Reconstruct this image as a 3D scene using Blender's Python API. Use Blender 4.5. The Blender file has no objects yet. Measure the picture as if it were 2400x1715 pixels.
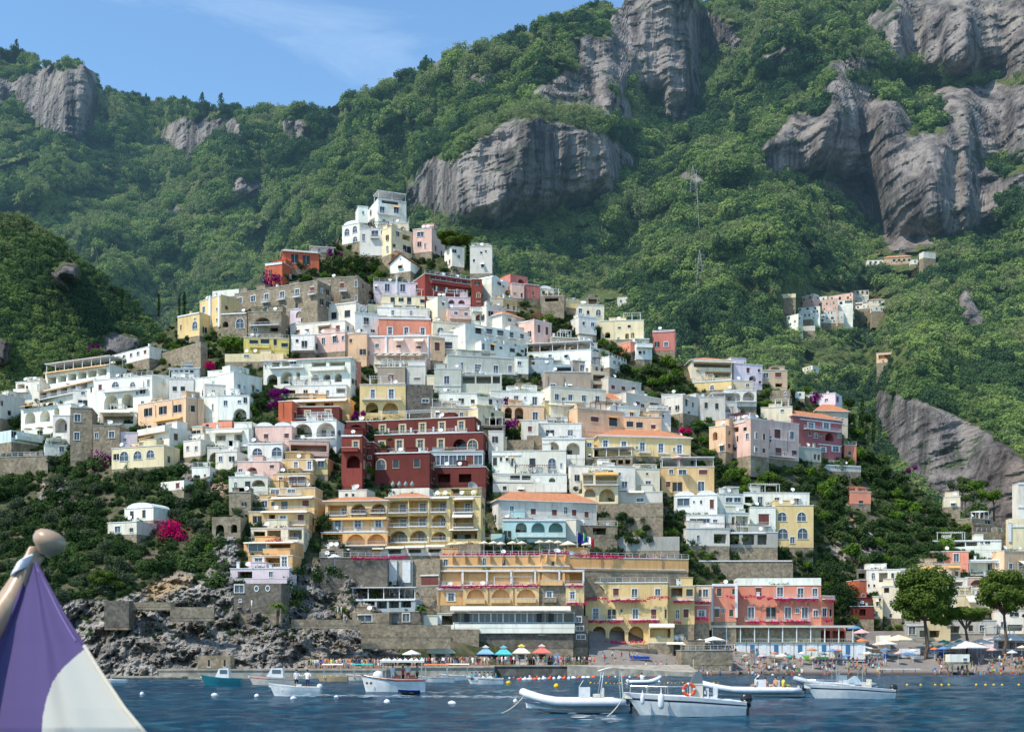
import bpy, bmesh, math, random
import numpy as np
from mathutils import Vector, Matrix
from mathutils.geometry import tessellate_polygon
random.seed(7); RNG = np.random.default_rng(7)
SC = bpy.context.scene
COL = SC.collection
# camera constants: the photograph's pixel grid (2400 x 1715), horizon row, focal length in pixels, eye height
F, CX, HZ, EYE = 3000.0, 1200.0, 1545.0, 3.0
def at(x, y, Y):
    """point of the place seen at photo position (x, y) at distance Y"""
    return Vector(((x-CX)/F*Y, Y, EYE+(HZ-y)/F*Y))
def lin(c):
    return tuple(((v/12.92) if v <= 0.04045 else ((v+0.055)/1.055)**2.4) for v in c)
def hexc(h):
    return lin(tuple(int(h[i:i+2], 16)/255 for i in (0, 2, 4)))

# ---------------------------------------------------------------- materials
MATS = {}
def nodes_of(name):
    m = bpy.data.materials.new(name); m.use_nodes = True
    nt = m.node_tree
    for n in list(nt.nodes): nt.nodes.remove(n)
    out = nt.nodes.new('ShaderNodeOutputMaterial')
    return m, nt, out
def N(nt, t, **kw):
    n = nt.nodes.new(t)
    for k, v in kw.items():
        if k in n.inputs: n.inputs[k].default_value = v
        else: setattr(n, k, v)
    return n
def mixrgb(nt, fac, a, b, mode='MIX'):
    n = nt.nodes.new('ShaderNodeMix'); n.data_type = 'RGBA'; n.blend_type = mode
    for sock, v in ((n.inputs[0], fac), (n.inputs[6], a), (n.inputs[7], b)):
        if isinstance(v, bpy.types.NodeSocket): nt.links.new(v, sock)
        elif isinstance(v, (int, float)): sock.default_value = v
        else: sock.default_value = (*v[:3], 1)
    return n.outputs[2]
def noise(nt, scale, detail=4, rough=.55, stretch=None, src='Object'):
    tc = nt.nodes.new('ShaderNodeTexCoord')
    mp = nt.nodes.new('ShaderNodeMapping')
    if src == 'World':
        g = nt.nodes.new('ShaderNodeNewGeometry'); nt.links.new(g.outputs['Position'], mp.inputs[0])
    else: nt.links.new(tc.outputs[src], mp.inputs[0])
    if stretch: mp.inputs['Scale'].default_value = stretch
    n = nt.nodes.new('ShaderNodeTexNoise')
    n.inputs['Scale'].default_value = scale; n.inputs['Detail'].default_value = detail; n.inputs['Roughness'].default_value = rough
    nt.links.new(mp.outputs[0], n.inputs['Vector'])
    return n.outputs['Fac']
def ramp(nt, sock, p0, p1):
    n = nt.nodes.new('ShaderNodeMapRange'); n.inputs[1].default_value = p0; n.inputs[2].default_value = p1
    nt.links.new(sock, n.inputs[0]); return n.outputs[0]
def bump(nt, sock, strength, dist):
    b = nt.nodes.new('ShaderNodeBump'); b.inputs['Strength'].default_value = strength; b.inputs['Distance'].default_value = dist
    nt.links.new(sock, b.inputs['Height']); return b.outputs[0]
def paint(name, col, rough=.85, var=.16, grime=.35, metal=0, spec=.3):
    """weathered plaster / paint: base colour with blotches and vertical run-off streaks"""
    if name in MATS: return MATS[name]
    m, nt, out = nodes_of(name)
    p = N(nt, 'ShaderNodeBsdfPrincipled', Roughness=rough, Metallic=metal)
    p.inputs['Specular IOR Level'].default_value = spec; col = tuple(min(.88, c*1.04) for c in col)
    dark = tuple(c*(1-grime) for c in col); lite = tuple(min(1, c*(1+var)) for c in col)
    a = mixrgb(nt, ramp(nt, noise(nt, .35, 5, src='World'), .35, .7), lite, col)
    s = ramp(nt, noise(nt, 1.1, 6, .65, (1, 1, .18), 'World'), .5, .85)
    c = mixrgb(nt, s, a, dark)
    g2 = ramp(nt, noise(nt, .09, 3, .5, src='World'), .3, .7); c = mixrgb(nt, g2, c, mixrgb(nt, 1.0, c, (.76, .73, .68), 'MULTIPLY'))
    s2 = ramp(nt, noise(nt, 3.0, 4, .7, (1, 1, .08), 'World'), .58, .72); c = mixrgb(nt, s2, c, mixrgb(nt, 1.0, c, (.62, .58, .54), 'MULTIPLY'))
    nt.links.new(c, p.inputs['Base Color'])
    nt.links.new(p.outputs[0], out.inputs[0]); MATS[name] = m; return m
def plain(name, col, rough=.6, spec=.4, metal=0, em=0):
    if name in MATS: return MATS[name]
    m, nt, out = nodes_of(name)
    p = N(nt, 'ShaderNodeBsdfPrincipled', Roughness=rough, Metallic=metal)
    p.inputs['Specular IOR Level'].default_value = spec
    c = mixrgb(nt, ramp(nt, noise(nt, 2.5, 3, src='World'), .3, .7), tuple(v*.86 for v in col), tuple(min(1, v*1.08) for v in col))
    nt.links.new(c, p.inputs['Base Color'])
    nt.links.new(p.outputs[0], out.inputs[0]); MATS[name] = m; return m
def stone(name, c0, c1, scale=1.2, bs=.6):
    if name in MATS: return MATS[name]
    m, nt, out = nodes_of(name)
    p = N(nt, 'ShaderNodeBsdfPrincipled', Roughness=.95); p.inputs['Specular IOR Level'].default_value = .15
    v = N(nt, 'ShaderNodeTexVoronoi', Scale=scale*1.6); g = nt.nodes.new('ShaderNodeNewGeometry'); nt.links.new(g.outputs['Position'], v.inputs['Vector'])
    n1 = noise(nt, scale*.4, 6, .65, src='World')
    c = mixrgb(nt, ramp(nt, n1, .3, .7), c0, c1)
    bw = nt.nodes.new('ShaderNodeRGBToBW'); nt.links.new(v.outputs['Color'], bw.inputs[0])
    c = mixrgb(nt, .4, c, bw.outputs[0], 'SOFT_LIGHT')
    c = mixrgb(nt, ramp(nt, noise(nt, .5, 5, .6, (1, 1, .15), 'World'), .55, .8), c, tuple(x*.45 for x in c0))
    nt.links.new(c, p.inputs['Base Color']); nt.links.new(bump(nt, n1, bs, .4), p.inputs['Normal'])
    nt.links.new(p.outputs[0], out.inputs[0]); MATS[name] = m; return m
def leaf(name, dark, mid, lite, haze=0.0, seed_scale=.05):
    if name in MATS: return MATS[name]
    m, nt, out = nodes_of(name)
    d = N(nt, 'ShaderNodeBsdfDiffuse', Roughness=1)
    oi = nt.nodes.new('ShaderNodeObjectInfo')
    c = mixrgb(nt, oi.outputs['Random'], dark, mid)
    w = ramp(nt, noise(nt, seed_scale, 4, .6, src='World'), .42, .62)
    c = mixrgb(nt, w, c, lite)
    w2 = ramp(nt, noise(nt, 1.3, 2, .6, src='World'), .3, .75)
    c = mixrgb(nt, w2, c, tuple(x*1.5 for x in mid))
    nt.links.new(c, d.inputs[0])
    tr = N(nt, 'ShaderNodeBsdfTranslucent'); nt.links.new(c, tr.inputs[0])
    mx = N(nt, 'ShaderNodeMixShader'); mx.inputs[0].default_value = .22
    nt.links.new(d.outputs[0], mx.inputs[1]); nt.links.new(tr.outputs[0], mx.inputs[2])
    last = mx.outputs[0]
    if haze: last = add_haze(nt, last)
    nt.links.new(last, out.inputs[0]); MATS[name] = m; return m
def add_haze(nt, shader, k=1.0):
    """aerial haze painted into the material as faint blue emission: grows with the distance inland"""
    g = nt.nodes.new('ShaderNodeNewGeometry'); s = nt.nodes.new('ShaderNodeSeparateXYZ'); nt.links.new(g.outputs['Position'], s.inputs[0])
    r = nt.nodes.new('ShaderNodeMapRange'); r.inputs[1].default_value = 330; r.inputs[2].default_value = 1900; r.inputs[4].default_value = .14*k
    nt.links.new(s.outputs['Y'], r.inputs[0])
    e = N(nt, 'ShaderNodeEmission', Strength=1.0); e.inputs[0].default_value = (.18, .36, .55, 1)  # blue glow mixed into the surface stands in for hazy air
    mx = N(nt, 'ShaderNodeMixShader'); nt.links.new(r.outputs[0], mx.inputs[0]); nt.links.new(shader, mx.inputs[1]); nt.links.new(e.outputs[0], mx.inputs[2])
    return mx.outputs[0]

# ---------------------------------------------------------------- mesh building
class MB:
    def __init__(s): s.v = []; s.f = []; s.m = []
    def add(s, vs, fs, mi=0):
        b = len(s.v); s.v += [tuple(v) for v in vs]; s.f += [tuple(b+i for i in f) for f in fs]; s.m += [mi]*len(fs)
    def box(s, x0, x1, y0, y1, z0, z1, mi=0, M=None):
        vs = [Vector((x, y, z)) for z in (z0, z1) for y in (y0, y1) for x in (x0, x1)]
        if M is not None: vs = [M @ v for v in vs]
        s.add(vs, [(0, 2, 3, 1), (4, 5, 7, 6), (0, 1, 5, 4), (2, 6, 7, 3), (0, 4, 6, 2), (1, 3, 7, 5)], mi)
    def quad(s, a, b, c, d, mi=0): s.add([a, b, c, d], [(0, 1, 2, 3)], mi)
    def tube(s, pts, r, n=6, mi=0, cap=True):
        pts = [Vector(p) for p in pts]; rs = r if isinstance(r, (list, tuple)) else [r]*len(pts)
        vs = []; L = len(pts)
        for i, p in enumerate(pts):
            t = (pts[min(i+1, L-1)]-pts[max(i-1, 0)]).normalized()
            up = Vector((0, 0, 1)) if abs(t.z) < .9 else Vector((1, 0, 0))
            a = t.cross(up).normalized(); b = a.cross(t)
            for k in range(n):
                w = 2*math.pi*k/n; vs.append(p+(a*math.cos(w)+b*math.sin(w))*rs[i])
        fs = [(i*n+k, i*n+(k+1) % n, (i+1)*n+(k+1) % n, (i+1)*n+k) for i in range(L-1) for k in range(n)]
        if cap: fs += [tuple(range(n))[::-1], tuple(range((L-1)*n, L*n))]
        s.add(vs, fs, mi)
    def lathe(s, prof, n=12, mi=0, c=(0, 0, 0), M=None):
        vs = [Vector((c[0]+r*math.cos(2*math.pi*k/n), c[1]+r*math.sin(2*math.pi*k/n), c[2]+z)) for r, z in prof for k in range(n)]
        if M is not None: vs = [M @ v for v in vs]
        fs = [(i*n+k, i*n+(k+1) % n, (i+1)*n+(k+1) % n, (i+1)*n+k) for i in range(len(prof)-1) for k in range(n)]
        s.add(vs, fs, mi)
    def blob(s, c, r, n=8, mi=0, sq=(1, 1, 1)):
        prof = [(max(.001, math.sin(math.pi*i/(n//2+1)))*r, -math.cos(math.pi*i/(n//2+1))*r) for i in range(n//2+2)]
        vs = [(c[0]+q*math.cos(2*math.pi*k/n)*sq[0], c[1]+q*math.sin(2*math.pi*k/n)*sq[1], c[2]+z*sq[2]) for q, z in prof for k in range(n)]
        fs = [(i*n+k, i*n+(k+1) % n, (i+1)*n+(k+1) % n, (i+1)*n+k) for i in range(len(prof)-1) for k in range(n)]
        s.add(vs, fs, mi)
    def mesh(s, name, mats, smooth=False):
        me = bpy.data.meshes.new(name); me.from_pydata(s.v, [], s.f)
        for m in (mats if isinstance(mats, (list, tuple)) else [mats]): me.materials.append(m)
        if any(s.m): me.polygons.foreach_set('material_index', s.m)
        if smooth: me.polygons.foreach_set('use_smooth', [True]*len(s.f))
        me.update(); return me
    def build(s, name, mats, parent=None, smooth=False):
        return link(name, s.mesh(name, mats, smooth), parent)
def link(name, data, parent=None, M=None):
    o = bpy.data.objects.new(name, data); COL.objects.link(o)
    if parent is not None: o.parent = parent
    if M is not None: o.matrix_local = M
    return o
LABELS = {}
def tag(o, label, cat, group=None, kind=None):
    if label: o['label'] = label
    if cat: o['category'] = cat
    if group: o['group'] = group
    if kind: o['kind'] = kind
    return o
def empty(name, loc, rz=0, label=None, cat=None, group=None):
    o = bpy.data.objects.new(name, None); COL.objects.link(o); o.location = loc; o.rotation_euler = (0, 0, rz); o.empty_display_size = .3
    return tag(o, label, cat, group)
def copy_tree(o, parent=None):
    c = o.copy(); COL.objects.link(c)
    if parent is not None: c.parent = parent
    for ch in o.children: copy_tree(ch, c)
    return c

# ---------------------------------------------------------------- vector noise (numpy)
def _h(ix, iy, iz, s):
    h = (ix*374761393 + iy*668265263 + iz*2147483647 + s*974634777) & 0xffffffff
    h = ((h ^ (h >> 13))*1274126177) & 0xffffffff
    return ((h ^ (h >> 16)) & 0xffffff)/float(0xffffff)
def vnoise(x, y, z, s=0):
    ix, iy, iz = (np.floor(a).astype(np.int64) for a in (x, y, z))
    fx, fy, fz = x-ix, y-iy, z-iz
    fx, fy, fz = (a*a*(3-2*a) for a in (fx, fy, fz)); r = 0
    for a in (0, 1):
        for b in (0, 1):
            for c in (0, 1):
                r = r + _h(ix+a, iy+b, iz+c, s)*(fx if a else 1-fx)*(fy if b else 1-fy)*(fz if c else 1-fz)
    return r*2-1
def fbm(x, y, z, o=5, s=0, g=.5):
    r = 0; a = 1
    for i in range(o):
        r = r+a*vnoise(x, y, z, s+i); x, y, z = x*2.03, y*2.03, z*2.03; a *= g
    return r
def interp2(xs, ys, T, X, Y):
    xs = np.array(xs, float); ys = np.array(ys, float); T = np.array(T, float)
    fx = np.clip(np.interp(X, xs, np.arange(len(xs))), 0, len(xs)-1.0001); fy = np.clip(np.interp(Y, ys, np.arange(len(ys))), 0, len(ys)-1.0001)
    ix = fx.astype(int); iy = fy.astype(int); u = fx-ix; v = fy-iy
    return T[iy, ix]*(1-u)*(1-v)+T[iy, ix+1]*u*(1-v)+T[iy+1, ix]*(1-u)*v+T[iy+1, ix+1]*u*v
def inpoly(X, Y, poly):
    r = np.zeros(X.shape, bool); n = len(poly)
    for i in range(n):
        x0, y0 = poly[i]; x1, y1 = poly[(i+1) % n]
        if y0 == y1: continue
        c = ((y0 > Y) != (y1 > Y)) & (X < (x1-x0)*(Y-y0)/(y1-y0)+x0); r ^= c
    return r
def blur(A, k, ax):
    if k < 1: return A
    w = np.ones(2*k+1)/(2*k+1)
    P = np.pad(A, [(k, k) if i == ax else (0, 0) for i in (0, 1)], mode='edge')
    return np.apply_along_axis(lambda v: np.convolve(v, w, 'valid'), ax, P)
def grid_mesh(name, P, mat, attrs=None, smooth=True):
    R, C = P.shape[:2]
    me = bpy.data.meshes.new(name); me.vertices.add(R*C); me.vertices.foreach_set('co', P.reshape(-1).astype(np.float32))
    i = np.arange((R-1)*(C-1)); r = i//(C-1); c = i % (C-1); a = r*C+c
    q = np.stack([a, a+1, a+C+1, a+C], 1).reshape(-1)
    me.loops.add(len(q)); me.loops.foreach_set('vertex_index', q.astype(np.int32))
    me.polygons.add(len(i)); me.polygons.foreach_set('loop_start', (np.arange(len(i))*4).astype(np.int32))
    me.polygons.foreach_set('use_smooth', np.full(len(i), smooth))
    me.update(calc_edges=True)
    for k, v in (attrs or {}).items():
        at_ = me.attributes.new(k, 'FLOAT', 'POINT'); at_.data.foreach_set('value', v.reshape(-1).astype(np.float32))
    me.materials.append(mat); return link(name, me)

# ---------------------------------------------------------------- terrain
TX = [-300, 0, 300, 600, 900, 1200, 1500, 1800, 2100, 2400, 2700]
TY = [400, 500, 600, 700, 800, 900, 1000, 1100, 1200, 1300, 1400, 1500, 1620]
TD = [[440,430,412,388,386,384,402,430,505,560,580],
      [430,418,400,376,375,372,388,415,490,540,560],
      [415,400,380,358,360,358,372,396,465,515,530],
      [400,380,360,340,344,343,356,378,445,490,505],
      [380,360,338,322,328,328,340,358,420,460,475],
      [360,341,318,306,312,314,324,340,395,430,445],
      [340,322,300,290,297,301,309,322,370,400,415],
      [315,300,281,275,283,289,295,308,345,375,390],
      [290,276,262,260,270,277,284,296,322,345,360],
      [262,252,243,247,259,268,276,288,304,318,330],
      [236,229,224,233,247,259,267,280,292,300,310],
      [222,218,213,221,234,249,259,272,282,285,290],
      [200,200,199,203,212,228,235,240,243,245,250]]
def DT(x, y):
    return interp2(TX, TY, TD, np.asarray(x, float), np.asarray(y, float))
RIDGE_T = [(-300,990),(0,945),(60,905),(130,880),(210,865),(300,830),(380,790),(420,760),(520,715),(600,690),(640,655),(700,620),(760,590),(800,560),(860,525),(950,545),(1010,590),(1060,615),(1120,635),(1200,690),(1300,720),(1420,770),(1500,800),(1560,840),(1650,870),(1800,890),(1900,925),(1960,950),(2020,1020),(2060,1080),(2130,1130),(2200,1190),(2270,1250),(2400,1330),(2700,1380)]
def terrain_mat():
    m, nt, out = nodes_of('hillside_soil')
    p = N(nt, 'ShaderNodeBsdfPrincipled', Roughness=1); p.inputs['Specular IOR Level'].default_value = .1
    rk = N(nt, 'ShaderNodeAttribute', attribute_name='rock'); 
    n1 = noise(nt, .16, 9, .68, src='World'); n2 = noise(nt, .9, 6, .7, (1, 1, .5), 'World'); n3 = noise(nt, .07, 5, .6, src='World')
    rock = mixrgb(nt, ramp(nt, n1, .38, .60), (.12, .112, .10), (.47, .44, .395))
    rock = mixrgb(nt, ramp(nt, n2, .45, .62), rock, (.13, .115, .1))
    rock = mixrgb(nt, ramp(nt, n3, .54, .68), rock, (.40, .29, .17))
    veg = mixrgb(nt, ramp(nt, n2, .35, .65), (.03, .042, .018), (.10, .115, .05))
    veg = mixrgb(nt, ramp(nt, n1, .48, .62), veg, (.17, .14, .10))
    f = nt.nodes.new('ShaderNodeMath'); f.operation = 'ADD'; f.inputs[1].default_value = -.25
    nt.links.new(n2, f.inputs[0]); g = nt.nodes.new('ShaderNodeMath'); g.operation = 'ADD'; nt.links.new(f.outputs[0], g.inputs[0]); nt.links.new(rk.outputs['Fac'], g.inputs[1])
    c = mixrgb(nt, ramp(nt, g.outputs[0], .55, .85), veg, rock)
    nt.links.new(c, p.inputs['Base Color']); nt.links.new(bump(nt, n2, .9, .8), p.inputs['Normal'])
    nt.links.new(p.outputs[0], out.inputs[0]); return m
def make_town_hill():
    xs = np.arange(-300, 2701, 3.2); nr = 340
    ridge = np.interp(xs, *zip(*RIDGE_T)) + 7*vnoise(xs/23, xs*0, xs*0, 3)+10*vnoise(xs/70, xs*0, xs*0, 4)
    t = np.linspace(0, 1, nr)[:, None]
    Y = 1620+(ridge[None]-1620)*t; X = np.broadcast_to(xs[None], Y.shape).copy()
    D = DT(X, Y)+1.6
    wx = (X-CX)/F*D; wz = EYE+(HZ-Y)/F*D
    cliff = np.clip((Y-1395-.0*X)/25, 0, 1)*np.clip((960-X)/60, 0, 1)
    rk = cliff*1.0
    for poly in ([(690,600),(700,530),(800,500),(880,480),(900,545),(800,560),(720,600)], [(330,1380),(430,1330),(560,1400),(700,1440),(250,1420)], [(500,1240),(560,1200),(560,1400),(470,1420)],
                 [(1930,1290),(1990,1200),(2060,1240),(2100,1380),(2000,1330)], [(1960,1120),(2010,1150),(1985,1200)], [(700,1320),(860,1320),(880,1440),(690,1440)], [(90,1130),(170,1120),(170,1180),(90,1180)],
                 [(860,1320),(1010,1300),(1010,1420),(900,1420)], [(420,1080),(560,1100),(560,1160),(430,1160)]):
        rk = np.maximum(rk, inpoly(X, Y, poly)*.85)
    rk = blur(blur(rk, 3, 0), 3, 1)
    n = fbm(wx/14, D/14, wz/14, 6, 11, .55)
    rid = 1-np.abs(fbm(wx/6+wz/22, D/10, wz/24-wx/30, 6, 31, .62))
    D = D + n*1.1*(1+2.2*rk) - rk*(np.clip(rid, 0, 1)**1.3*5.5-3) - rk*np.abs(fbm(wx/2.2+wz/9, D/3, wz/11-wx/9, 4, 77, .6))*1.7
    D = np.where(Y > 1583, np.minimum(D, F*EYE/np.maximum(Y-HZ, 20)+6), D)
    P = np.stack([(X-CX)/F*D, D, EYE+(HZ-Y)/F*D], 2)
    last = P[-1]; b1 = last.copy(); b1[:, 1] += 30; b1[:, 2] -= 6; b2 = last.copy(); b2[:, 1] += 90; b2[:, 2] -= 60
    P = np.concatenate([P, b1[None], b2[None]]); rk = np.concatenate([rk, rk[-1:], rk[-1:]])
    o = grid_mesh('hillside', P, terrain_mat(), {'rock': rk}, smooth=False); tag(o, 'terraced coastal hillside of rock and scrub under the town', None, kind='structure')
    return X, Y, P[:-2], rk[:-2]
HX, HY, HP, HR = make_town_hill()

ROCKS = [[(950,440),(1000,385),(1130,335),(1250,295),(1330,300),(1430,325),(1480,370),(1440,440),(1380,475),(1250,505),(1100,525),(970,500)],
 [(1350,205),(1415,70),(1450,-25),(1622,-25),(1652,60),(1642,238),(1560,242),(1470,205)], [(1215,225),(1330,165),(1450,225),(1475,285),(1330,265)],
 [(1620,20),(1700,50),(1750,115),(1650,135)], [(1765,400),(1850,300),(1950,240),(2090,228),(2145,290),(2060,350),(1950,405),(1850,425)],
 [(1925,445),(2000,380),(2080,318),(2262,325),(2352,430),(2335,525),(2230,565),(2100,595),(2030,525)], [(2020,60),(2170,-25),(2450,-25),(2450,172),(2250,168),(2090,152)],
 [(2170,205),(2450,190),(2450,385),(2300,372),(2215,300)], [(35,230),(105,155),(215,148),(236,290),(180,335),(100,300)], [(380,290),(470,272),(560,280),(560,315),(430,372),(385,360)],
 [(-60,170),(40,200),(30,245),(-60,250)], [(2050,905),(2200,955),(2320,1010),(2400,1080),(2460,1280),(2300,1250),(2180,1170),(2110,1080),(2055,1000)],
 [(2235,690),(2290,680),(2315,770),(2260,780)], [(530,425),(590,405),(600,460),(545,478)], [(1100,190),(1170,180),(1160,215),(1110,215)], [(1780,130),(1890,120),(1880,150),(1790,160)],
 [(1100,330),(1230,270),(1300,290),(1180,340)], [(1560,230),(1640,250),(1620,300),(1560,290)], [(1330,100),(1400,80),(1400,150),(1350,170)], [(1780,330),(1840,320),(1850,380),(1790,380)], [(1900,210),(1990,190),(2060,215),(1950,240)], [(2330,420),(2440,400),(2440,470),(2350,480)], [(660,300),(720,290),(730,330),(680,335)], [(1000,150),(1060,140),(1050,165),(1000,170)], [(385,470),(420,480),(410,520),(390,520)], [(1930,150),(2060,130),(2050,165),(1950,190)], [(1560,420),(1640,400),(1640,430),(1580,445)], [(740,250),(830,232),(830,250),(760,262)]]
RIDGE_M = [(-500,100),(0,116),(50,125),(100,158),(160,143),(200,150),(225,175),(234,218),(300,228),(420,248),(590,264),(680,264),(760,258),(800,236),(850,225),(900,205),(980,168),(1060,128),(1160,105),(1270,52),(1350,24),(1455,18),(1472,-25),(1610,-25),(1640,5),(1780,6),(1810,-30),(2100,-120),(2900,-260)]
# spur crests: polyline, half width, how far the crest stands out (m)
SPURS = [([(1270,60),(1250,170),(1240,300),(1200,420),(1150,520)], 130, 70), ([(1530,0),(1480,150),(1400,300),(1440,480)], 110, 60), ([(1900,100),(1960,250),(1900,400),(1780,560),(1650,700)], 130, 75),
 ([(2250,60),(2230,250),(2200,420),(2220,600),(2150,800)], 130, 80), ([(980,170),(900,330),(820,450),(700,560)], 110, 80), ([(590,270),(520,420),(420,540),(300,640)], 110, 90), ([(160,150),(150,300),(120,450)], 90, 120),
 ([(1330,320),(1300,450),(1330,600)], 90, 30), ([(1620,420),(1560,600),(1500,720)], 80, 40), ([(300,240),(330,380),(260,520)], 80, 60)]
GULLY = [([(1640,60),(1650,230),(1560,330),(1520,480),(1450,620)], 80, 75), ([(240,290),(280,400),(250,480)], 50, 90), ([(1120,540),(1000,540),(900,500)], 70, 25), ([(2080,560),(2030,480),(1950,420),(1820,430)], 60, 55),
 ([(2060,180),(2150,210),(2300,190)], 45, 50), ([(760,300),(700,420),(620,500)], 60, 50), ([(1380,490),(1250,530),(1130,550)], 45, 45), ([(2350,560),(2250,560),(2150,560)], 50, 50)]
def pdist(X, Y, pl):
    d = np.full(X.shape, 1e9)
    for (x0, y0), (x1, y1) in zip(pl, pl[1:]):
        dx, dy = x1-x0, y1-y0; t = np.clip(((X-x0)*dx+(Y-y0)*dy)/(dx*dx+dy*dy), 0, 1)
        d = np.minimum(d, np.hypot(X-x0-t*dx, Y-y0-t*dy))
    return d
def mountain_mat():
    m, nt, out = nodes_of('mountain_rock_and_scrub')
    p = N(nt, 'ShaderNodeBsdfDiffuse')
    rk = N(nt, 'ShaderNodeAttribute', attribute_name='rock')
    n1 = noise(nt, .05, 9, .74, (1, .5, .07), 'World'); n2 = noise(nt, .16, 7, .72, (1, 1, .4), 'World'); n3 = noise(nt, .012, 4, .6, src='World'); n4 = noise(nt, .07, 6, .7, (.35, .35, 1), 'World')
    rock = mixrgb(nt, ramp(nt, n1, .42, .58), (.08, .072, .07), (.36, .315, .285))
    rock = mixrgb(nt, ramp(nt, n2, .50, .66), rock, (.21, .19, .18))
    rock = mixrgb(nt, ramp(nt, n4, .58, .64), rock, (.07, .10, .05))
    rock = mixrgb(nt, ramp(nt, n3, .58, .7), rock, (.38, .33, .28))
    veg = mixrgb(nt, ramp(nt, n2, .35, .65), (.05, .075, .025), (.20, .22, .09))
    veg = mixrgb(nt, ramp(nt, n1, .45, .75), veg, (.10, .15, .045))
    g = nt.nodes.new('ShaderNodeMath'); g.operation = 'MULTIPLY_ADD'; g.inputs[1].default_value = 1.2; nt.links.new(n2, g.inputs[0]); nt.links.new(rk.outputs['Fac'], g.inputs[2])
    gp = nt.nodes.new('ShaderNodeNewGeometry'); sp = nt.nodes.new('ShaderNodeSeparateXYZ'); nt.links.new(gp.outputs['Position'], sp.inputs[0])
    mu = nt.nodes.new('ShaderNodeMath'); mu.operation = 'MULTIPLY'; nt.links.new(ramp(nt, sp.outputs['Y'], 620, 480), mu.inputs[0]); nt.links.new(ramp(nt, sp.outputs['X'], 40, 90), mu.inputs[1])
    rock = mixrgb(nt, mu.outputs[0], rock, mixrgb(nt, 1.0, rock, (.66, .50, .38), 'MULTIPLY'))  # brown rock of the right cliff, with its shade darkened into the colour
    c = mixrgb(nt, ramp(nt, g.outputs[0], .98, 1.12), veg, rock)
    nt.links.new(c, p.inputs[0]); nt.links.new(bump(nt, n2, 1, 5), p.inputs['Normal'])
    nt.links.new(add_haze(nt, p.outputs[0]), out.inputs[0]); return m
MM = mountain_mat()
def make_mountain():
    xs = np.arange(-500, 2901, 4.0); nr = 340
    ridge = np.interp(xs, *zip(*RIDGE_M)) + 4*vnoise(xs/17, xs*0, xs*0, 3)+5*vnoise(xs/45, xs*0, xs*0, 4)
    t = np.linspace(0, 1, nr)[:, None]
    Y = 1460+(ridge[None]-1460)*t; X = np.broadcast_to(xs[None], Y.shape).copy()
    wob = 16*vnoise(X/40, Y/40, X*0, 5)+13*vnoise(X/15, Y/13, X*0, 6)+9*vnoise(X/7, Y/9, X*0, 7)
    rk = np.zeros(X.shape)
    for pl in ROCKS: rk = np.maximum(rk, inpoly(X+wob, Y+wob*.7, pl))
    rk = blur(blur(rk, 2, 0), 2, 1)
    g = np.interp(X, [-500, 300, 700, 1100, 2900], [1.35, 1.3, 1.0, .75, .72])*(1+.35*vnoise(X/120, Y/60, X*0, 9))
    g = g*np.clip(1-1.05*rk+1.0*blur(blur(rk, 95, 0), 10, 1), .03, 3)
    g = blur(g, 3, 1)
    dy = (1460-ridge)[None]/(nr-1)
    D0 = np.interp(xs, [-500, 300, 700, 2900], [500, 470, 410, 372])[None]
    D = D0+np.cumsum(g*dy, 0)
    for L, sg in ((SPURS, -1), (GULLY, 1)):
        for pl, w, a in L:
            d = pdist(X, Y, pl); D = D+sg*a*1.35*np.exp(-(d/(w*.8))**1.3)*np.clip((1200-Y)/500, .15, 1)
    wx = (X-CX)/F*D; wz = EYE+(HZ-Y)/F*D
    sc = np.clip(D/700, .5, 2)
    D = D+(1-.9*blur(blur(rk, 7, 0), 7, 1))*(fbm(wx/90, D/160, wz/90, 5, 21, .52)*34*sc+np.abs(fbm(wx/40+wz/90, D/90, wz/110, 4, 41, .55))*26*sc)
    D = D-rk*(1-np.abs(fbm(wx/20, D/90, wz/260, 6, 51, .66)))*3.6*sc+rk*fbm(wx/80+wz/40, D/80, wz/10-wx/30, 4, 61, .6)*5
    P = np.stack([(X-CX)/F*D, D, EYE+(HZ-Y)/F*D], 2)
    last = P[-1]; b1 = last.copy(); b1[:, 1] += 120; b1[:, 2] -= 30; b2 = last.copy(); b2[:, 1] += 500; b2[:, 2] -= 300
    PP = np.concatenate([P, b1[None], b2[None]]); R2 = np.concatenate([rk, rk[-1:]*0, rk[-1:]*0])
    o = grid_mesh('mountain', PP, MM, {'rock': R2}); o.data.polygons.foreach_set('use_smooth', [False]*len(o.data.polygons)); tag(o, 'steep green mountain with bare grey cliffs behind the town', None, kind='structure')
    return X, Y, P, rk
MX, MY, MP, MR = make_mountain()
def DM(x, y):
    j = int(np.clip((x+500)/4, 0, MX.shape[1]-1)); col = MY[:, j]; i = int(np.argmin(np.abs(col-y))); return float(MP[i, j, 1])
RIDGE_N = [(-400,470),(0,507),(60,520),(127,560),(211,634),(285,686),(350,745),(400,800),(460,900),(520,1000)]
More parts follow.
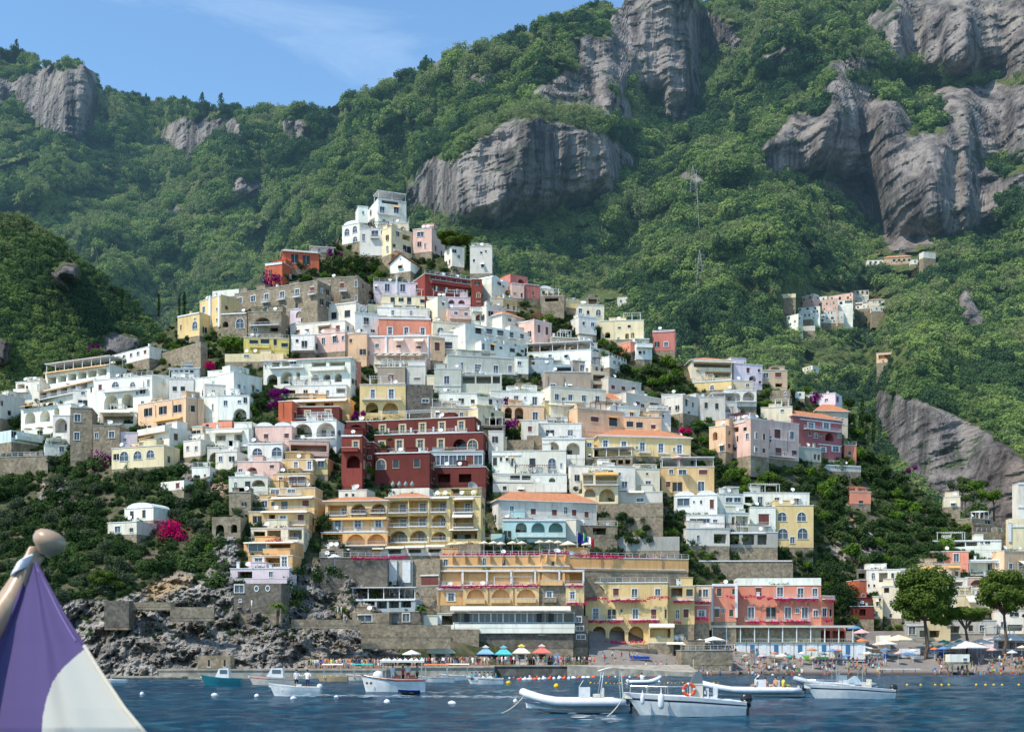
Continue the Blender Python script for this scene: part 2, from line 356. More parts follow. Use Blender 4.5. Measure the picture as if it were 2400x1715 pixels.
def make_left_hill():
    xs = np.arange(-400, 521, 4.0); nr = 150
    ridge = np.interp(xs, *zip(*RIDGE_N))+6*vnoise(xs/25, xs*0, xs*0, 8)
    t = np.linspace(0, 1, nr)[:, None]
    Y = 1250+(ridge[None]-1250)*t; X = np.broadcast_to(xs[None], Y.shape).copy()
    rk = np.zeros(X.shape); wob = 12*vnoise(X/25, Y/25, X*0, 5)
    for pl in ([(120,640),(170,610),(180,650),(140,670)], [(-10,790),(30,810),(20,850),(-10,850)], [(240,780),(330,790),(330,830),(240,830)]): rk = np.maximum(rk, inpoly(X+wob, Y+wob, pl))
    rk = blur(rk, 2, 1)
    D = np.interp(X, [-400, 100, 520], [395, 425, 480])+(1250-Y)*.16*(1-.6*rk)
    wx = (X-CX)/F*D; wz = EYE+(HZ-Y)/F*D
    D = D+fbm(wx/45, D/60, wz/45, 4, 71)*9
    P = np.stack([(X-CX)/F*D, D, EYE+(HZ-Y)/F*D], 2)
    last = P[-1]; b1 = last.copy(); b1[:, 1] += 30; b1[:, 2] -= 8; b2 = last.copy(); b2[:, 1] += 100; b2[:, 2] -= 80
    o = grid_mesh('wooded_hill', np.concatenate([P, b1[None], b2[None]]), MM, {'rock': np.concatenate([rk, rk[-1:], rk[-1:]])})
    tag(o, 'dark wooded hill falling towards the left end of the town', None, kind='structure')
    return X, Y, P, rk
NX, NY, NP, NR = make_left_hill()

# ---------------------------------------------------------------- foliage
LF = leaf('olive_and_oak_leaves', (.038, .068, .026), (.085, .13, .045), (.11, .17, .05))
LFB = leaf('bright_green_leaves', (.06, .12, .02), (.11, .19, .03), (.15, .24, .035), seed_scale=.4)
LFD = leaf('dark_evergreen_leaves', (.020, .042, .018), (.045, .082, .03), (.065, .11, .035))
LFP = leaf('pine_needles', (.05, .08, .018), (.10, .15, .03), (.15, .20, .04), seed_scale=.5)
LFO = leaf('grey_green_olive_leaves', (.06, .08, .045), (.10, .125, .07), (.085, .13, .05))
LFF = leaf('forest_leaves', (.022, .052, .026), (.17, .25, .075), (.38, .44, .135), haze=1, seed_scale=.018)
LFM = leaf('magenta_bougainvillea', (.40, .006, .09), (.60, .012, .15), (.7, .03, .2), seed_scale=.6)
LFV = leaf('purple_bougainvillea', (.11, .005, .09), (.2, .012, .15), (.28, .02, .2), seed_scale=.6)
BARK = stone('bark', (.09, .065, .045), (.16, .12, .09), 3)
def leaves(mb, c, r, n, size, rng, sq=(1, 1, 1), mi=0, up=.35):
    """leaf clumps scattered through one lobe of a crown"""
    for _ in range(n):
        d = Vector((rng.gauss(0, 1), rng.gauss(0, 1), rng.gauss(0, 1))).normalized()
        q = r*(rng.random()**.33)*(.85+.3*rng.random()); p = Vector((c[0]+d.x*q*sq[0], c[1]+d.y*q*sq[1], c[2]+d.z*q*sq[2]))
        nn = (d+Vector((rng.uniform(-.7, .7), rng.uniform(-.7, .7), rng.uniform(-.4, .7)+up))).normalized()
        a = nn.cross(Vector((rng.uniform(-1, 1), rng.uniform(-1, 1), .3))).normalized(); b = nn.cross(a); s = size*rng.uniform(.6, 1.35)
        mb.add([p-a*s, p-b*s*.7, p+a*s, p+b*s*.7+nn*s*.2], [(0, 1, 2, 3)], mi)
def crown_mb(rng, R=1.0, lobes=9, n=60, size=.16, flat=.85, spread=.6):
    mb = MB()
    for i in range(lobes):
        a = rng.random()*6.28; e = rng.uniform(-.5, 1); q = spread*R*rng.uniform(.5, 1.1)
        c = (math.cos(a)*math.cos(e)*q, math.sin(a)*math.cos(e)*q, math.sin(e)*q*flat)
        leaves(mb, c, R*rng.uniform(.32, .52), n, size*R, rng)
    leaves(mb, (0, 0, 0), R*.6, n, size*R, rng)
    return mb
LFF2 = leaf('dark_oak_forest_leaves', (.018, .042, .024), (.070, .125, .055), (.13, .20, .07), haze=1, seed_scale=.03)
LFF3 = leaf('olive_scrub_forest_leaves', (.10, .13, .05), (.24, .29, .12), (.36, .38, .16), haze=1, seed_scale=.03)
FOREST = [crown_mb(random.Random(50+i), 1, 8, 44, .135).mesh('forest_crown', LFF) for i in range(4)]
def tall_crown(sd):
    rng = random.Random(sd); m = MB()
    for i in range(9): leaves(m, (rng.uniform(-.1, .1), rng.uniform(-.1, .1), -.5+i*.28), .48*math.sin(math.pi*min(.95, (i+1.6)/10.5)), 40, .12, rng)
    return m
FOREST += [crown_mb(random.Random(60+i), 1, 9, 40, .12, flat=.5).mesh('forest_crown', LFF2) for i in range(2)]+[tall_crown(70).mesh('forest_crown', LFF2), tall_crown(71).mesh('forest_crown', LFF)]+[crown_mb(random.Random(90+i), .75, 8, 36, .12, spread=.9).mesh('forest_crown', LFF3) for i in range(2)]
def forest(name, label, P, mask, n, rmin, rmax, seed, mesh_list, mat=None):
    rng = np.random.default_rng(seed)
    R, C = mask.shape; ok = np.argwhere(mask); idx = ok[rng.integers(0, len(ok), n)]
    fr = rng.random((n, 2)); i = np.clip(idx[:, 0], 0, R-2); j = np.clip(idx[:, 1], 0, C-2)
    pts = P[i, j]*(1-fr[:, :1])*(1-fr[:, 1:])+P[i+1, j]*fr[:, :1]*(1-fr[:, 1:])+P[i, j+1]*(1-fr[:, :1])*fr[:, 1:]+P[i+1, j+1]*fr[:, :1]*fr[:, 1:]
    big = .5+.5*vnoise(pts[:, 0]/60, pts[:, 1]/60, pts[:, 2]/60, 5)
    rad = (rmin+(rmax-rmin)*rng.random(n)**1.6*(.4+.6*big))*np.clip(pts[:, 1]/900, .75, 1.5)
    pts[:, 2] += rad*.35
    me = bpy.data.meshes.new(name); me.vertices.add(n); me.vertices.foreach_set('co', pts.reshape(-1).astype(np.float32))
    a = me.attributes.new('size', 'FLOAT', 'POINT'); a.data.foreach_set('value', rad.astype(np.float32))
    a = me.attributes.new('turn', 'FLOAT', 'POINT'); a.data.foreach_set('value', (rng.random(n)*6.28).astype(np.float32))
    a = me.attributes.new('pick', 'INT', 'POINT'); pk = rng.integers(0, len(mesh_list), n)
    if len(mesh_list) > 8:
        nz = fbm(pts[:, 0]/55, pts[:, 1]/80, pts[:, 2]/55, 3, 17)+rng.normal(0, .22, n); pk = np.where(nz < -.22, np.where(rng.random(n) < .03, 6, rng.integers(4, 6, n)), np.where(nz > .30, rng.integers(8, 10, n), np.where(rng.random(n) < .004, 6, rng.integers(0, 4, n))))
    a.data.foreach_set('value', pk.astype(np.int32))
    o = link(name, me); tag(o, label, None, kind='stuff')
    src = bpy.data.collections.new(name+'_crowns')
    for m in mesh_list: src.objects.link(bpy.data.objects.new('forest_crown', m))
    ng = bpy.data.node_groups.new(name+'_scatter', 'GeometryNodeTree')
    ng.interface.new_socket('Geometry', in_out='INPUT', socket_type='NodeSocketGeometry'); ng.interface.new_socket('Geometry', in_out='OUTPUT', socket_type='NodeSocketGeometry')
    gi = ng.nodes.new('NodeGroupInput'); go = ng.nodes.new('NodeGroupOutput')
    ip = ng.nodes.new('GeometryNodeInstanceOnPoints'); ci = ng.nodes.new('GeometryNodeCollectionInfo')
    ci.inputs['Collection'].default_value = src; ci.inputs['Separate Children'].default_value = True
    ip.inputs['Pick Instance'].default_value = True
    def attr(nm, ty):
        q = ng.nodes.new('GeometryNodeInputNamedAttribute'); q.data_type = ty; q.inputs['Name'].default_value = nm; return q.outputs['Attribute']
    ng.links.new(gi.outputs[0], ip.inputs['Points']); ng.links.new(ci.outputs[0], ip.inputs['Instance'])
    ng.links.new(attr('pick', 'INT'), ip.inputs['Instance Index'])
    cx = ng.nodes.new('ShaderNodeCombineXYZ'); ng.links.new(attr('turn', 'FLOAT'), cx.inputs[2]); 
    try:
        er = ng.nodes.new('FunctionNodeEulerToRotation'); ng.links.new(cx.outputs[0], er.inputs[0]); ng.links.new(er.outputs[0], ip.inputs['Rotation'])
    except Exception: ng.links.new(cx.outputs[0], ip.inputs['Rotation'])
    ng.links.new(attr('size', 'FLOAT'), ip.inputs['Scale']); ng.links.new(ip.outputs[0], go.inputs[0])
    md = o.modifiers.new('scatter', 'NODES'); md.node_group = ng
    return o
vis = (MX > -60) & (MX < 2460) & (MY > -80) & (MR < .45) & (MY < np.interp(MX, *zip(*RIDGE_T))+40)
for a_, b_, c_, d_ in ((1818,2085,672,790),(2050,2205,585,640),(1870,2130,815,880),(1355,1480,680,730)): vis &= ~((MX > a_) & (MX < b_) & (MY > c_) & (MY < d_))
vis2 = vis & ~((MX < 430) & (MY > np.interp(MX, *zip(*RIDGE_N))+30))
bare = fbm(MX/38, MY/22, MX*0, 4, 123, .6); vis2 &= ~((bare > .55) & (MY < 900))
forest('forest', 'dense green forest covering the mountain slopes behind the town', MP, vis2, 27000, 2.2, 9.8, 1, FOREST)
vb = vis & (MX > 2080) & (MY > 900) & (MR < .4)
forest('wooded_slope', 'dark wood on the lower slope at the right beneath the brown cliff', MP, (MX > 1900) & (MX < 2460) & (MY > 820) & (MY < 1330) & (MR < .4), 1500, 2.2, 5, 9, FOREST)
SCRUB = [crown_mb(random.Random(80+i), 1, 7, 40, .15).mesh('scrub_crown', LF if i < 2 else LFD) for i in range(4)]
hm = (HX > -60) & (HX < 2460) & (HY < 1420)
forest('scrub', 'low green scrub and creepers covering the terraces between the houses', HP, hm & (HR < .5), 8500, .7, 2.6, 21, SCRUB)
forest('cliff_plants', 'small plants clinging to the coastal rocks', HP, (HR > .3) & (HY < 1500), 420, .5, 1.3, 22, SCRUB)
forest('left_wood', 'dark wood covering the hill at the left above the town', NP, (NR < .4) & (NX > -40) & (NY < 1000), 2300, 2.4, 6, 2, FOREST)
# ---------------------------------------------------------------- houses
CROP = {'A': (0,600,3.248), 'B': (350,600,3.248), 'C': (600,430,3.788), 'D': (800,700,4.06), 'E': (1150,600,4.06), 'F': (1550,750,4.06),
        'G': (0,900,4.06), 'H': (450,900,4.06), 'I': (750,950,4.06), 'J': (1120,950,3.788), 'K': (1550,1050,4.06), 'L': (1950,1050,4.06),
        'M': (450,1250,3.788), 'N': (950,1280,4.06), 'O': (1350,1300,4.06), 'P': (1800,1300,3.788), 'Q': (0,1200,3.153), 'Z': (1800,560,5.075), 'S': (0,0,1)}
PAL = dict(white='F6EEDF', wht2='E2E0DE', bluew='ECE8E0', cream='E6DAC0', creamw='ECE4D6', pyel='E9D9B2', yellow='E2C68E', ochre='DDBB88', orange='E2B27A', olive='C6B682',
           tan='C8AE92', taupe='AA9B8A', beige='D2C2AA', stone='A3957F', dstone='7C756A', red='8A423A', dred='6C342F', salmon='DE9077', pink='E4C0B2', rose='D2B3A8', lilac='E2D3DA',
           peach='E4BF9C', aqua='B9DADA', ggrey='C0C1B4', grey='ABABA4', lgrey='D6D1C6', orred='C86A4C', yelg='D8C878', pinkred='CC7F74', brown='7A5A48', glassg='A4B0B6', rosered='AE6A6C', mint='D2E2DE')
def wallmat(c):
    if c in ('stone', 'dstone'):
        return stone('masonry_'+c, hexc(PAL[c]), tuple(v*.55 for v in hexc(PAL[c])), 1.3)
    return paint('plaster_'+c, hexc(PAL[c]))
WHITE = plain('white_paint', (.78, .78, .76)); GLD = plain('dark_glass', (.022, .028, .035), .12, .5); GLP = plain('pale_glass', (.075, .095, .12), .12, .5)
DARKW = plain('dark_green_shutter', (.025, .03, .03), .6); BRN = plain('brown_wood', (.16, .045, .03), .6); IRON = plain('iron_rail', (.12, .12, .13), .5); RAILW = plain('pale_rail', (.5, .5, .5), .5)
AWC = plain('cream_awning', (.74, .68, .55), .8); AWO = plain('orange_awning', (.7, .38, .12), .8); FRC = plain('cream_surround', (.62, .5, .3), .7)
INT = plain('shaded_interior', (.12, .10, .09), .9)
def tile_mat():
    m, nt, out = nodes_of('clay_roof_tiles'); p = N(nt, 'ShaderNodeBsdfPrincipled', Roughness=.9)
    w = nt.nodes.new('ShaderNodeTexWave'); w.inputs['Scale'].default_value = 1.4; w.inputs['Distortion'].default_value = .3; tc = nt.nodes.new('ShaderNodeTexCoord'); nt.links.new(tc.outputs['Object'], w.inputs['Vector'])
    c = mixrgb(nt, ramp(nt, noise(nt, 1.5, 5, .7, src='World'), .3, .7), (.42, .15, .065), (.62, .27, .13)); c = mixrgb(nt, .5, c, w.outputs['Color'], 'SOFT_LIGHT')
    nt.links.new(c, p.inputs['Base Color']); nt.links.new(bump(nt, w.outputs['Fac'], .5, .1), p.inputs['Normal']); nt.links.new(p.outputs[0], out.inputs[0]); return m
TILE = tile_mat(); ROOFG = stone('flat_roof', (.40, .38, .34), (.55, .53, .5), .6, .2)
PART = {}
def opening(u0, u1, z0, z1, arch):
    if not arch: return [(u0, z0), (u1, z0), (u1, z1), (u0, z1)]
    r = (u1-u0)/2; cz = max(z0+.1, z1-r); cx = (u0+u1)/2; k = (z1-cz)/r
    return [(u0, z0), (u1, z0)]+[(cx+r*math.cos(a), cz+r*k*math.sin(a)) for a in [math.pi*i/8 for i in range(9)]]
def win_mesh(kind, w, h, warm=False):
    """window / door unit: origin bottom centre, front at y=0, outward is -y. returns frame mesh, glass mesh"""
    w = round(max(w, .25), 1); h = round(max(h, .3), 1); key = (kind, w, h, warm)
    if key in PART: return PART[key]
    a = MB(); g = MB(); W = w/2
    arch = kind == 'a'
    fm = [FRC if warm else WHITE, DARKW, BRN, FRC]
    t = (.14 if w > .8 else .09)*(1.7 if warm else 1)
    if kind in 'wpasdr':
        # surround
        if kind in 'wpa':
            if arch:
                o = opening(-W-t, W+t, 0, h+t, 1); i = opening(-W, W, 0, h, 1); n = len(o)
                vs = [(x, -.04, z) for x, z in o]+[(x, -.04, z) for x, z in i]+[(x, .1, z) for x, z in o]+[(x, .16, z) for x, z in i]
                a.add(vs, [(k, k+1, n+k+1, n+k) for k in range(1, n-1)]+[(n-1, 0, n, 2*n-1)]+[(k, k+1, 2*n+k+1, 2*n+k) for k in range(1, n-1)], 0)
            else:
                a.box(-W-t, -W, -.05, .12, 0, h, 0); a.box(W, W+t, -.05, .12, 0, h, 0); a.box(-W-t, W+t, -.08, .12, h, h+t*1.2, 0)
            a.box(-W-t*1.2, W+t*1.2, -.12, .1, -.1, 0, 0)
        if kind == 'w' or kind == 'a':
            a.box(-.035, .035, .05, .12, .02, h*.99, 0)
            if arch: a.box(-W, W, .06, .12, h*.55, h*.55+.06, 0)
        if kind == 'p':
            a.box(-.03, .03, .05, .12, .02, h, 0); a.box(-W, -W*.72, -.02, .1, .02, h*.98, 0); a.box(W*.72, W, -.02, .1, .02, h*.98, 0)
            a.box(-W, W, .05, .11, h*.66, h*.66+.06, 0)
        if kind == 's':
            a.box(-W*1.02-W*.55, -W*.62, -.09, -.02, -.02, h, 1); a.box(W*.62, W*1.02+W*.55, -.09, -.02, -.02, h, 1)
            a.box(-.03, .03, .05, .12, .02, h, 0); a.box(-W*1.3, W*1.3, -.1, .1, -.12, -.03, 0)
        if kind == 'd':
            a.box(-W-.05, -W, -.03, .1, 0, h, 3); a.box(W, W+.05, -.03, .1, 0, h, 3); a.box(-W-.1, W+.1, -.09, .1, -.1, 0, 0)
        if kind == 'r':
            a.box(-W*.98, -.02, .02, .08, .02, h*.98, 2); a.box(.02, W*.98, .02, .08, .02, h*.98, 2); a.box(-W-.12, W+.12, -.08, .1, h, h+.15, 0); a.box(-W-.1, W+.1, -.09, .1, -.1, 0, 0)
        o = opening(-W, W, 0, h, arch); g.add([(x, .13, z) for x, z in o], [tuple(range(len(o)))], 0)
    glass = {'w': GLP, 'p': GLP, 'a': GLP, 's': GLD, 'd': GLD, 'r': GLD}[kind]
    PART[key] = (a.mesh('window', fm), g.mesh('pane', glass)); return PART[key]
def rail_mesh(w, h, solid):
    w = round(w, 1); h = round(min(max(h, .7), 1.15), 2); key = ('rail', w, h, solid)
    if key in PART: return PART[key]
    s = MB(); r = MB(); W = w/2; d = .95
    s.box(-W, W, -d, .0, -.16, 0, 0)
    if solid:
        s.box(-W, W, -d-.1, -d+.02, -.16, h, 0); s.box(-W-.002, -W+.1, -d, 0, 0, h-.003, 0); s.box(W-.1, W+.002, -d, 0, 0, h-.003, 0)
        r.box(-W-.05, W+.05, -d-.14, -d+.05, h+.002, h+.08)
        mt = WHITE
    else:
        n = max(2, int(w/.32))
        for i in range(n+1):
            x = -W+.03+(w-.06)*i/n; r.box(x-.022, x+.022, -d+.03, -d+.07, 0, h)
        for sx in (-W, W):
            for k in range(3): r.box(sx-.02, sx+.02, -d+.3+k*.25, -d+.34+k*.25, 0, h)
            r.box(sx-.025, sx+.025, -d+.02, 0, h, h+.05)
        r.box(-W-.03, W+.03, -d+.02, -d+.08, h, h+.06); r.box(-W, W, -d+.03, -d+.07, .1, .14); mt = RAILW
    PART[key] = (s, r.mesh('railing', mt)); PART[key+('m',)] = {}; return PART[key]
BUILT = []; FLOW = []; CUR = {}
def solve(cr, xl, ytl, xr, ytr, yb, th=None, dD=0, D=None):
    ox, oy, k = CROP[cr]; xl, xr = ox+xl/k, ox+xr/k; ytl, ytr, yb = oy+ytl/k, oy+ytr/k, oy+yb/k
    Dc = D if D else float(DT((xl+xr)/2, yb))-1.0
    Dc += dD; al, ar = (xl-CX)/F, (xr-CX)/F
    if th is None:
        q = (HZ-ytl)/(HZ-ytr); Dl = 2*Dc/(1+q); Dr = q*Dl; T = (Dr-Dl)/(ar*Dr-al*Dl)
        T = max(-1.5, min(1.5, T)); th = math.atan(T)*(1 if HZ-ytl > 420 else max(.25, (HZ-ytl)/420)**1.5)
    T = math.tan(th); q = (1-T*al)/(1-T*ar); Dl = 2*Dc/(1+q); Dr = q*Dl
    z1 = EYE+(HZ-(ytl if Dl < Dr else ytr))/F*min(Dl, Dr)
    z1 = .5*(EYE+(HZ-ytl)/F*Dl+EYE+(HZ-ytr)/F*Dr)
    z0 = EYE+(HZ-yb)/F*Dc
    P0 = Vector((al*Dl, Dl, z0)); W = (ar*Dr-al*Dl)/math.cos(th)
    return P0, th, W, z1-z0, Dc
QUEUE = []; RECTS = []
def is_covered(x, y): return sum(1 for a, b, c, d in RECTS if a < x < b and c < y < d) > 0
def H(*a, **k):
    cr = a[0]; ox, oy, q = CROP[cr]; RECTS.append((ox+a[1]/q, ox+a[3]/q, oy+min(a[2], a[4])/q, oy+a[5]/q)); QUEUE.append((a, k))
def run_queue():
    for a, k in QUEUE: house(*a, **k)
    QUEUE.clear()
def house(cr, xl, ytl, xr, ytr, yb, col, name=None, label=None, items='', roof='flat', th=None, side=None, depth=None, dD=0, cat=None, D=None, rh=None, skirt=5, rails=False, coping=True, group=None):
    if th is not None: th = math.radians(th)
    if cr == 'Z' or (cr == 'E' and D): D = DM(CROP[cr][0]+(xl+xr)/2/CROP[cr][2], CROP[cr][1]+yb/CROP[cr][2])-9; skirt = 12
    P0, th, W, H, Dc = solve(cr, xl, ytl, xr, ytr, yb, th, dD, D)
    ox, oy, k = CROP[cr]; c, s = math.cos(th), math.sin(th); covered = is_covered(ox+(xl+xr)/2/k, oy+yb/k+9)
    dp = depth or min(max(6.0, H*.7), 11)
    if side:
        a = (ox+side[1]/k-CX)/F; Q = P0 if side[0] == 'L' else P0+Vector((W*c, W*s, 0))
        den = s+a*c
        if abs(den) > .02:
            v = (Q.x-a*Q.y)/den
            if 1 < v < 30: dp = v
    if name:
        root = empty(name, P0, th, label, cat or name.split('_')[-1], group); CUR['root'] = root; CUR['P'] = P0; CUR['th'] = th; CUR['label'] = label; CUR['name'] = name
        X = Matrix.Identity(4)
    else:
        root = CUR['root']; X = (Matrix.Translation(CUR['P']) @ Matrix.Rotation(CUR['th'], 4, 'Z')).inverted() @ (Matrix.Translation(P0) @ Matrix.Rotation(th, 4, 'Z'))
    def loc(x, y):
        a = (ox+x/k-CX)/F; yy = oy+y/k
        u = (a*P0.y-P0.x)/(c-a*s); Y = P0.y+u*s
        return u, EYE+(HZ-yy)/F*Y-P0.z, Y/F/k/max(.3, c-a*s*0)   # metres per crop pixel along the facade (approx)
    its = []
    for tok in items.split(';'):
        q = tok.split()
        if not q: continue
        kd = q[0]; n = 1
        if '*' in kd: kd, n = kd.split('*'); n = int(n)
        v = [float(t) for t in q[1:]]
        if n == 1: v = v[:2]+v[:2]+v[2:]
        x0, y0, x1, y1, w, h = v
        for i in range(n):
            t = i/(n-1) if n > 1 else 0
            its.append((kd, x0+(x1-x0)*t, y0+(y1-y0)*t, w, h))
    mb = MB(); holes = []; lays = []
    def local(it):
        kd, x, y, w, h = it
        u, z, m = loc(x, y); ua = loc(x-w/2, y)[0]; ub = loc(x+w/2, y)[0]; za = loc(x, y+h/2)[1]; zb = loc(x, y-h/2)[1]
        return ua, ub, za, zb
    recess = [];
    for it in its:
        if it[0] in 'LA':
            ua, ub, za, zb = local(it); za = max(za, .05); ua = max(ua, .25); ub = min(ub, W-.25); zb = min(zb, H-.3)
            if ub-ua < .4 or zb-za < .4 or any(not (ub < r[0]-.08 or ua > r[1]+.08 or zb < r[2]-.08 or za > r[3]+.08) for r in recess): continue
            recess.append((ua, ub, za, zb, it[0] == 'A', min(3.2, dp*.5)))
    openings = list(recess); place = []
    for it in its:
        if it[0] in 'wpasdr':
            ua, ub, za, zb = local(it); uc, zc = (ua+ub)/2, (za+zb)/2
            inn = [r for r in recess if r[0]-.1 < uc < r[1]+.1 and r[2]-.1 < zc < r[3]+.1]
            if inn:
                place.append((it[0], uc, max(za, inn[0][2]+.02), min(ub-ua, inn[0][1]-inn[0][0]-.4), min(zb, inn[0][3]-.2)-max(za, inn[0][2]+.02), inn[0][5]-.16)); continue
            za = max(za, .12); ua = max(ua, .2); ub = min(ub, W-.2); zb = min(zb, H-.25)
            if ub-ua < .3 or zb-za < .35: continue
            hw, hh = round(max(ub-ua, .25), 1), round(max(zb-za, .3), 1); uc = (ua+ub)/2
            ua, ub, zb = uc-hw/2, uc+hw/2, za+hh
            if zb > H-.1 or ua < .05 or ub > W-.05 or any(not (ub < r[0]-.05 or ua > r[1]+.05 or zb < r[2]-.05 or za > r[3]+.05) for r in openings): continue
            openings.append((ua, ub, za, zb, it[0] == 'a', .22)); place.append((it[0], uc, za, hw, hh, 0.0))
    plainw = name is not None and any(t in name for t in ('wall', 'terrace', 'marquee', 'hut', 'ruin', 'chapel', 'church')) or name is None and any(t in CUR['name'] for t in ('wall', 'terrace', 'marquee', 'ruin', 'church'))
    ar = random.Random(int(P0.x*17+P0.z*7))
    if not plainw and col not in ('glassg', 'dstone') and 'window' not in (CUR['label'] or '') and W > 3.5 and H > 2.6:
        need = int(W*H/15)-len(openings)
        for _ in range(60):
            if need <= 0: break
            fl = ar.randrange(max(1, int(H/3))); uc = ar.uniform(.8, W-.8); za = fl*3+ar.uniform(.9, 1.1); hw = ar.choice([.6, .8, .8, 1.0]); hh = ar.choice([.8, 1.2, 1.4])
            r = (uc-hw/2, uc+hw/2, za, za+hh, False, .22)
            if za+hh > H-.3 or any(not (r[1] < q[0]-.5 or r[0] > q[1]+.5 or r[3] < q[2]-.5 or r[2] > q[3]+.9) for q in openings): continue
            openings.append(r); place.append((ar.choice('wdsw'), uc, za, hw, hh, 0.0)); need -= 1
    poly = [[Vector((0, 0, 0)), Vector((W, 0, 0)), Vector((W, H, 0)), Vector((0, H, 0))]]
    outs = []
    for r in openings:
        o = opening(r[0], r[1], r[2], r[3], r[4]); outs.append(o); poly.append([Vector((x, z, 0)) for x, z in o])
    flat = [p for pl in poly for p in pl]
    try: tri = tessellate_polygon(poly)
    except Exception: tri = []
    mb.add([(p.x, 0, p.y) for p in flat], [tuple(t) for t in tri], 0)
    for r, o in zip(openings, outs):
        d = r[5]; n = len(o); deep = d > 1
        mb.add([(x, 0, z) for x, z in o]+[(x, d, z) for x, z in o], [(i, (i+1) % n, n+(i+1) % n, n+i) for i in range(n)], 0)
        if deep: mb.add([(x, d, z) for x, z in o], [tuple(range(n))], 0)
    B = 0; mb.box(.04, W-.04, .04, dp-.04, -skirt, -.002, 0 if covered else 3)
    mb.quad((0, 0, B), (0, dp, B), (0, dp, H), (0, 0, H)); mb.quad((W, 0, B), (W, dp, B), (W, dp, H), (W, 0, H)); mb.quad((0, dp, B), (W, dp, B), (W, dp, H), (0, dp, H))
    wm = wallmat(col); mats = [wm, ROOFG, WHITE, wallmat('stone')]
    if roof in ('flat', 'dome', 'rail', 'none', 'canopy'):
        mb.quad((0, 0, H-.35), (W, 0, H-.35), (W, dp, H-.35), (0, dp, H-.35), 1)
        if coping and roof != 'none' and H > 2: 
            mb.box(-.09, W+.09, -.1, .18, H, H+.14, 2 if col not in ('stone', 'dstone') else 1)
            mb.box(-.09, .16, .181, dp, H, H+.13, 2 if col not in ('stone', 'dstone') else 1); mb.box(W-.16, W+.09, .181, dp, H, H+.13, 2 if col not in ('stone', 'dstone') else 1)
    wall = mb.build('wall', mats, root); wall.matrix_local = X
    # roof
    if roof in ('tile', 'gable'):
        rb = MB(); e = .5; R = rh or min(dp*.28, 3.2); z = H+.02
        if roof == 'tile':
            i = min(W, dp)*.48
            v = [(-e, -e, z), (W+e, -e, z), (W+e, dp+e, z), (-e, dp+e, z), (i, dp/2, z+R), (W-i, dp/2, z+R)]
            rb.add(v, [(0, 1, 5, 4), (1, 2, 5), (2, 3, 4, 5), (3, 0, 4)], 0); rb.add([(x, y, zz-.15) for x, y, zz in v[:4]], [(0, 3, 2, 1)], 1)
            rb.add(v[:4]+[(x, y, zz-.15) for x, y, zz in v[:4]], [(0, 1, 5, 4), (1, 2, 6, 5), (2, 3, 7, 6), (3, 0, 4, 7)], 1)
        else:
            R = rh or W*.25
            rb.add([(-e, -e, z), (W/2, -e, z+R), (W+e, -e, z), (-e, dp+e, z), (W/2, dp+e, z+R), (W+e, dp+e, z)], [(0, 1, 4, 3), (1, 2, 5, 4)], 0)
            rb.add([(0, 0, z-.02), (W, 0, z-.02), (W/2, 0, z+R*.92)], [(0, 1, 2)], 1)
        o = rb.build('roof', [TILE, wm if roof == 'gable' else WHITE], root); o.matrix_local = X
    if roof == 'dome':
        rb = MB(); n = max(1, round(W/5)); ww = W/n
        for i in range(n):
            cx = ww*(i+.5); vs = []; fs = []
            for a in range(7):
                al = math.pi*a/6
                for b in (0, 1): vs.append((cx-math.cos(al)*ww*.46, .15+b*(dp-.5), H+.02+math.sin(al)*.9*min(1.3, ww/4)))
            fs = [(2*a, 2*a+1, 2*a+3, 2*a+2) for a in range(6)]+[tuple(range(0, 14, 2)), tuple(range(1, 14, 2))]
            rb.add(vs, fs)
        o = rb.build('vaulted_roof', WHITE, root, smooth=False); o.matrix_local = X
    if roof == 'canopy':
        rb = MB(); n = max(1, int(W/3))
        for i in range(n+1):
            x = .2+(W-.4)*i/n
            for yy in (.3, min(dp, 5)-.3): rb.box(x-.07, x+.07, yy-.07, yy+.07, H-.3, H+2.2)
        rb.box(-.1, W+.1, -.2, min(dp, 5), H+2.2, H+2.34)
        o = rb.build('pergola', WHITE, root); o.matrix_local = X
    if roof == 'rail' or rails:
        rb = MB(); n = int(W/1.6)+1
        for i in range(n+1): rb.box(W*i/n-.05, W*i/n+.05, .03, .13, H+.14, H+1.0)
        rb.box(0, W, .05, .11, H+1.0, H+1.07); rb.box(0, W, .05, .11, H+.55, H+.6)
        o = rb.build('roof_railing', RAILW, root); o.matrix_local = X
    # windows
    nw = 0
    wr = random.Random(int(P0.x*11+P0.z*5))
    for kd, u, z, w, h, d in place:
        if kd == 'w' and wr.random() < .3: kd = wr.choice('ssdr')
        if kd in 'wd' and d == 0 and wr.random() < .08 and w < 2.2:
            q = MB(); q.add([(u-w*.7, -.02, z+h+.25), (u+w*.7, -.02, z+h+.25), (u+w*.7, -.9, z+h-.25), (u-w*.7, -.9, z+h-.25)], [(0, 1, 2, 3)]); o = q.build('awning', wr.choice([AWC, AWO, AWC, WHITE]), root); o.matrix_local = X
        if w < .25 or h < .3: continue
        fm, gm = win_mesh(kd, w, h, col in ('dred', 'red'))
        o = link('door' if kd in 'pr' and h > 1.7 else 'window', fm, root, X @ Matrix.Translation((u, d+(.0 if d == 0 else .0), z)))
        link('pane', gm, o)
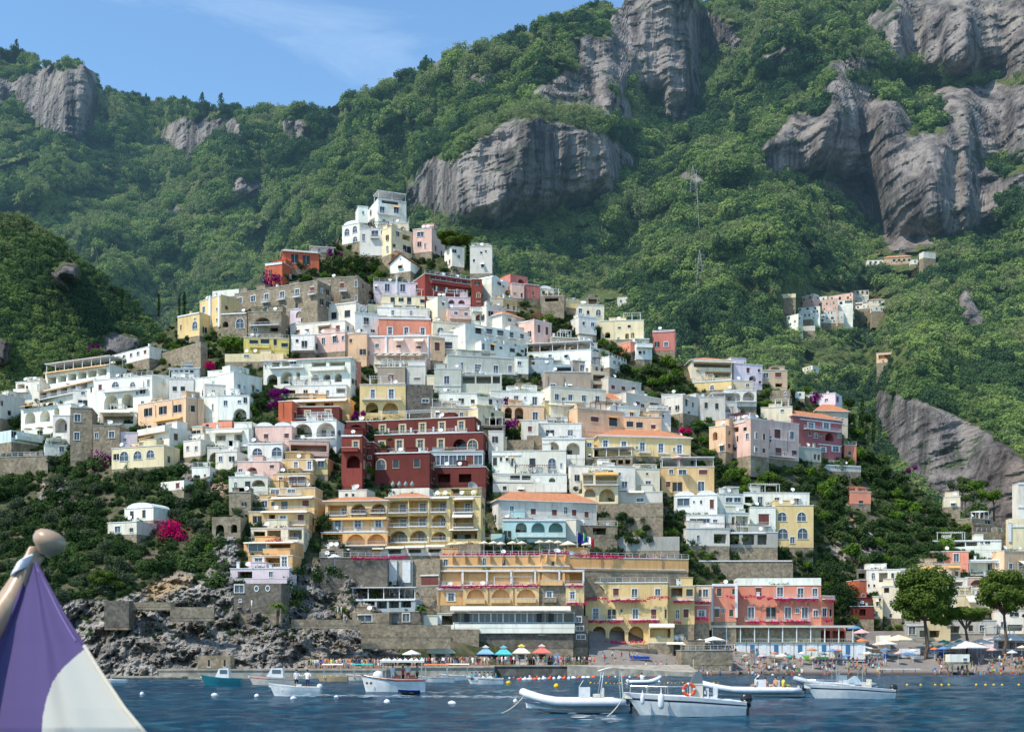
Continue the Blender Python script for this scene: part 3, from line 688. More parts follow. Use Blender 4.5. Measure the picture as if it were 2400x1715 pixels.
    for kd, x, y, w, h in its:
        ua, ub, za, zb = local((kd, x, y, w, h)); uc = (ua+ub)/2; w_ = ub-ua
        if kd in 'bB':
            s_, r_ = rail_mesh(w_, zb-za, kd == 'B'); key = ('slab', round(w_, 1), kd, col)
            if key not in PART: PART[key] = s_.mesh('balcony', wm if kd == 'B' else [WHITE])
            o = link('balcony', PART[key], root, X @ Matrix.Translation((uc, -.004, za))); link('railing', r_, o)
        elif kd in 'tT':
            q = MB(); dz = max(.35, min(zb-za, 1.6)); dd = min(2.2, max(1.0, dz*1.6))
            q.add([(ua, -.02, zb), (ub, -.02, zb), (ub, -dd, zb-dz*.8), (ua, -dd, zb-dz*.8), (ub, -dd, zb-dz), (ua, -dd, zb-dz)], [(0, 1, 2, 3), (3, 2, 4, 5)])
            q.tube([(ua+.05, -.02, zb-dz), (ua+.05, -dd, zb-dz*.82)], .03, 4); q.tube([(ub-.05, -.02, zb-dz), (ub-.05, -dd, zb-dz*.82)], .03, 4)
            o = q.build('awning', AWC if kd == 't' else AWO, root); o.matrix_local = X
        elif kd == 'c':
            q = MB(); q.box(max(ua, 0)-.05, min(ub, W)+.05, -.16, -.003, za, zb); o = q.build('cornice', WHITE, root); o.matrix_local = X
        elif kd == 'v':
            q = MB(); q.box(ua, ub, -.3, -.003, za, zb); q.box(ua-.08, ub+.08, -.36, -.003, zb+.002, zb+.15); o = q.build('pillar', WHITE, root); o.matrix_local = X
        elif kd == 'k':
            q = MB(); q.tube([(uc, -.12, za), (uc, -.12, zb)], .06, 5); o = q.build('drainpipe', IRON, root); o.matrix_local = X
        elif kd == 'o':
            q = MB(); r = w_/2; n = 14
            q.add([(uc+math.cos(a)*rr, yy, (za+zb)/2+math.sin(a)*rr*(zb-za)/w_) for rr, yy in ((r, -.05), (r*.7, -.05), (r*.7, .05)) for a in [2*math.pi*i/n for i in range(n)]], [(j*n+i, j*n+(i+1) % n, (j+1)*n+(i+1) % n, (j+1)*n+i) for j in (0, 1) for i in range(n)])
            o = q.build('round_window', WHITE, root); o.matrix_local = X
            q = MB(); q.add([(uc+math.cos(a)*r*.72, -.02, (za+zb)/2+math.sin(a)*r*.72*(zb-za)/w_) for a in [2*math.pi*i/n for i in range(n)]], [tuple(range(n))]); q.build('pane', GLP, o)
        elif kd == 'x':   # bracket (corbel)
            q = MB(); q.add([(u_, y_, z_) for u_ in (ua, ub) for y_, z_ in ((-.003, zb), (-.9, zb), (-.75, zb-(zb-za)*.3), (-.003, za))], [(0, 1, 2, 3), (4, 5, 6, 7), (0, 1, 5, 4), (1, 2, 6, 5), (2, 3, 7, 6)])
            o = q.build('bracket', wm, root); o.matrix_local = X
        elif kd in 'fF':
            FLOW.append((Matrix.Translation(P0) @ Matrix.Rotation(th, 4, 'Z') @ Matrix.Translation((uc, -1.05, (za+zb)/2)), w_, max(.5, zb-za), CUR['label'], x, y, kd, th, ox+x/k, oy+y/k))
    if not plainw and col not in ('glassg', 'dstone') and H > 2.8 and dp > 3.5:
        for sd in (0, 1):
            cx_, cy_ = P0.x+sd*W*c, P0.y+sd*W*s; vis_ = (-(cx_*c+cy_*s) > 0) if sd else ((cx_*c+cy_*s) > 0)
            if not vis_: continue
            for fl in range(max(1, int(H/3.1))):
                for yy in ([dp*.5] if dp < 6 else [dp*.28, dp*.7]):
                    if ar.random() < .3: continue
                    fm, gm = win_mesh(ar.choice('wdssr'), ar.choice([.7, .9]), ar.choice([1.1, 1.5]), col in ('dred', 'red'))
                    zz = fl*3.1+1.0
                    if zz+1.7 > H: continue
                    o = link('window', fm, root, X @ Matrix.Translation(((W+.15) if sd else -.15, yy, zz)) @ Matrix.Rotation(math.radians(90 if sd else -90), 4, 'Z')); link('pane', gm, o)
    rp = random.Random(int(P0.x*3+P0.z*29))
    if roof in ('flat', 'rail') and W > 4 and cr != 'Z' and H > 2:
        if rp.random() < .5:
            q = MB(); u0 = rp.uniform(.1, .5)*W
            for i in range(rp.randint(2, 6)): leaves(q, (min(W-.5, u0+i*.8), rp.uniform(.4, 1.2), H+rp.uniform(.1, .45)), rp.uniform(.35, .7), 26, .16, rp, (1, 1, .9))
            o = q.build('roof_plants', rp.choice([LF, LFB, LFD, LFB, LFM if rp.random() < .3 else LF]), root); o.matrix_local = X
        if rp.random() < .28 and W > 6:
            q = MB(); ww = rp.uniform(.3, .5)*W; u0 = rp.uniform(.2, .9*(W-ww)) if W-ww > .5 else .1
            for a_ in (0, .5, 1):
                for y_ in (.6, 3.2): q.box(u0+ww*a_-.06, u0+ww*a_+.06, y_-.06, y_+.06, H-.3, H+2.1)
            for i in range(int(ww/.5)+1): q.box(u0+i*.5-.04, u0+i*.5+.04, .3, 3.5, H+2.16, H+2.26)
            q.box(u0-.2, u0+ww+.2, .5, .62, H+2.1, H+2.158); q.box(u0-.2, u0+ww+.2, 3.1, 3.22, H+2.1, H+2.158); o = q.build('pergola', rp.choice([WHITE, BRN, WHITE]), root); o.matrix_local = X
    # roof clutter: chimneys, dishes, tanks
    rr = random.Random(int(P0.x*7+P0.z*13))
    if roof in ('flat', 'rail') and W > 4 and cr != 'Z':
        for i in range(rr.randint(1, 4)):
            u = rr.uniform(.8, W-.8); q = MB(); t = rr.random()
            if t < .36:
                hh = rr.uniform(.7, 1.4); q.box(u-.25, u+.25, 1, 1.5, H-.35, H+hh); q.box(u-.32, u+.32, .93, 1.57, H+hh, H+hh+.12); o = q.build('chimney', WHITE if rr.random() < .6 else wm, root)
            elif t < .62:
                q.tube([(u, 1, H-.35), (u, 1, H+.7)], .04, 5)
                Mx = Matrix.Translation((u, .9, H+.95)) @ Matrix.Rotation(math.radians(62), 4, 'X')
                q.lathe([(.001, -.12), (.3, -.06), (.48, .06), (.44, .06), (.001, -.08)], 12, 0, M=Mx); o = q.build('satellite_dish', WHITE, root)
            else:
                g_ = rr.uniform(.9, 2.4); u = min(max(u, g_+.2), W-g_-.2) if W > 2*g_+.6 else W/2; g_ = min(g_, W/2-.2); hh = rr.uniform(1.1, 2.1); q.box(u-g_, u+g_, 2.2, 5.0, H-.35, H+hh); q.box(u-g_-.08, u+g_+.08, 2.1, 5.1, H+hh, H+hh+.1); o = q.build('roof_hut', wm, root)
            o.matrix_local = X
    BUILT.append((name, ox+xl/k, oy+ytl/k, ox+xr/k, oy+yb/k, Dc, math.degrees(th)))
    return root
# ---- summit
H('C',1085,150,1335,150,350,'white','tower_house','tall white tower house with shaded roof terrace at the very top of the town','w*2 1120 235 1245 240 42 55;b 1180 275 210 20;L 1190 170 150 26;w*2 1135 330 1230 332 25 20',roof='canopy',th=22,side=('L',995),rh=2)
H('C',908,205,995,205,350,'white',None,None,'w 950 260 15 25',th=15)
H('C',1185,350,1355,352,440,'cream','house','cream house with an arched window directly below the white tower house','A 1303 410 50 50;w 1230 330 30 20',roof='rail')
H('C',765,380,920,350,530,'white','villa','white villa with dark arched windows on the left shoulder of the summit','a 808 432 44 60;a 878 408 40 60;a 880 497 40 50',roof='dome')
H('C',920,405,1200,400,640,'bluew','house','bluish white house with a curved stair wall below the summit tower','w 955 480 22 60;w 1055 445 60 55;d 1120 432 20 34;w 1170 447 15 30;w 1153 600 25 60;b 1055 480 80 14')
H('C',1202,385,1390,440,650,'pyel','house','pale yellow house with a brown roof terrace below the summit tower','w 1258 450 28 44;L 1335 482 70 46;w 1340 585 44 60;w 1225 555 15 36;b 1260 600 90 14')
H('C',1392,412,1560,395,612,'pink','house','old pink house beside the umbrella pine at the summit','w 1460 452 60 40;w 1450 540 20 44;w 1502 555 14 40',side=('R',1680))
H('C',1900,562,2095,560,800,'lgrey','house','greyish white house right of the two cypresses','d 2000 615 20 20;d 2040 602 16 16;d 1935 685 16 26;d 2010 730 24 30',side=('R',2145))
H('C',1740,560,1850,575,740,'creamw','house','small cream house half hidden behind the umbrella pine trunks','w 1760 600 25 30;w 1800 650 20 30')
H('C',240,600,560,620,760,'orred','villa','orange red villa with dark shuttered windows and a yellow eave','s*2 343 668 445 680 38 78;c 380 600 330 10',roof='tile',rh=1.2,th=14,side=('L',150))
H('C',80,712,232,704,850,'orred',None,None,'w 130 790 15 50;c 160 718 150 14',th=-20)
H('C',490,560,690,572,612,'creamw','house','low white house with a thin tiled roof right of the orange red villa','w 560 590 20 20',roof='tile',rh=.8)
H('C',1190,712,1372,700,790,'white','chapel','little white gabled house with an orange tiled roof below the summit','d 1278 742 30 22;o 1282 672 18 18',roof='gable',th=-24,side=('R',1525),rh=2.6)
# ---- yellow villa and stone palace
H('B',215,462,382,430,620,'yellow','villa','yellow villa with white trimmed arched door at the left end of the ridge','a 347 527 38 60;w 347 480 14 14;w 240 545 10 40;c 300 448 160 8',coping=True)
H('B',384,350,545,296,548,'yellow',None,None,'w 415 410 20 50;d 410 482 28 44;w 515 405 12 20;w 515 486 12 20;v 465 420 14 220;v 535 425 12 230',side=None)
H('B',480,268,682,250,310,'white','house','plain white block behind the yellow ridge villa','',dD=4,roof='none')
H('B',650,290,1280,186,440,'stone','palace','long weathered stone palace with a wavy roofline and two rows of windows','w*3 690 340 893 312 32 46;w*4 1012 295 1355 245 32 50;w*2 888 405 1012 395 26 36;d 1122 380 22 36;b*4 890 350 1245 288 52 12',coping=True)
H('B',1282,186,1590,146,440,'stone',None,None,'w*3 1355 245 1578 212 30 50;d 1355 340 26 22;d 1480 322 24 20;w 1578 322 22 40;b*2 1355 285 1480 265 52 12',side=('R',1715),th=-12)
H('B',545,442,742,432,600,'stone','house','old stone house with a large glazed arch under the stone palace','a 690 512 60 76;A 580 520 42 44;c 640 440 190 8')
H('B',750,430,1005,420,600,'stone','house','stone house with an arched loggia and laundry under the palace','A 860 497 130 60;L 950 560 60 30;b 880 520 220 18')
H('B',718,610,1062,640,718,'yelg','villa','bright yellow villa with rounded corners behind the green tree','d*2 795 655 880 650 66 34;d 958 655 26 50;d 1030 678 50 30;B 840 690 150 20',th=8,roof='rail')
H('B',575,745,1020,742,805,'pyel','house','pale yellow lower house with arched glazing under the bright yellow villa','a 830 738 64 42;a 910 732 50 42;w 740 750 40 30')
H('B',1215,392,1572,352,522,'creamw','house','cream white house with three dark windows right of the laundry arch','d*3 1303 470 1508 440 42 52;c 1390 372 350 8')
H('B',1072,410,1212,400,524,'lilac','house','faded pinkish house with a half round niche between cream neighbours','A 1145 445 60 50;w 1170 490 20 30')
H('B',1072,525,1490,492,602,'creamw','house','cream house with awning over its terrace below the three dark windows','L 1330 560 86 50;w 1435 552 30 44;w*2 1130 578 1200 572 30 30;b 1300 592 380 18;t 1330 528 100 16')
H('B',1078,604,1258,600,732,'bluew','house','pale blue house with a long balcony above the arched white hotel','w 1180 672 28 56;w 1125 645 20 24;b 1170 712 170 16')
H('B',1262,598,1490,578,732,'pink','house','pale pink house with three narrow windows behind the dark olive tree','w*2 1325 648 1408 634 25 52;w 1475 625 20 34')
H('B',1500,588,1600,580,700,'salmon','house','plain salmon house left of the beige pink restaurant house','w 1540 630 18 26',th=-20,side=('R',1700))
H('D',45,332,242,336,570,'peach','house','plain peach house wall left of the restaurant terrace','w 90 400 25 40',th=-10)
H('D',130,128,350,150,332,'bluew','house','bluish white house with one tall dark window next to the stone palace','s 237 215 28 70;b 237 245 60 20;w*2 190 300 300 305 20 24')
# ---- red palace group
H('C',1045,872,1550,892,990,'lilac','house','lilac washed house with three pale windows left of the red palace','w*3 1165 925 1440 932 44 66;w 1065 925 15 26;v 1248 900 14 160',roof='rail')
H('C',1500,800,1905,858,1010,'red','palace','red palace with white balconies and a square red side tower','d*4 1570 845 1850 884 50 38;B*1 1720 898 340 20;d*4 1600 938 1870 975 46 40;B 1740 1000 330 22;v*4 1600 950 1870 985 12 60',side=('L',1290),roof='rail')
H('C',1912,850,2003,850,1205,'red',None,None,'w 1962 885 26 34;a 1975 990 26 42;w 1975 1072 32 40',side=('R',2030))
H('C',1555,1008,1905,1015,1110,'lilac',None,None,'A 1735 1062 56 64;A 1825 1065 60 64;d 1640 1060 30 40;B 1790 1098 220 16')
H('C',1700,1112,1905,1122,1240,'pink',None,None,'w*2 1775 1152 1865 1160 30 26;B 1810 1196 180 20')
H('C',1907,1100,2035,1108,1222,'white',None,None,'A 1980 1192 60 56;B 1975 1130 110 20')
H('C',1112,995,1608,1010,1092,'pyel','house','pale yellow house with two tall dark doors under the lilac house','d*2 1213 1048 1360 1048 38 74;w 1287 1032 26 34;d 1500 1045 84 34;b 1285 1078 260 16')
H('C',1612,1005,1706,1022,1200,'cream',None,None,'w 1660 1070 20 30')
H('C',992,1066,1110,1078,1130,'pyel',None,None,'w 1105 1035 20 24',roof='rail')
H('C',1075,1102,1542,1112,1192,'creamw','house','cream house with a wide terrace of pot plants above the salmon house','p*3 1215 1148 1540 1150 30 40;b 1290 1172 420 18')
H('C',1088,1192,1552,1202,1345,'salmon','house','salmon house with three white shuttered windows','p*3 1190 1308 1480 1316 46 66;c 1320 1202 460 10')
H('D',245,356,850,350,592,'pink','restaurant_house','beige pink house with two white window awnings above a restaurant terrace','w 340 450 34 40;r*2 545 452 735 462 44 28;t*2 550 398 740 404 90 40;c 540 358 600 10;v 425 470 18 220;v 825 470 14 220')
H('D',852,362,985,376,592,'peach',None,None,'w 912 455 46 80')
H('D',310,606,812,606,650,'cream','terrace','cream restaurant terrace with balustrade full of parasols','B 560 612 490 30',roof='canopy',depth=4.5,cat='terrace')
H('D',345,655,607,650,815,'taupe','house','weathered grey brown house with one brown shuttered window','r 470 752 50 58;c 476 806 260 8')
H('D',175,818,612,820,1120,'yellow',None,None,'p 300 905 50 82;p 475 905 60 84;b 385 945 380 34;A 290 1035 120 100;A 465 1038 150 110;d 300 1060 44 50;w 480 1066 66 54;L 255 760 120 60',side=('L',135))
H('D',607,815,875,822,1130,'dstone','retaining_wall','tall dark stone retaining wall right of the yellow house with arches','w 800 970 60 34',depth=3,cat='wall',roof='none')
# ---- grey green house, white long house
H('D',1180,240,1922,352,455,'white','house','long white house with dark shuttered windows under a cream tile edge','d*3 1303 305 1513 325 58 58;d*3 1620 345 1818 385 36 54;b*3 1398 338 1620 372 70 14;b*2 1718 385 1818 400 60 14',side=('L',1000))
H('D',940,345,1372,360,515,'bluew','house','pale blue grey house with two dark shuttered bays left of the round bush','d*2 1020 448 1175 445 70 76;d 1302 435 20 44;b*2 1020 475 1175 472 90 16')
H('D',1330,402,1745,470,540,'white','house','white lower house with small dark windows and blind arches under the long white house','w 1350 456 25 58;d 1438 465 34 56;d 1518 468 26 26;d 1628 490 48 38;d 1722 498 30 26;A 1850 480 60 50')
H('D',870,218,1180,240,345,'cream','house','cream house with a row of three relief arches above the salmon house','a 945 298 60 50;a 1080 298 60 50;w 1150 298 20 36')
H('D',1010,536,1662,572,722,'ggrey','house','grey green house with tall white trimmed windows and stepped terraces','w 1300 665 62 76;w 1470 672 44 72;w 1605 668 32 66;w 1146 640 24 70;b 1410 705 500 18')
H('D',885,668,1140,668,910,'ggrey',None,None,'w 1003 772 46 76;c 1010 828 256 6;w 1012 868 34 16',side=('L',822),roof='rail')
H('D',1142,724,1525,724,905,'ggrey',None,None,'L 1210 768 120 76;L 1355 768 140 76;L 1475 770 70 70')
H('D',1668,555,1780,560,715,'white','house','little white cube house with one square window between grey green and brown houses','w 1695 615 34 34;w 1715 765 28 34')
H('D',1790,795,1810,800,870,'stone',None,None,'')
H('D',1660,800,1805,806,870,'stone','house','low square stone box house left of the brown house','')
H('E',515,1100,955,1110,1380,'taupe','house','tall brown house with three white framed windows and arched balconies','w*2 593 1258 738 1272 50 84;w 872 1290 34 74;b*2 600 1300 745 1315 90 18;k*2 545 1250 698 1260 6 220',side=('L',365))
H('E',780,992,955,1005,1110,'taupe',None,None,'w 872 1065 44 60')
H('E',515,1374,882,1388,1570,'olive','house','olive yellow house with a dark double loggia below the brown house','L*2 610 1485 758 1485 96 120;t*2 610 1412 758 1414 130 26;c 690 1380 370 6')
H('E',340,922,955,888,1010,'white','house','white house with white pergola and blue roof terrace above the brown house','d*2 368 975 440 975 28 32;w 565 962 28 50;d 715 950 30 28;b 520 990 300 16',roof='canopy')
H('E',340,1035,782,1030,1105,'glassg',None,None,'L 690 1075 150 40')
H('E',230,965,342,968,1115,'bluew','house','narrow pale house beside the blue roofed terrace','d 272 1022 32 34')
# ---- white clusters at left
H('A',345,890,835,825,990,'white','hotel','long white terraced hotel stepping down at the left end of the town','L*6 395 945 780 880 64 56;T 590 862 480 16',roof='canopy')
H('A',270,1040,722,938,1110,'white',None,None,'L*5 330 1060 640 985 50 46;T 500 1000 420 14;b 450 1060 380 18')
H('A',160,1172,540,1122,1310,'white',None,None,'A 230 1230 78 90;A 342 1216 78 90;A 432 1186 40 70;T 300 1130 260 14')
H('A',120,962,300,950,1120,'creamw',None,None,'L 160 998 56 50;w 205 1002 15 30;w 292 1000 12 44;B 170 1028 100 20')
H('A',85,1322,410,1380,1440,'mint','terrace','mint white terrace with a low glass wall and three parasols at far left','w 105 1350 22 60;B 250 1400 280 26',depth=7,cat='terrace',roof='none')
H('A',402,1215,530,1215,1440,'bluew','house','narrow white tower house with a red shuttered arch','A 465 1290 90 110;r 472 1285 20 50;w 445 1398 34 56;A 440 1192 40 30')
H('A',340,1432,512,1442,1520,'white',None,None,'w 470 1470 34 44')
H('A',535,1155,700,1160,1560,'stone','tower_house','square old stone tower with two bluish windows','w 590 1232 44 54;w 585 1370 40 58')
H('A',555,1022,718,1026,1160,'bluew','house','pale blue house on top of the square stone tower','w 632 1042 30 24;s 630 1118 44 42',side=('R',800))
H('A',720,948,1158,906,1190,'white','house','big white house with two deep arches over a dark terrace','A 845 1112 108 112;A 970 1102 86 112;a 878 978 55 40;w 1130 965 15 44;w 762 1000 25 40;a 1010 978 40 38;b 960 1015 330 22;d*2 850 1120 880 1120 26 46;k 1095 1000 5 100',roof='rail')
H('A',1160,905,1284,914,1110,'white',None,None,'w*2 1198 972 1238 974 18 22')
H('A',760,1192,1040,1192,1300,'cream','terrace_house','cream terrace house with a long white awning below two deep arches','t 880 1186 250 34;L 900 1245 230 60;b 850 1270 180 20')
H('A',705,1292,910,1290,1520,'stone','house','old rough stone house with two small windows above a purple bush','w 735 1366 25 44;w 850 1358 40 48')
H('A',1286,934,1475,938,1110,'bluew','house','plain white house with two square dark windows beneath a glass gallery','d*2 1330 1010 1392 1010 32 34')
H('A',1286,858,1520,856,930,'glassg','gallery_house','long glazed gallery with a row of dark panes under the green terraces','d*5 1302 897 1460 893 28 54',roof='flat')
H('A',1050,1132,1415,1076,1305,'peach','house','apricot house with a row of dark open shutters','s*3 1128 1188 1352 1160 38 58;s 1120 1312 40 40;s 1235 1290 40 30;d 1350 1276 30 40;T 1290 1245 200 20;k 1187 1180 5 90;k 1318 1160 5 120')
H('A',1415,1076,1552,1092,1305,'peach',None,None,'s 1452 1160 38 46;k 1500 1180 5 200')
H('A',1050,1352,1290,1308,1450,'creamw','house','cream house with a curved white terrace wall below the apricot house','B 1180 1330 210 40;a 1222 1402 32 40;L 1080 1410 180 50;T 1080 1390 180 16')
H('A',912,1342,1046,1345,1450,'lilac','house','pinkish low house left of the curved white terrace','w 950 1400 20 30')
H('A',850,1466,1248,1440,1612,'pyel','house','pale yellow house with three glazed arches and castellated parapet at left','a 945 1524 64 72;a 1048 1515 62 62;a 1145 1505 58 60;w 885 1528 25 44')
H('A',0,1040,190,1100,1250,'lgrey','house','grey flat roofed house at the left edge with a dark opening','L 95 1072 70 30;w 12 1120 12 40')
H('G',0,695,455,682,860,'stone','retaining_wall','long stone retaining wall under the leftmost terrace','',depth=3,cat='wall',roof='rail')
H('B',340,932,528,916,1078,'white','house','white cubist house with a brown arched window and a big entrance arch','a 423 1036 44 58')
H('B',530,882,640,878,1090,'white',None,None,'a 580 1002 54 88;w 582 1040 20 20')
H('B',642,884,858,932,1055,'white',None,None,'w 683 1000 24 44;w 725 1000 12 24;w 790 1010 20 44')
H('B',340,1078,520,1066,1236,'white',None,None,'w 483 1152 12 48')
H('B',522,1062,762,1062,1248,'white',None,None,'w 580 1118 28 38;A 690 1202 100 84;s 730 1097 18 42;w 685 1108 22 20')
# ---- white arched hotel centre left
H('B',868,800,1532,772,1005,'white','hotel','white hotel with two storeys of arches and a salmon side wall','L*2 962 822 1040 818 60 40;w 1095 810 46 30;b 1050 845 260 16;A 1045 925 95 92;A 935 942 80 84;A 1132 920 30 78;w 1200 945 12 20;w 885 840 12 24;A 1262 938 60 66;A 1350 930 56 66;A 1437 926 56 66;L 1290 828 110 46;L 1430 824 120 46;B 1360 862 270 18',roof='tile',rh=1.0)
H('B',1532,774,1612,826,1005,'salmon',None,None,'d 1550 826 15 40')
H('H',880,20,1470,8,132,'bluew','house','pale blue house with a long dark balcony under the white arched hotel','L 935 80 96 48;w*3 1080 82 1290 86 25 52;L 1420 62 96 50;b 1160 112 600 26')
H('H',890,150,1500,132,222,'orange','terrace_house','orange terrace house shaded by a long cream awning','t 1220 160 520 36;L 1130 192 90 30;L 1300 190 90 30')
H('H',822,168,952,162,360,'orred','house','narrow orange red house beside the purple climber','w 825 240 26 50;k 870 250 6 150')
H('H',990,218,1402,215,340,'dred','house','dark red house with two pale doors and an iron balcony','p 1100 282 50 50;p 1295 272 50 50;b 1150 318 350 26',side=('R',1520))
H('H',945,362,1375,346,525,'bluew','house','pale blue house with two wide shaded arches','A 1050 440 186 128;A 1272 432 180 136;d 1090 470 70 26;p 1215 458 60 80;w 1320 450 70 56;b 1150 505 420 26')
H('H',920,535,1302,542,695,'rose','house','rose brown house with a white balustrade terrace and vine','L 1110 612 340 68;B 1110 668 380 34;d 1030 632 60 20;d 1240 622 50 30')
H('H',850,722,1150,716,850,'ochre','house','ochre house with two white doors above the stepped ochre tower','p*2 988 778 1117 772 46 76;b 1040 805 240 34')
H('H',1152,715,1292,712,860,'olive',None,None,'w 1225 752 60 76')
H('H',770,855,1122,850,975,'ochre','apartment_house','tall stepped ochre apartment house with a balcony on every floor, descending to a white base','p 845 922 46 76;w 1000 910 150 64;b 900 945 380 34')
H('H',590,995,1172,985,1085,'ochre',None,None,'w 790 1022 80 46;w 945 1004 70 56;b 850 1038 400 36')
H('H',590,1102,1165,1080,1215,'ochre',None,None,'w 690 1142 56 66;d 880 1150 60 76;w 1080 1132 60 60;b 820 1192 540 36;t 960 1082 400 26;d 770 1140 30 40')
H('H',540,1216,1112,1212,1372,'ochre',None,None,'s 620 1287 50 66;L 760 1282 60 86;p 865 1290 76 76;w 1035 1272 56 66;b 880 1322 400 38;t 880 1216 440 22')
H('H',560,1372,1062,1368,1510,'cream',None,None,'L 640 1440 110 80;L 780 1436 130 96;L 980 1428 130 96;b 780 1480 470 36;w 980 1430 80 70')
H('M',460,86,912,74,205,'orange',None,None,'w 582 125 150 60;L 780 112 190 50;B 770 160 250 40;t 690 80 440 14')
H('M',500,202,892,192,315,'orange',None,None,'p 590 257 90 86;L 715 247 130 90;p 820 247 60 86;b 760 285 250 34',side=('L',380))
H('M',340,315,862,308,445,'lilac',None,None,'w 700 362 35 46;L 470 365 130 60;B 600 425 510 26')
H('M',370,446,792,440,705,'dstone',None,None,'w 418 487 80 70;o*2 572 487 672 485 44 56;w 430 596 20 24',roof='none')
H('H',130,432,540,418,605,'white','house','white house with two dark bays and a yellow striped awning','L 270 522 100 84;L 440 512 80 84;t 350 455 280 34;b 330 585 400 22',roof='flat')
H('H',145,605,430,605,735,'creamw',None,None,'A 220 692 108 84;A 365 684 108 94;w 468 660 30 78')
H('H',600,402,948,398,548,'pink','house','pale pink house with two small brown windows and white roof domes','r*2 705 495 900 490 44 44',roof='dome')
H('H',530,565,862,560,708,'bluew','house','light blue house with two big arched windows','a*2 622 652 808 642 96 88;c 700 562 330 10')
H('H',430,738,832,735,868,'pink','house','faded pink house with blind arches under the light blue house','w 460 822 34 30;A 570 820 100 66;w 760 785 40 30;b 560 860 260 20')
H('H',350,884,720,882,1025,'white','house','white house with vaulted porch and dark door beside the tall trees','d 530 962 48 78;a 415 962 28 66;A 630 940 130 64')
H('H',352,1030,560,1030,1210,'stone',None,None,'')
H('H',0,792,170,788,925,'white','house','small white house with two dark windows among the left gardens','d 55 885 40 38;w 122 870 15 26',roof='rail')
H('H',45,742,150,742,790,'white',None,None,'r 77 765 34 34')
H('H',100,372,380,350,410,'salmon','terrace_house','low salmon terrace under a dark sloping pergola roof','d 145 395 30 30',roof='none')
H('H',0,410,100,400,520,'beige','house','small beige house with a dark balcony left of the yellow striped awning','w 40 470 50 60;b 45 500 100 20')
H('H',190,1262,460,1262,1490,'stone','ruin','overgrown stone ruin with two dark arches in the garden slope','A 265 1390 80 110;A 400 1372 60 80',roof='none')
H('G',1185,1192,1460,1168,1300,'white','house','white garden house with a wavy roof above the magenta bougainvillea','d 1255 1244 32 76;d 1370 1234 32 76',roof='dome')
H('G',1025,1328,1300,1302,1432,'creamw',None,None,'d 1250 1386 36 40;w 1120 1380 50 60')
H('G',1530,935,1750,912,1010,'creamw','house','broken white outbuilding on the garden path','r 1690 965 36 50',roof='none')
# ---- big red palace
H('I',430,152,1472,108,268,'dred','palace','large dark red palace with cream baroque window frames and a glass veranda','p*2 595 228 785 222 56 76;p*3 975 212 1345 192 56 78;b 900 262 1000 16;v*5 655 245 1510 215 14 36',roof='flat',rh=1)
H('I',250,156,432,152,274,'dred',None,None,'A 342 224 170 84;b 330 262 180 18')
H('I',520,284,1552,256,450,'dred',None,None,'p 590 388 56 86;p*2 755 380 955 376 64 96;p 1150 372 56 96;A 1328 366 126 96;a 1452 368 86 86;b 790 432 480 22;b 1330 425 300 20;w 1328 370 90 80')
H('I',522,458,1042,446,770,'dred',None,None,'a 582 560 80 92;d 722 556 56 76 ;d 922 550 54 76;c 780 452 520 8;w 582 560 40 40')
H('I',1048,440,1552,434,578,'glassg',None,None,'w*6 1105 520 1505 516 76 90',roof='flat')
H('I',1044,592,1576,584,760,'dred',None,None,'L 1180 690 120 80;L 1380 690 120 80')
H('I',205,286,400,284,772,'red',None,None,'p 340 378 52 70;A 316 535 128 120;B 290 424 160 26;c 300 292 190 10')
H('I',412,352,512,350,640,'red',None,None,'w 460 387 28 28;w 473 492 28 28;a 465 572 34 56')
# ---- I2 ochre hotel
H('I',50,912,640,900,1066,'ochre','hotel','ochre hotel with four storeys of loggias, balconies and terracotta roof edges','L 165 995 180 104;A 365 990 150 110;A 556 985 146 108;p*3 200 1000 575 985 70 72;b 165 1035 190 24;b 370 1022 150 20;b 556 1012 150 20',roof='tile',rh=1.1,D=260,th=-6)
H('I',45,1102,640,1062,1202,'orange',None,None,'p 170 1138 76 84;p 360 1130 80 80;p 555 1122 76 80;b 130 1185 170 36;b 430 1178 390 36;T 340 1078 590 30',D=258.8,th=-6)
H('I',10,1214,640,1202,1352,'orange',None,None,'L 120 1265 190 84;A 340 1272 180 104;A 535 1264 180 104;p*3 165 1282 560 1268 76 84;b 120 1320 190 30;b 440 1318 380 26',D=257.5,th=-6)
H('I',642,876,1040,870,1312,'yellow',None,None,'L 745 962 180 118;L 935 957 180 118;L 745 1104 180 104;L 935 1098 170 104;A 745 1242 180 104;A 935 1236 170 104;p*2 762 965 955 955 76 84;p*2 765 1108 950 1100 72 80;p*2 750 1252 938 1242 72 80;b*2 745 1008 935 1002 176 26;b*2 745 1145 935 1138 176 22;b 840 1292 370 20',roof='tile',rh=1.3,D=259.5,th=-6)
H('I',1042,872,1240,868,1312,'yellow',None,None,'L 1130 955 150 104;A 1130 1094 140 120;A 1130 1242 150 90;p 1145 950 70 84;p 1150 1098 56 80;w 1145 1240 40 50;b 1130 1002 150 24;b 1130 1140 140 24;b 1130 1276 150 20;t 1140 878 180 26',D=259.2,th=-6)
H('I',1242,866,1530,868,1312,'yellow',None,None,'L 1362 955 180 110;L 1362 1090 190 120;L 1370 1230 250 76;p 1385 955 60 84;w 1320 1240 120 60;r 1470 1235 30 60;d 1490 945 14 30;t 1375 888 180 24;t 1362 1050 190 50;t 1370 1180 280 24;b 1365 1004 190 24;b 1365 1145 200 30',D=259,th=-6)
H('I',222,1366,1185,1340,1430,'lgrey',None,None,'L*5 330 1395 1090 1372 120 50;t*5 330 1366 1100 1336 180 26',roof='none',D=256.5,th=-6)
H('I',10,1362,222,1360,1440,'stone',None,None,'A 110 1405 110 60')
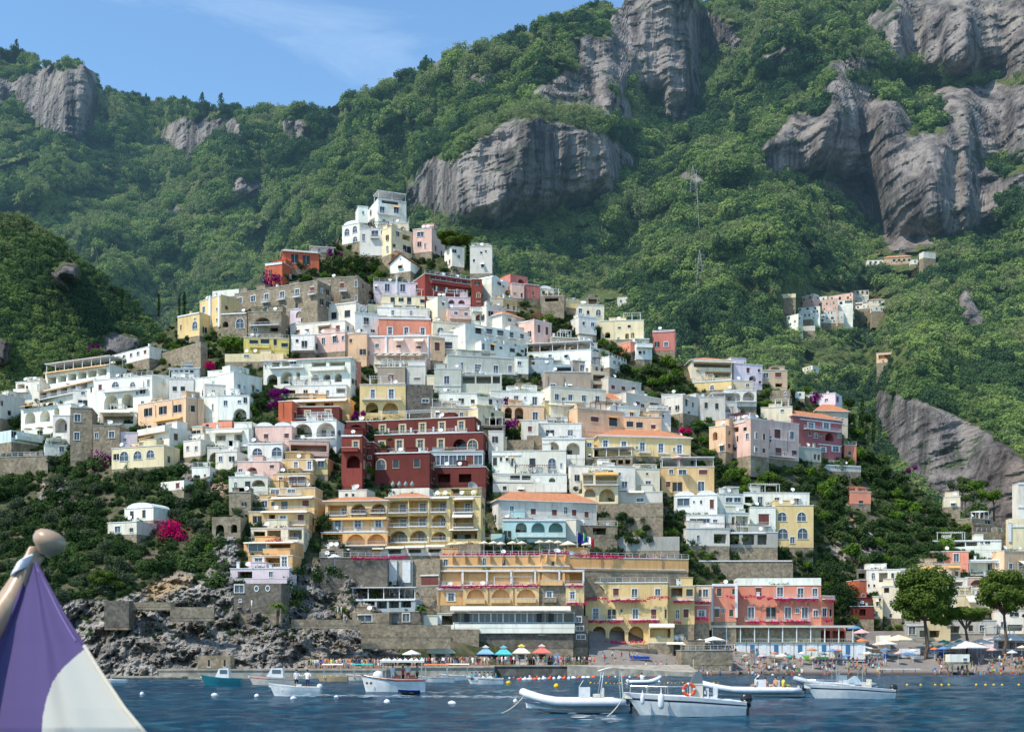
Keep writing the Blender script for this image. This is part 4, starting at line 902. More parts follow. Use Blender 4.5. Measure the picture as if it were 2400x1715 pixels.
H('I',178,812,445,802,900,'creamw','house','small cream roof house with two dark windows above the ochre hotel','d*2 252 852 315 852 24 26')
H('I',648,792,1040,782,866,'creamw','house','low white roof house below the row of green pots','d 803 852 26 34;d 875 836 22 26',roof='none')
H('I',1042,790,1540,770,872,'stone','retaining_wall','old stone wall behind the satellite dish right of the low white roof house','L 1300 810 110 50',depth=3,cat='wall',roof='none')
H('I',0,1440,650,1456,1700,'dstone','retaining_wall','high dark stone wall hung with ivy below the ochre hotel parasol','',depth=3,cat='wall',roof='rail')
H('M',1392,240,1735,240,500,'dstone','retaining_wall','grey retaining wall under the ochre hotel flower boxes','',depth=3,cat='wall',roof='none')
H('M',1738,238,1960,236,470,'grey','retaining_wall','pale concrete buttress wall between the ochre and orange hotels','v 1780 350 80 210;v 1905 340 70 190',depth=3,cat='wall',roof='none')
H('M',1962,238,2200,220,560,'stone','retaining_wall','rough stone wall with a glazed pool room left of the orange hotel','w 2110 420 150 80;c 2110 370 160 10',depth=3,cat='wall',roof='none')
H('M',1415,600,1985,568,695,'glassg','beach_bar','glazed bar with a long white canopy roof above the rocks','L*5 1470 640 1900 620 90 70;c 1690 590 580 10',roof='canopy',cat='bar')
H('M',1420,705,1750,700,790,'stone','house','low stone house with a white double door on the cliff path','w 1535 752 120 56')
H('M',1752,700,2040,690,800,'dstone','house','grey stone store with dark bays beside the white flower wall','L 1800 748 70 80;w 1900 745 60 70')
H('M',2042,730,2180,730,826,'white','garden_wall','white wall with dark red flowers left of the seaside restaurant','',depth=2,cat='wall')
# ---- orange hotel
H('N',330,104,1300,80,232,'orange','hotel','orange hotel with white colonnade, flower balconies and a long glazed restaurant','x*8 455 130 1290 110 12 84;c 810 186 960 8',roof='rail',skirt=3,D=250.6,th=0)
H('N',1300,80,1565,84,232,'orange',None,None,'x*3 1345 118 1520 118 12 80;c 1430 186 262 8',roof='rail',skirt=3,th=12,D=250.6)
H('J',800,1336,1870,1375,1470,'orange',None,None,'k*2 1100 1400 1640 1410 7 90;c 1340 1452 1000 6',skirt=6,th=14,roof='rail',D=258)
H('N',320,236,1700,228,380,'orange',None,None,'L 435 305 190 116;L 665 305 220 116;L 905 305 220 116;L 1145 303 220 116;L 1385 300 216 112;L 1604 296 170 106;p 460 322 84 74;p*3 705 305 1182 300 130 84;p 1425 290 100 74;b 435 358 190 26;b*3 665 355 1145 352 222 28;B 1390 345 210 40;b 1604 350 180 30;v*7 318 300 1694 290 16 120;c 1010 234 1390 12;f 425 388 210 26;f*3 665 384 1145 374 220 26;f 1620 372 140 20',D=250,th=0)
H('N',300,402,545,398,560,'orange',None,None,'p 435 482 72 72;w 240 480 60 60;c 425 410 240 10',D=249.5,th=0)
H('N',547,402,1272,380,560,'ochre',None,None,'A 670 456 170 116;A 908 453 176 116;A 1150 450 180 116;p*3 680 467 1162 462 84 70;B*3 665 520 1150 513 184 34;k*2 790 470 1030 465 6 150',D=249.2,th=0)
H('N',1274,364,1525,362,560,'stone',None,None,'p 1370 460 60 60;B 1375 508 120 38',D=249.6,th=0)
H('N',1527,388,1702,384,560,'yellow',None,None,'p 1590 465 56 70;b 1590 515 120 26;f 1630 545 200 22',D=249.3,th=0)
H('N',465,626,1612,622,735,'glassg',None,None,'w*10 528 675 1560 675 104 92;t 1000 592 1140 48',roof='none',skirt=1,D=246.5,th=0)
H('N',300,640,465,640,770,'white',None,None,'L 400 700 110 90',D=246.8,th=0)
H('N',470,742,1612,730,775,'white',None,None,'',roof='none',skirt=1,D=246,th=0)
H('N',690,776,1600,764,970,'dstone',None,None,'d 730 802 70 46;w 1110 800 180 40;d 1300 820 56 36',roof='none',D=246.6,th=0)
H('N',1602,600,1740,720,960,'dstone',None,None,'w 1660 780 70 40;w 1670 860 80 40;w 1650 690 50 60',th=0,roof='none',D=249)
# ---- yellow hotel, pink hotel
H('O',90,272,872,256,850,'yellow','hotel','yellow seafront hotel with white framed windows over three tall arches','A 180 334 190 126;w 120 350 48 60;w*2 380 355 557 360 54 78;w 778 355 50 60;p 188 560 66 98;w 340 560 50 92;d 432 530 18 34;w*2 565 560 740 560 50 92;w 868 560 50 86;a 965 560 34 86;w 1048 555 48 78;A 220 750 122 144;A 390 750 148 144;A 570 750 146 144;b 465 410 260 20;b 280 600 340 24;b 640 600 300 24;f 195 410 190 30;f 480 435 370 24;f 712 410 80 24;f 835 408 120 26;f 280 632 350 26;f 650 630 290 26;f*3 225 828 580 822 150 28;c 480 262 780 8',roof='rail',D=256,th=-4)
H('O',692,690,930,680,840,'yellow',None,None,'L 800 745 200 90;t 815 672 240 40',dD=-1,D=255,th=-4)
H('O',874,292,1128,302,660,'yellow',None,None,'L 960 355 110 90;w 1080 360 60 70;w 868 560 50 86;a 965 560 34 86;w 1048 555 48 78;b 1020 415 200 24;f 1010 445 180 24;f 965 635 80 24',D=258.5,th=-4)
H('O',1130,300,1290,286,480,'peach',None,None,'w 1232 362 48 70;d 1180 362 26 66;b 1210 428 150 24;f 1200 444 160 28',D=261,th=-4)
H('O',1130,478,1270,482,650,'pinkred',None,None,'p 1195 555 76 56;f 1195 602 130 28',D=260.5,th=-4)
H('K',480,1312,716,1310,1650,'salmon','hotel','salmon pink seafront hotel with a white parapet and magenta flower balconies','w 550 1368 40 74;d 688 1362 26 56;w 528 1562 44 86;w 583 1546 25 48;w 665 1566 38 66;f 650 1415 88 26;v 480 1480 26 340;v 712 1440 26 340;c 600 1300 230 24',D=263,th=-4)
H('K',718,1312,1520,1300,1700,'salmon',None,None,'w 925 1362 56 76;w 1130 1366 56 86;w 1325 1376 56 86;w 1462 1370 48 76;w*2 855 1566 1042 1566 56 104;w 1205 1566 56 104;w 1295 1546 30 44;w 1365 1566 56 104;w 1468 1572 40 58;w 1550 1560 44 84;b 1180 1410 220 26;b 1390 1410 200 26;f 820 1410 130 28;f 940 1416 80 24;f 1030 1424 50 36;f 1170 1440 170 24;f 1330 1446 100 24;f 1440 1446 70 24;b*2 855 1625 1042 1625 130 26;b 1280 1625 260 26;f 900 1650 160 26;f 1090 1648 120 28;f 1290 1645 220 28;v 920 1392 30 34;x*4 1110 1480 1500 1490 26 60',side=('R',1585),D=264,th=-3)
H('K',720,1236,1520,1232,1312,'white',None,None,'',roof='none',skirt=.5,dD=.6,D=264.6,th=-3)
H('K',1522,1395,1640,1420,1700,'salmon',None,None,'w 1552 1560 40 80;w 1610 1565 20 70;b 1580 1420 100 26;f 1590 1455 70 22;f 1560 1640 80 24',th=25)
# ---- right middle
H('J',530,162,920,160,292,'bluew','house','white house with faint shutters and a terrace above two arched windows','w*2 640 242 820 242 44 50;b 700 272 300 16',side=('L',487))
H('J',572,292,952,292,475,'creamw',None,None,'A 665 366 112 90;A 845 382 120 108;d 648 372 40 46;d 822 402 40 46;c 760 296 380 8')
H('J',960,292,1032,292,480,'yellow','house','narrow yellow house strip left of the long yellow tiled hotel','w 990 348 40 36;d 990 447 20 24')
H('J',1070,268,1890,292,452,'yellow','hotel','long yellow house with an orange tiled roof and five white shuttered balcony doors','p*5 1132 348 1790 388 54 76;b*5 1142 392 1815 424 104 26;w 1410 378 20 30;w 1742 392 18 34;c 1480 276 830 14',roof='tile',side=('L',975),rh=2.6)
H('J',1020,462,1372,450,545,'stone','terrace_house','dark stone terrace with a vine pergola under the long yellow house','L*4 1140 505 1330 500 44 40',roof='canopy')
H('J',1630,548,2098,545,775,'ochre','house','ochre house with white framed doors below a parasol terrace','w 1717 587 34 38;w 1817 592 68 42;w 2000 592 74 42;w 1770 722 56 80;w 1982 717 56 80;w 1690 700 40 50',roof='canopy')
H('J',125,408,782,400,600,'white','house','wide white house with dark doors below the purple climber arches','d 150 497 40 72;d*2 205 477 258 477 20 34;d 305 502 14 76;d 484 512 52 86;a 658 522 68 106;w 740 532 15 38;b 484 550 84 26;b 658 560 80 20;c 250 442 260 8')
H('J',135,606,790,612,690,'white',None,None,'L 290 636 170 40;L 430 640 80 40;A 660 660 60 40;b 320 672 340 14')
H('J',133,692,790,694,768,'white',None,None,'d 238 732 34 38;d 380 747 44 22')
H('J',820,535,1398,545,780,'creamw','house','cream white house with a yellow pergola balcony and two great arches','w 880 642 28 56;w 1303 702 48 56;d 1285 592 30 12;b 1320 745 150 20',side=('L',790))
H('J',925,602,1246,600,880,'pyel',None,None,'L 980 655 90 84;L 1140 662 190 76;T 1140 608 210 36;b 1090 695 310 20;A 995 775 100 76;A 1146 795 140 116')
H('J',1400,562,1616,566,770,'cream',None,None,'w 1512 692 48 42;B 1512 738 72 26;d 1503 607 18 18')
H('J',1250,772,1640,766,862,'lgrey',None,None,'t 1400 768 150 24;w 1440 840 60 30')
H('J',1060,874,1645,864,990,'stone','retaining_wall','stone retaining wall above the dense green garden','',depth=3,cat='wall',roof='none')
H('J',180,832,1055,868,1062,'lgrey','house','pale house with a terracotta roof, brown doors and hooded arches','r 492 942 44 54;r 680 952 44 58;r 965 967 34 54;p 302 932 46 76;r 855 952 40 58;b 530 992 640 20;a 780 930 30 60',roof='tile',side=('L',100),rh=2.3)
H('J',220,1014,780,1016,1212,'aqua',None,None,'A 385 1082 100 88;A 535 1082 120 88;A 692 1082 128 88;b 560 1148 440 34;c 500 1020 560 10')
H('J',115,1140,218,1136,1212,'aqua',None,None,'')
H('J',782,1018,872,1012,1212,'creamw',None,None,'')
H('J',1240,1170,1790,1160,1290,'grey','retaining_wall','long grey terrace wall behind the flagpoles','',depth=3,cat='wall',roof='none')
H('J',880,1064,1240,1070,1170,'stone','terrace_house','stone terrace with climbing plants right of the aqua arches','L 1080 1115 120 60',roof='rail')
H('K',120,456,532,444,645,'bluew','villa','white villa with two roof domes and a sunlit yellow side wall','w 210 512 116 68;d 310 510 18 18;d 378 512 18 34;w 480 532 40 84',roof='dome',side=('L',62))
H('K',240,636,602,634,765,'bluew',None,None,'w 335 690 80 38;w 428 690 66 38;w 512 692 38 24;B 480 742 230 24')
H('K',240,762,650,770,930,'lgrey',None,None,'L 560 860 120 90')
H('K',540,432,782,440,625,'white','villa','white villa with long balconies and a brown wooden bay, yellow block at its right','w*2 645 492 725 492 62 40',roof='flat')
H('K',615,612,842,620,775,'white',None,None,'L 770 692 120 96;A 686 690 30 80;b 770 735 130 24')
H('K',784,422,1410,428,560,'white',None,None,'L 830 490 70 60;w 940 502 46 76;w*2 1100 502 1285 502 46 66;b 1180 535 380 18')
H('K',850,562,1088,562,775,'white',None,None,'r 975 682 100 112;b 975 725 130 26')
H('K',1090,545,1448,546,945,'yellow',None,None,'a*2 1150 652 1335 652 84 82;a*2 1157 812 1345 812 94 98')
H('K',250,806,1108,800,945,'grey',None,None,'L 430 862 110 90;L 560 866 90 96;L 690 866 100 96;L 830 868 110 100;L 960 868 90 96;c 640 808 700 8',skirt=3)
H('K',360,1066,1252,1064,1230,'stone','retaining_wall','long rough stone wall above the salmon pink hotel','c 800 1072 880 10',depth=3,cat='wall',roof='none')
# ---- upper right
H('E',1120,1155,1432,1212,1312,'lgrey','house','grey roofed house with three brown shuttered windows in the right upper town','r*3 1165 1246 1360 1268 34 40')
H('E',955,1092,1110,1100,1310,'beige','house','ruined beige house wall with bare terraces right of the brown house','L 1030 1160 110 60;L 1030 1240 110 40',roof='none')
H('E',958,1034,1205,1064,1130,'beige','house','beige stepped house with small arches right of the white pergola','A*3 1010 1070 1110 1085 26 40',roof='rail')
H('E',1130,952,1292,1022,1090,'creamw','house','cream house with tall white roof posts on the right shoulder','A*3 1180 1010 1265 1040 26 40',roof='rail')
H('E',870,842,1130,902,965,'beige','house','beige house with sloping white stair parapets','w 1000 900 60 20',roof='none')
H('E',585,770,870,790,880,'taupe','house','old taupe house with plain walls under the cream yellow house','w 640 820 24 30')
H('E',415,605,580,645,815,'pink','house','dusty pink house with two tall brown shuttered doors','r*2 460 692 535 712 24 78')
H('E',230,640,415,610,700,'rose','house','rose coloured pergola house with a dark opening left of the dusty pink house','L 330 660 150 40',roof='tile',rh=1)
H('E',840,572,1008,590,745,'bluew','house','bluish house with a sunlit yellow side wall and a small red window','r 885 642 20 34;w 970 652 30 36',side=('L',760))
H('E',830,464,1080,472,595,'cream','house','cream house with three openings under a brown roof edge','w 852 522 34 48;d 927 542 24 46;a 1025 537 44 58')
H('E',650,410,880,438,495,'yellow','house','sunlit yellow house with rough terrace walls on the ridge','w 700 445 30 40')
H('E',480,388,700,380,530,'stone','house','dark stone house with glazed terrace on the ridge','L 580 415 130 34')
H('E',465,305,590,315,405,'cream','house','small cream vaulted house on the ridge','A*2 505 345 555 352 30 36',roof='dome')
H('E',1048,622,1456,610,795,'pyel','house','pale yellow house with outside stairs beside the pink house','d 1225 682 28 18;d 1318 670 28 24;A 1113 752 50 58;A 1298 762 36 56;A 1350 755 34 56;w 1215 782 18 18',roof='flat')
H('E',1540,715,1752,705,900,'pinkred','house','big pinkish red house at the right end of the ridge','w 1660 760 20 10;c 1645 720 200 6',side=('L',1400))
H('E',1385,832,1536,838,985,'bluew','house','small pale blue house below the big pinkish red house','d 1420 917 24 34;d 1460 917 14 34;B 1460 860 150 22')
H('E',1330,812,1402,830,920,'salmon','house','narrow red terrace house beside the small pale blue house','')
H('E',330,268,462,282,405,'pinkred','house','small brick red house with one dark window on the ridge','d 403 357 16 34')
H('E',188,168,352,202,300,'pinkred','house','brick red house with an arched hood on the ridge','A 290 240 60 40',roof='none')
H('E',200,262,320,270,405,'pink','house','pale pink house with a green door on the ridge','d 295 372 16 44;d 230 355 24 16')
H('E',10,205,200,290,400,'white','house','white house with domed roofs above the beige arches on the ridge','w 80 262 20 30;w 120 290 20 26;A 160 352 50 50',roof='dome')
H('E',0,398,120,402,595,'beige','house','beige house beside the orange house right of the red palace','d 20 542 30 46;w 70 480 20 40')
H('E',120,402,250,422,545,'ochre','house','orange house with two green shuttered windows right of the red palace','d*2 165 482 222 502 22 52;b 200 520 120 14',roof='flat')
H('E',110,545,305,600,655,'creamw','house','cream house with a red tiled lean-to roof under the orange house','w 180 610 30 30',roof='tile',rh=1.8)
H('F',290,388,672,376,562,'cream','villa','cream villa with an orange tiled roof and a dark shaded loggia','o*4 330 366 605 390 9 9;L 500 432 380 40;L 560 520 280 60;t 500 398 400 20;w 345 480 20 20',roof='tile',side=('L',165),th=6,rh=2.4)
H('F',690,412,962,432,602,'lilac','house','pinkish white house with a red door right of the cream villa','r 825 477 28 48;d 930 480 24 30;r 938 592 24 24;A 870 556 70 56')
H('F',965,478,1200,480,642,'tan','house','tan house with two white curtained windows','w 995 525 48 48;w 1112 520 58 48;L 1118 618 66 34')
H('F',312,600,668,577,668,'yellow','house','bright yellow terrace house with an arched window','a 483 640 38 46;c 480 582 360 8',roof='rail')
H('F',670,577,872,580,668,'beige',None,None,'w 820 620 30 30')
H('F',600,668,906,670,822,'bluew','house','white house with two big curtained arches above a glass roof','A 695 726 124 88;A 832 722 114 88;b 770 768 260 18',roof='flat')
H('F',0,712,225,705,800,'lgrey','house','grey white house with a long flat roof behind the pine','d 238 785 20 60;w 60 760 40 30')
H('F',205,712,482,772,912,'lgrey',None,None,'d 238 787 20 66;d 300 806 16 48;d 262 882 24 28')
H('F',485,775,720,780,905,'lgrey','house','grey house with glazed roof terraces in the right middle town','w 560 862 120 34;w 640 862 30 30',roof='canopy')
H('F',1032,672,1226,662,802,'stone','house','half ruined stone house beside the purple bush','w 1180 700 20 30',roof='none')
H('F',1275,682,1365,682,748,'white','house','tiny white house with one dark window','d 1320 706 20 22')
H('F',1382,722,1656,692,820,'lilac','house','plain lilac white wall house behind the purple bougainvillea','w 1570 760 30 20')
H('F',850,935,1310,990,1320,'pink','palace','large pink beige palace with brown shutters and white lintels','r*2 945 1060 1105 1082 56 86;r*2 960 1237 1115 1252 56 78;w 1243 1097 34 68;r 1265 1267 44 58;b 1100 1288 330 20;c 1070 1132 400 8;k*2 1028 1130 1200 1160 6 180',side=None)
H('F',612,990,850,935,1310,'pink',None,None,'L 690 1046 90 48;d 797 1036 30 36;w 577 1215 34 66;r 700 1227 30 38;c 700 985 200 8')
H('F',455,1022,612,1002,1260,'peach',None,None,'A 512 1102 44 78;w 575 1218 34 60')
H('F',430,925,845,890,985,'lilac','house','lilac white house with satellite dishes on the pink palace roof','d*2 475 935 520 935 20 30;w 560 940 120 20',roof='flat',dD=2)
H('F',945,836,1245,822,965,'cream','house','cream roof house behind the pink palace','w 1150 860 30 24;w 900 890 20 20')
H('F',1250,905,1716,960,1250,'rosered','villa','rose red villa with white bands, round arches and an orange tiled roof','p*2 1425 1006 1570 1006 66 56;b 1520 1042 340 16;A 1600 1112 80 76;a 1470 1097 30 46;a 1695 1102 26 36;p 1540 1232 56 46;p 1660 1227 76 46;c 1510 962 380 10;c 1540 1048 340 8;c 1600 1190 220 10',roof='tile',rh=2)
H('F',1480,862,1776,872,1000,'beige','house','beige house with an orange tiled roof behind the rose red villa','w 1720 962 24 46',roof='tile',rh=2.4)
H('F',1742,1190,1856,1192,1345,'salmon','house','salmon house block with a dark terrace at the right end of the town','d 1790 1267 26 34',roof='rail')
H('F',1310,1204,1522,1222,1345,'ggrey','house','grey green house with narrow blind arches below the dark tree','A*2 1465 1300 1500 1306 25 56')
H('F',1525,1375,1900,1392,1440,'lgrey','terrace','low white terrace edge with a dome in the right gardens','c 1710 1385 370 10',depth=4,cat='terrace')
# ---- hamlet on the mountain
def hd(x, y): return None
H('Z',1380,225,1700,205,300,'tan','farmhouse','ochre farmhouse with a long brown roof high on the mountain','d*4 1500 255 1680 250 30 30',roof='tile',D=560,rh=2)
H('Z',1850,150,1995,165,230,'lgrey','hut','small grey hut at the top right of the hamlet','',D=570)
H('Z',640,745,830,690,850,'pink','house','pink house in the middle of the mountain hamlet','w*2 700 770 780 760 20 30',D=520,th=-15)
H('Z',830,735,1010,725,870,'white','house','white house with a dark window strip in the mountain hamlet','d 868 762 36 30;L 960 748 90 34',D=520)
H('Z',1012,760,1240,740,830,'bluew','house','blue white house on the right side of the mountain hamlet','w 1150 750 40 30;L 1080 780 80 24',D=520)
H('Z',1200,725,1390,720,820,'cream','house','cream house with an ochre roof at the right end of the mountain hamlet','w 1330 750 30 30',D=522,roof='tile',rh=1.4)
H('Z',930,620,1200,610,710,'lgrey','house','grey house with a row of dark arches in the mountain hamlet','A*4 1010 635 1180 638 26 40;c 1110 682 190 14',D=526)
H('Z',370,710,545,660,790,'pink','house','pale pink vaulted house at the upper left of the mountain hamlet','w 500 700 26 30',D=526,roof='dome')
H('Z',300,830,620,800,900,'white','house','whitish house with a dark terrace line in the mountain hamlet','d*3 380 840 560 820 26 26',D=518)
H('Z',180,930,360,890,1040,'white','house','white house with two doors at the lower left of the mountain hamlet','d*2 205 950 250 940 20 36;w 320 980 20 24',D=514)
H('Z',480,905,680,895,1000,'creamw','house','cream white house in the front of the mountain hamlet','w 560 950 30 30;L 620 970 80 30',D=514)
H('Z',660,850,900,855,1000,'creamw','house','pale house with a grey roof in the front of the mountain hamlet','w*3 700 940 830 940 18 26',D=514,roof='flat')
H('Z',130,1050,560,1030,1100,'lgrey','retaining_wall','pale grey road wall below the mountain hamlet','',D=511,depth=2,cat='wall',roof='none')
H('Z',160,660,330,650,700,'pyel','hut','low pale yellow hut left of the mountain hamlet','',D=524)
H('Z',1290,1360,1490,1345,1470,'peach','house','peach house with a dark terrace on the wooded spur','L 1390 1400 150 50',D=470,side=('R',1610))
H('Z',410,1540,530,1495,1600,'white','house','little white ruin on the wooded spur','w*3 440 1550 500 1530 14 20',D=455,roof='none')
H('E',1205,395,1330,388,475,'lgrey','house','pale farm hut with a grey roof in the green terraces right of the summit','w 1240 430 20 26',D=430,roof='none')
H('E',900,392,1040,392,480,'stone','house','dark stone shed with a flat roof in the green terraces','L 970 430 80 40',D=392)
H('E',1085,480,1300,485,560,'dstone','retaining_wall','dark dry stone wall in the green terraces','',D=398,depth=2,cat='wall',roof='none')
# ---- right seafront
H('L',845,1100,1222,1102,1245,'peach','hotel','peach and orange hotel with white roof lounge behind the seafront pines','d 920 1185 40 44;d 1185 1188 34 56;T 905 1142 130 28;T 1155 1130 120 26',skirt=8)
H('L',935,990,1300,978,1100,'salmon',None,None,'w 1030 1042 52 76;w 1182 1040 52 76;b 900 1060 70 60',skirt=2)
H('L',960,885,1612,872,968,'white',None,None,'w 1055 917 100 50;L 1195 912 150 50;L 1330 905 110 48;w 1425 890 30 36;w 1480 890 30 36;c 1280 880 650 10',skirt=2,roof='flat')
H('L',1228,1072,1702,1052,1220,'white',None,None,'w 1280 1132 48 76;L 1475 1142 310 116;b 1475 1185 320 34;w*2 1520 1120 1600 1115 30 56;c 1465 1064 470 14',skirt=6)
H('L',1704,1000,1772,1000,1260,'cream',None,None,'w 1740 1120 20 40')
H('L',1282,1232,1590,1226,1390,'rose','house','rosy terrace house with a fan arch below the white balcony','A 1385 1285 140 70;b 1330 1330 130 40;L 1490 1330 60 60')
H('L',1140,1402,1500,1400,1540,'pyel','house','pale yellow house with a white awning between the seafront pines','t 1340 1440 140 70;w 1360 1430 30 16')
H('L',1590,1260,1800,1262,1560,'peach','house','peach house behind the right hand pine','w 1640 1330 30 40')
H('L',330,1158,695,1150,1400,'creamw','house','cream white house with satellite dishes beside the ivy cliff','a 393 1212 30 56;L 490 1228 86 90;d 577 1212 26 50;d 643 1228 30 66;d*2 350 1305 402 1306 16 26;b 560 1255 90 26')
H('L',235,1160,330,1156,1260,'dstone',None,None,'L 282 1215 60 50')
H('L',262,1252,330,1258,1510,'orred','house','narrow orange red house with a white arched window at the ivy cliff','a 298 1425 28 86')
H('L',170,1510,400,1500,1624,'dred','house','dark red walled house at the foot of the ivy cliff','L 290 1560 60 60')
H('L',482,1318,665,1305,1620,'cream','house','cream house with white balconies left of the big pine','w 560 1470 20 46;w 560 1590 20 36;L 520 1350 50 50',side=('L',392))
H('L',392,1412,482,1408,1620,'pyel',None,None,'w 430 1475 16 50;w 425 1570 16 40;d 455 1440 20 30')
H('L',180,416,370,416,530,'salmon','house','small salmon house standing alone in the right ravine','d 275 516 46 38',th=4,side=('R',425))
H('L',1062,468,1220,462,560,'cream','house','small cream house in the trees right of the ravine','w 1150 530 40 30')
H('L',1330,660,1525,690,760,'stone','house','grey stone garden house with a balcony under the round tree','w 1480 710 30 40;b 1440 740 160 20',roof='flat')
H('L',1380,790,1660,800,860,'stone','retaining_wall','planted stone terrace wall behind the white roof lounge','',depth=2,cat='wall',roof='rail')
H('P',2040,505,2273,490,700,'creamw','house','white seafront house with green shutters right of the pines','w 2185 522 50 46;L 2200 645 150 56;w 2090 620 40 50',roof='flat')
H('P',1232,625,1412,612,768,'grey','house','grey glazed beach house under the big pine','w 1280 670 60 70;d 1370 700 50 60;c 1320 625 180 10',roof='flat')
H('P',1600,560,2030,600,700,'lgrey','house','pale seafront house in the shade of the low pine','L 1660 660 90 60;w*2 1800 650 1900 650 40 50')
# church
H('L',1690,700,1840,640,960,'pyel','church','pale yellow church front with white tower and a stone finial at the right edge','c 1760 745 140 14;v 1690 800 26 180',roof='none',depth=2.5,th=0)
H('L',1772,330,1860,330,760,'creamw',None,None,'w 1835 430 20 40;c 1810 335 110 20;c 1810 560 80 16',roof='flat',depth=4)

H('S',1145,1010,1180,1010,1075,'lgrey','house','small grey house wedged below the purple climber arches','w 1160 1030 8 14')
H('S',1010,955,1130,958,985,'beige','house','low beige house between the stone retaining wall and the dark red palace','w*4 1025 970 1110 972 7 10')
H('S',480,900,560,905,950,'lgrey','house','low grey house half hidden behind the white cubist house','w*2 500 920 530 920 8 12')
H('S',1290,905,1420,915,985,'cream','house','cream house stepping down behind the orange tiled apricot block','w*4 1305 930 1400 935 9 14;b 1350 950 90 6')
H('J',885,20,1300,60,240,'peach','house','apricot block with a brown shuttered window above the long yellow tiled house','r 1038 122 70 46;d 1200 145 72 76;T 1200 108 90 14;w*2 1340 168 1430 172 50 50')
H('J',1300,100,1630,105,240,'peach',None,None,'d*2 1350 165 1435 172 60 50;r 1558 190 40 36')
H('E',900,1345,1480,1400,1500,'cream','house','cream villa with an orange tiled roof and glazed terraces right of the brown house','w*3 1010 1440 1240 1445 90 40;L 1160 1450 90 50;w*3 1330 1480 1440 1490 40 80;b 1160 1475 130 20',roof='tile',rh=2.2)
H('E',1290,1300,1625,1360,1480,'lgrey','house','grey white flat roofed house behind the orange tiled cream villa','L 1560 1420 90 50;w 1400 1400 40 30')
H('E',1500,1470,1715,1475,1610,'bluew','house','pale blue white house with a blue terrace rail left of the garden trees','b 1590 1460 200 20;w 1640 1520 20 40')
H('F',0,1090,280,1130,1160,'pyel','house','pale yellow annex at the right end of the long yellow house','w 180 1200 40 60')
H('E',640,880,960,905,960,'beige','house','low beige terrace house under the cream yellow ridge house','w*3 700 920 860 930 20 24')
H('E',950,970,1130,1000,1040,'creamw','house','narrow cream terrace house with dark openings on the right shoulder','d*3 980 1010 1090 1020 22 20')
H('D',620,640,800,640,815,'lgrey','house','plain grey staircase house left of the grey green house','w 720 760 60 16')
H('S',1000,880,1030,880,905,'cream','house','tiny cream house at the top of the grey staircase','')
H('S',1430,950,1500,955,1000,'creamw','house','small cream house behind the pale blue rail house','w*2 1445 970 1480 972 8 14')
H('S',1235,1020,1270,1020,1045,'stone','retaining_wall','short stone wall right of the lime green tree','',depth=2,cat='wall',roof='none')
H('S',1140,715,1185,722,760,'creamw','house','small cream house between the red side tower and the orange house','w*2 1150 735 1170 738 7 12')
H('S',1360,800,1400,805,835,'creamw','house','small white house on the shoulder below the bluish house','w 1380 815 8 10')
H('S',1640,930,1700,930,985,'lgrey','house','grey house in the trees left of the pink palace','d*2 1655 950 1680 952 8 14')
H('S',355,835,470,800,850,'stone','retaining_wall','pale stone terrace wall climbing to the yellow ridge villa','',depth=2,cat='wall',roof='none')
H('S',260,835,350,812,850,'creamw','house','row of low whitewashed rooms above the leftmost white hotel','w*5 275 840 340 825 6 8',dD=2)

H('N',0,772,700,800,1110,'stone','retaining_wall','broad rough stone wall under the white flower wall','',depth=3,cat='wall',roof='none',D=244,th=0)
H('L',1640,960,1860,1000,1300,'peach','house','tall peach house under the church at the right edge','w*2 1700 1120 1790 1120 30 50;w*2 1700 1210 1790 1210 30 50;t 1800 1100 60 60',depth=4)
H('L',660,1240,850,1240,1330,'creamw','house','low cream roof terrace between the white house and the big pine','L 740 1280 100 40',roof='canopy')
H('L',1040,1240,1290,1236,1400,'creamw','house','cream house with white terraces behind the big pine','L 1180 1300 130 60;w 1080 1340 30 50;b 1180 1350 150 24')
H('L',1400,1330,1830,1330,1520,'pyel','house','pale yellow seafront house between the right hand pines','w*4 1450 1400 1780 1400 36 60;w*4 1450 1480 1780 1480 36 50;b 1600 1430 200 24')
H('L',640,1410,1180,1406,1624,'cream','house','long cream house in the shade behind the big pine','w*5 700 1460 1120 1460 34 56;w*5 700 1560 1120 1560 34 56')
H('P',1400,520,1620,520,760,'pyel','house','yellow wall house between the pine trunks','w*2 1460 580 1560 580 30 44;L 1480 700 90 60')
H('Z',700,690,1010,640,760,'pink','house','pinkish block house at the heart of the mountain hamlet','w*3 760 710 950 700 26 34')
H('Z',360,880,520,860,960,'white','house','white terrace house in the lower mountain hamlet','w*3 390 910 490 905 20 30')
H('Z',545,700,700,680,760,'creamw','house','cream house in the upper mountain hamlet','w*2 590 720 660 715 20 30')
H('Z',900,870,1020,860,960,'creamw','house','cream garden house at the right foot of the mountain hamlet','w 960 900 30 30')
H('Z',1240,800,1400,800,860,'lgrey','house','grey house below the ochre roofed hamlet house','w*2 1290 830 1350 830 20 26')
H('Z',1180,255,1390,250,320,'creamw','farmhouse','cream terrace wall house left of the ochre farmhouse','w*3 1220 280 1340 278 26 26')
H('Z',1700,250,1860,245,300,'white','farmhouse','white low house right of the ochre farmhouse','w*2 1750 270 1810 268 22 24')
H('E',1345,700,1400,715,800,'creamw','house','little cream house between the stair house and the pink house','w 1370 740 16 24')
H('S',430,1035,470,1030,1070,'creamw','house','small cream house among the left gardens below the apricot house','w*2 440 1050 460 1050 6 10')
H('S',505,1060,555,1058,1100,'creamw','house','cream house tucked between the olive trees and the light blue house','w*2 517 1075 543 1075 8 12')

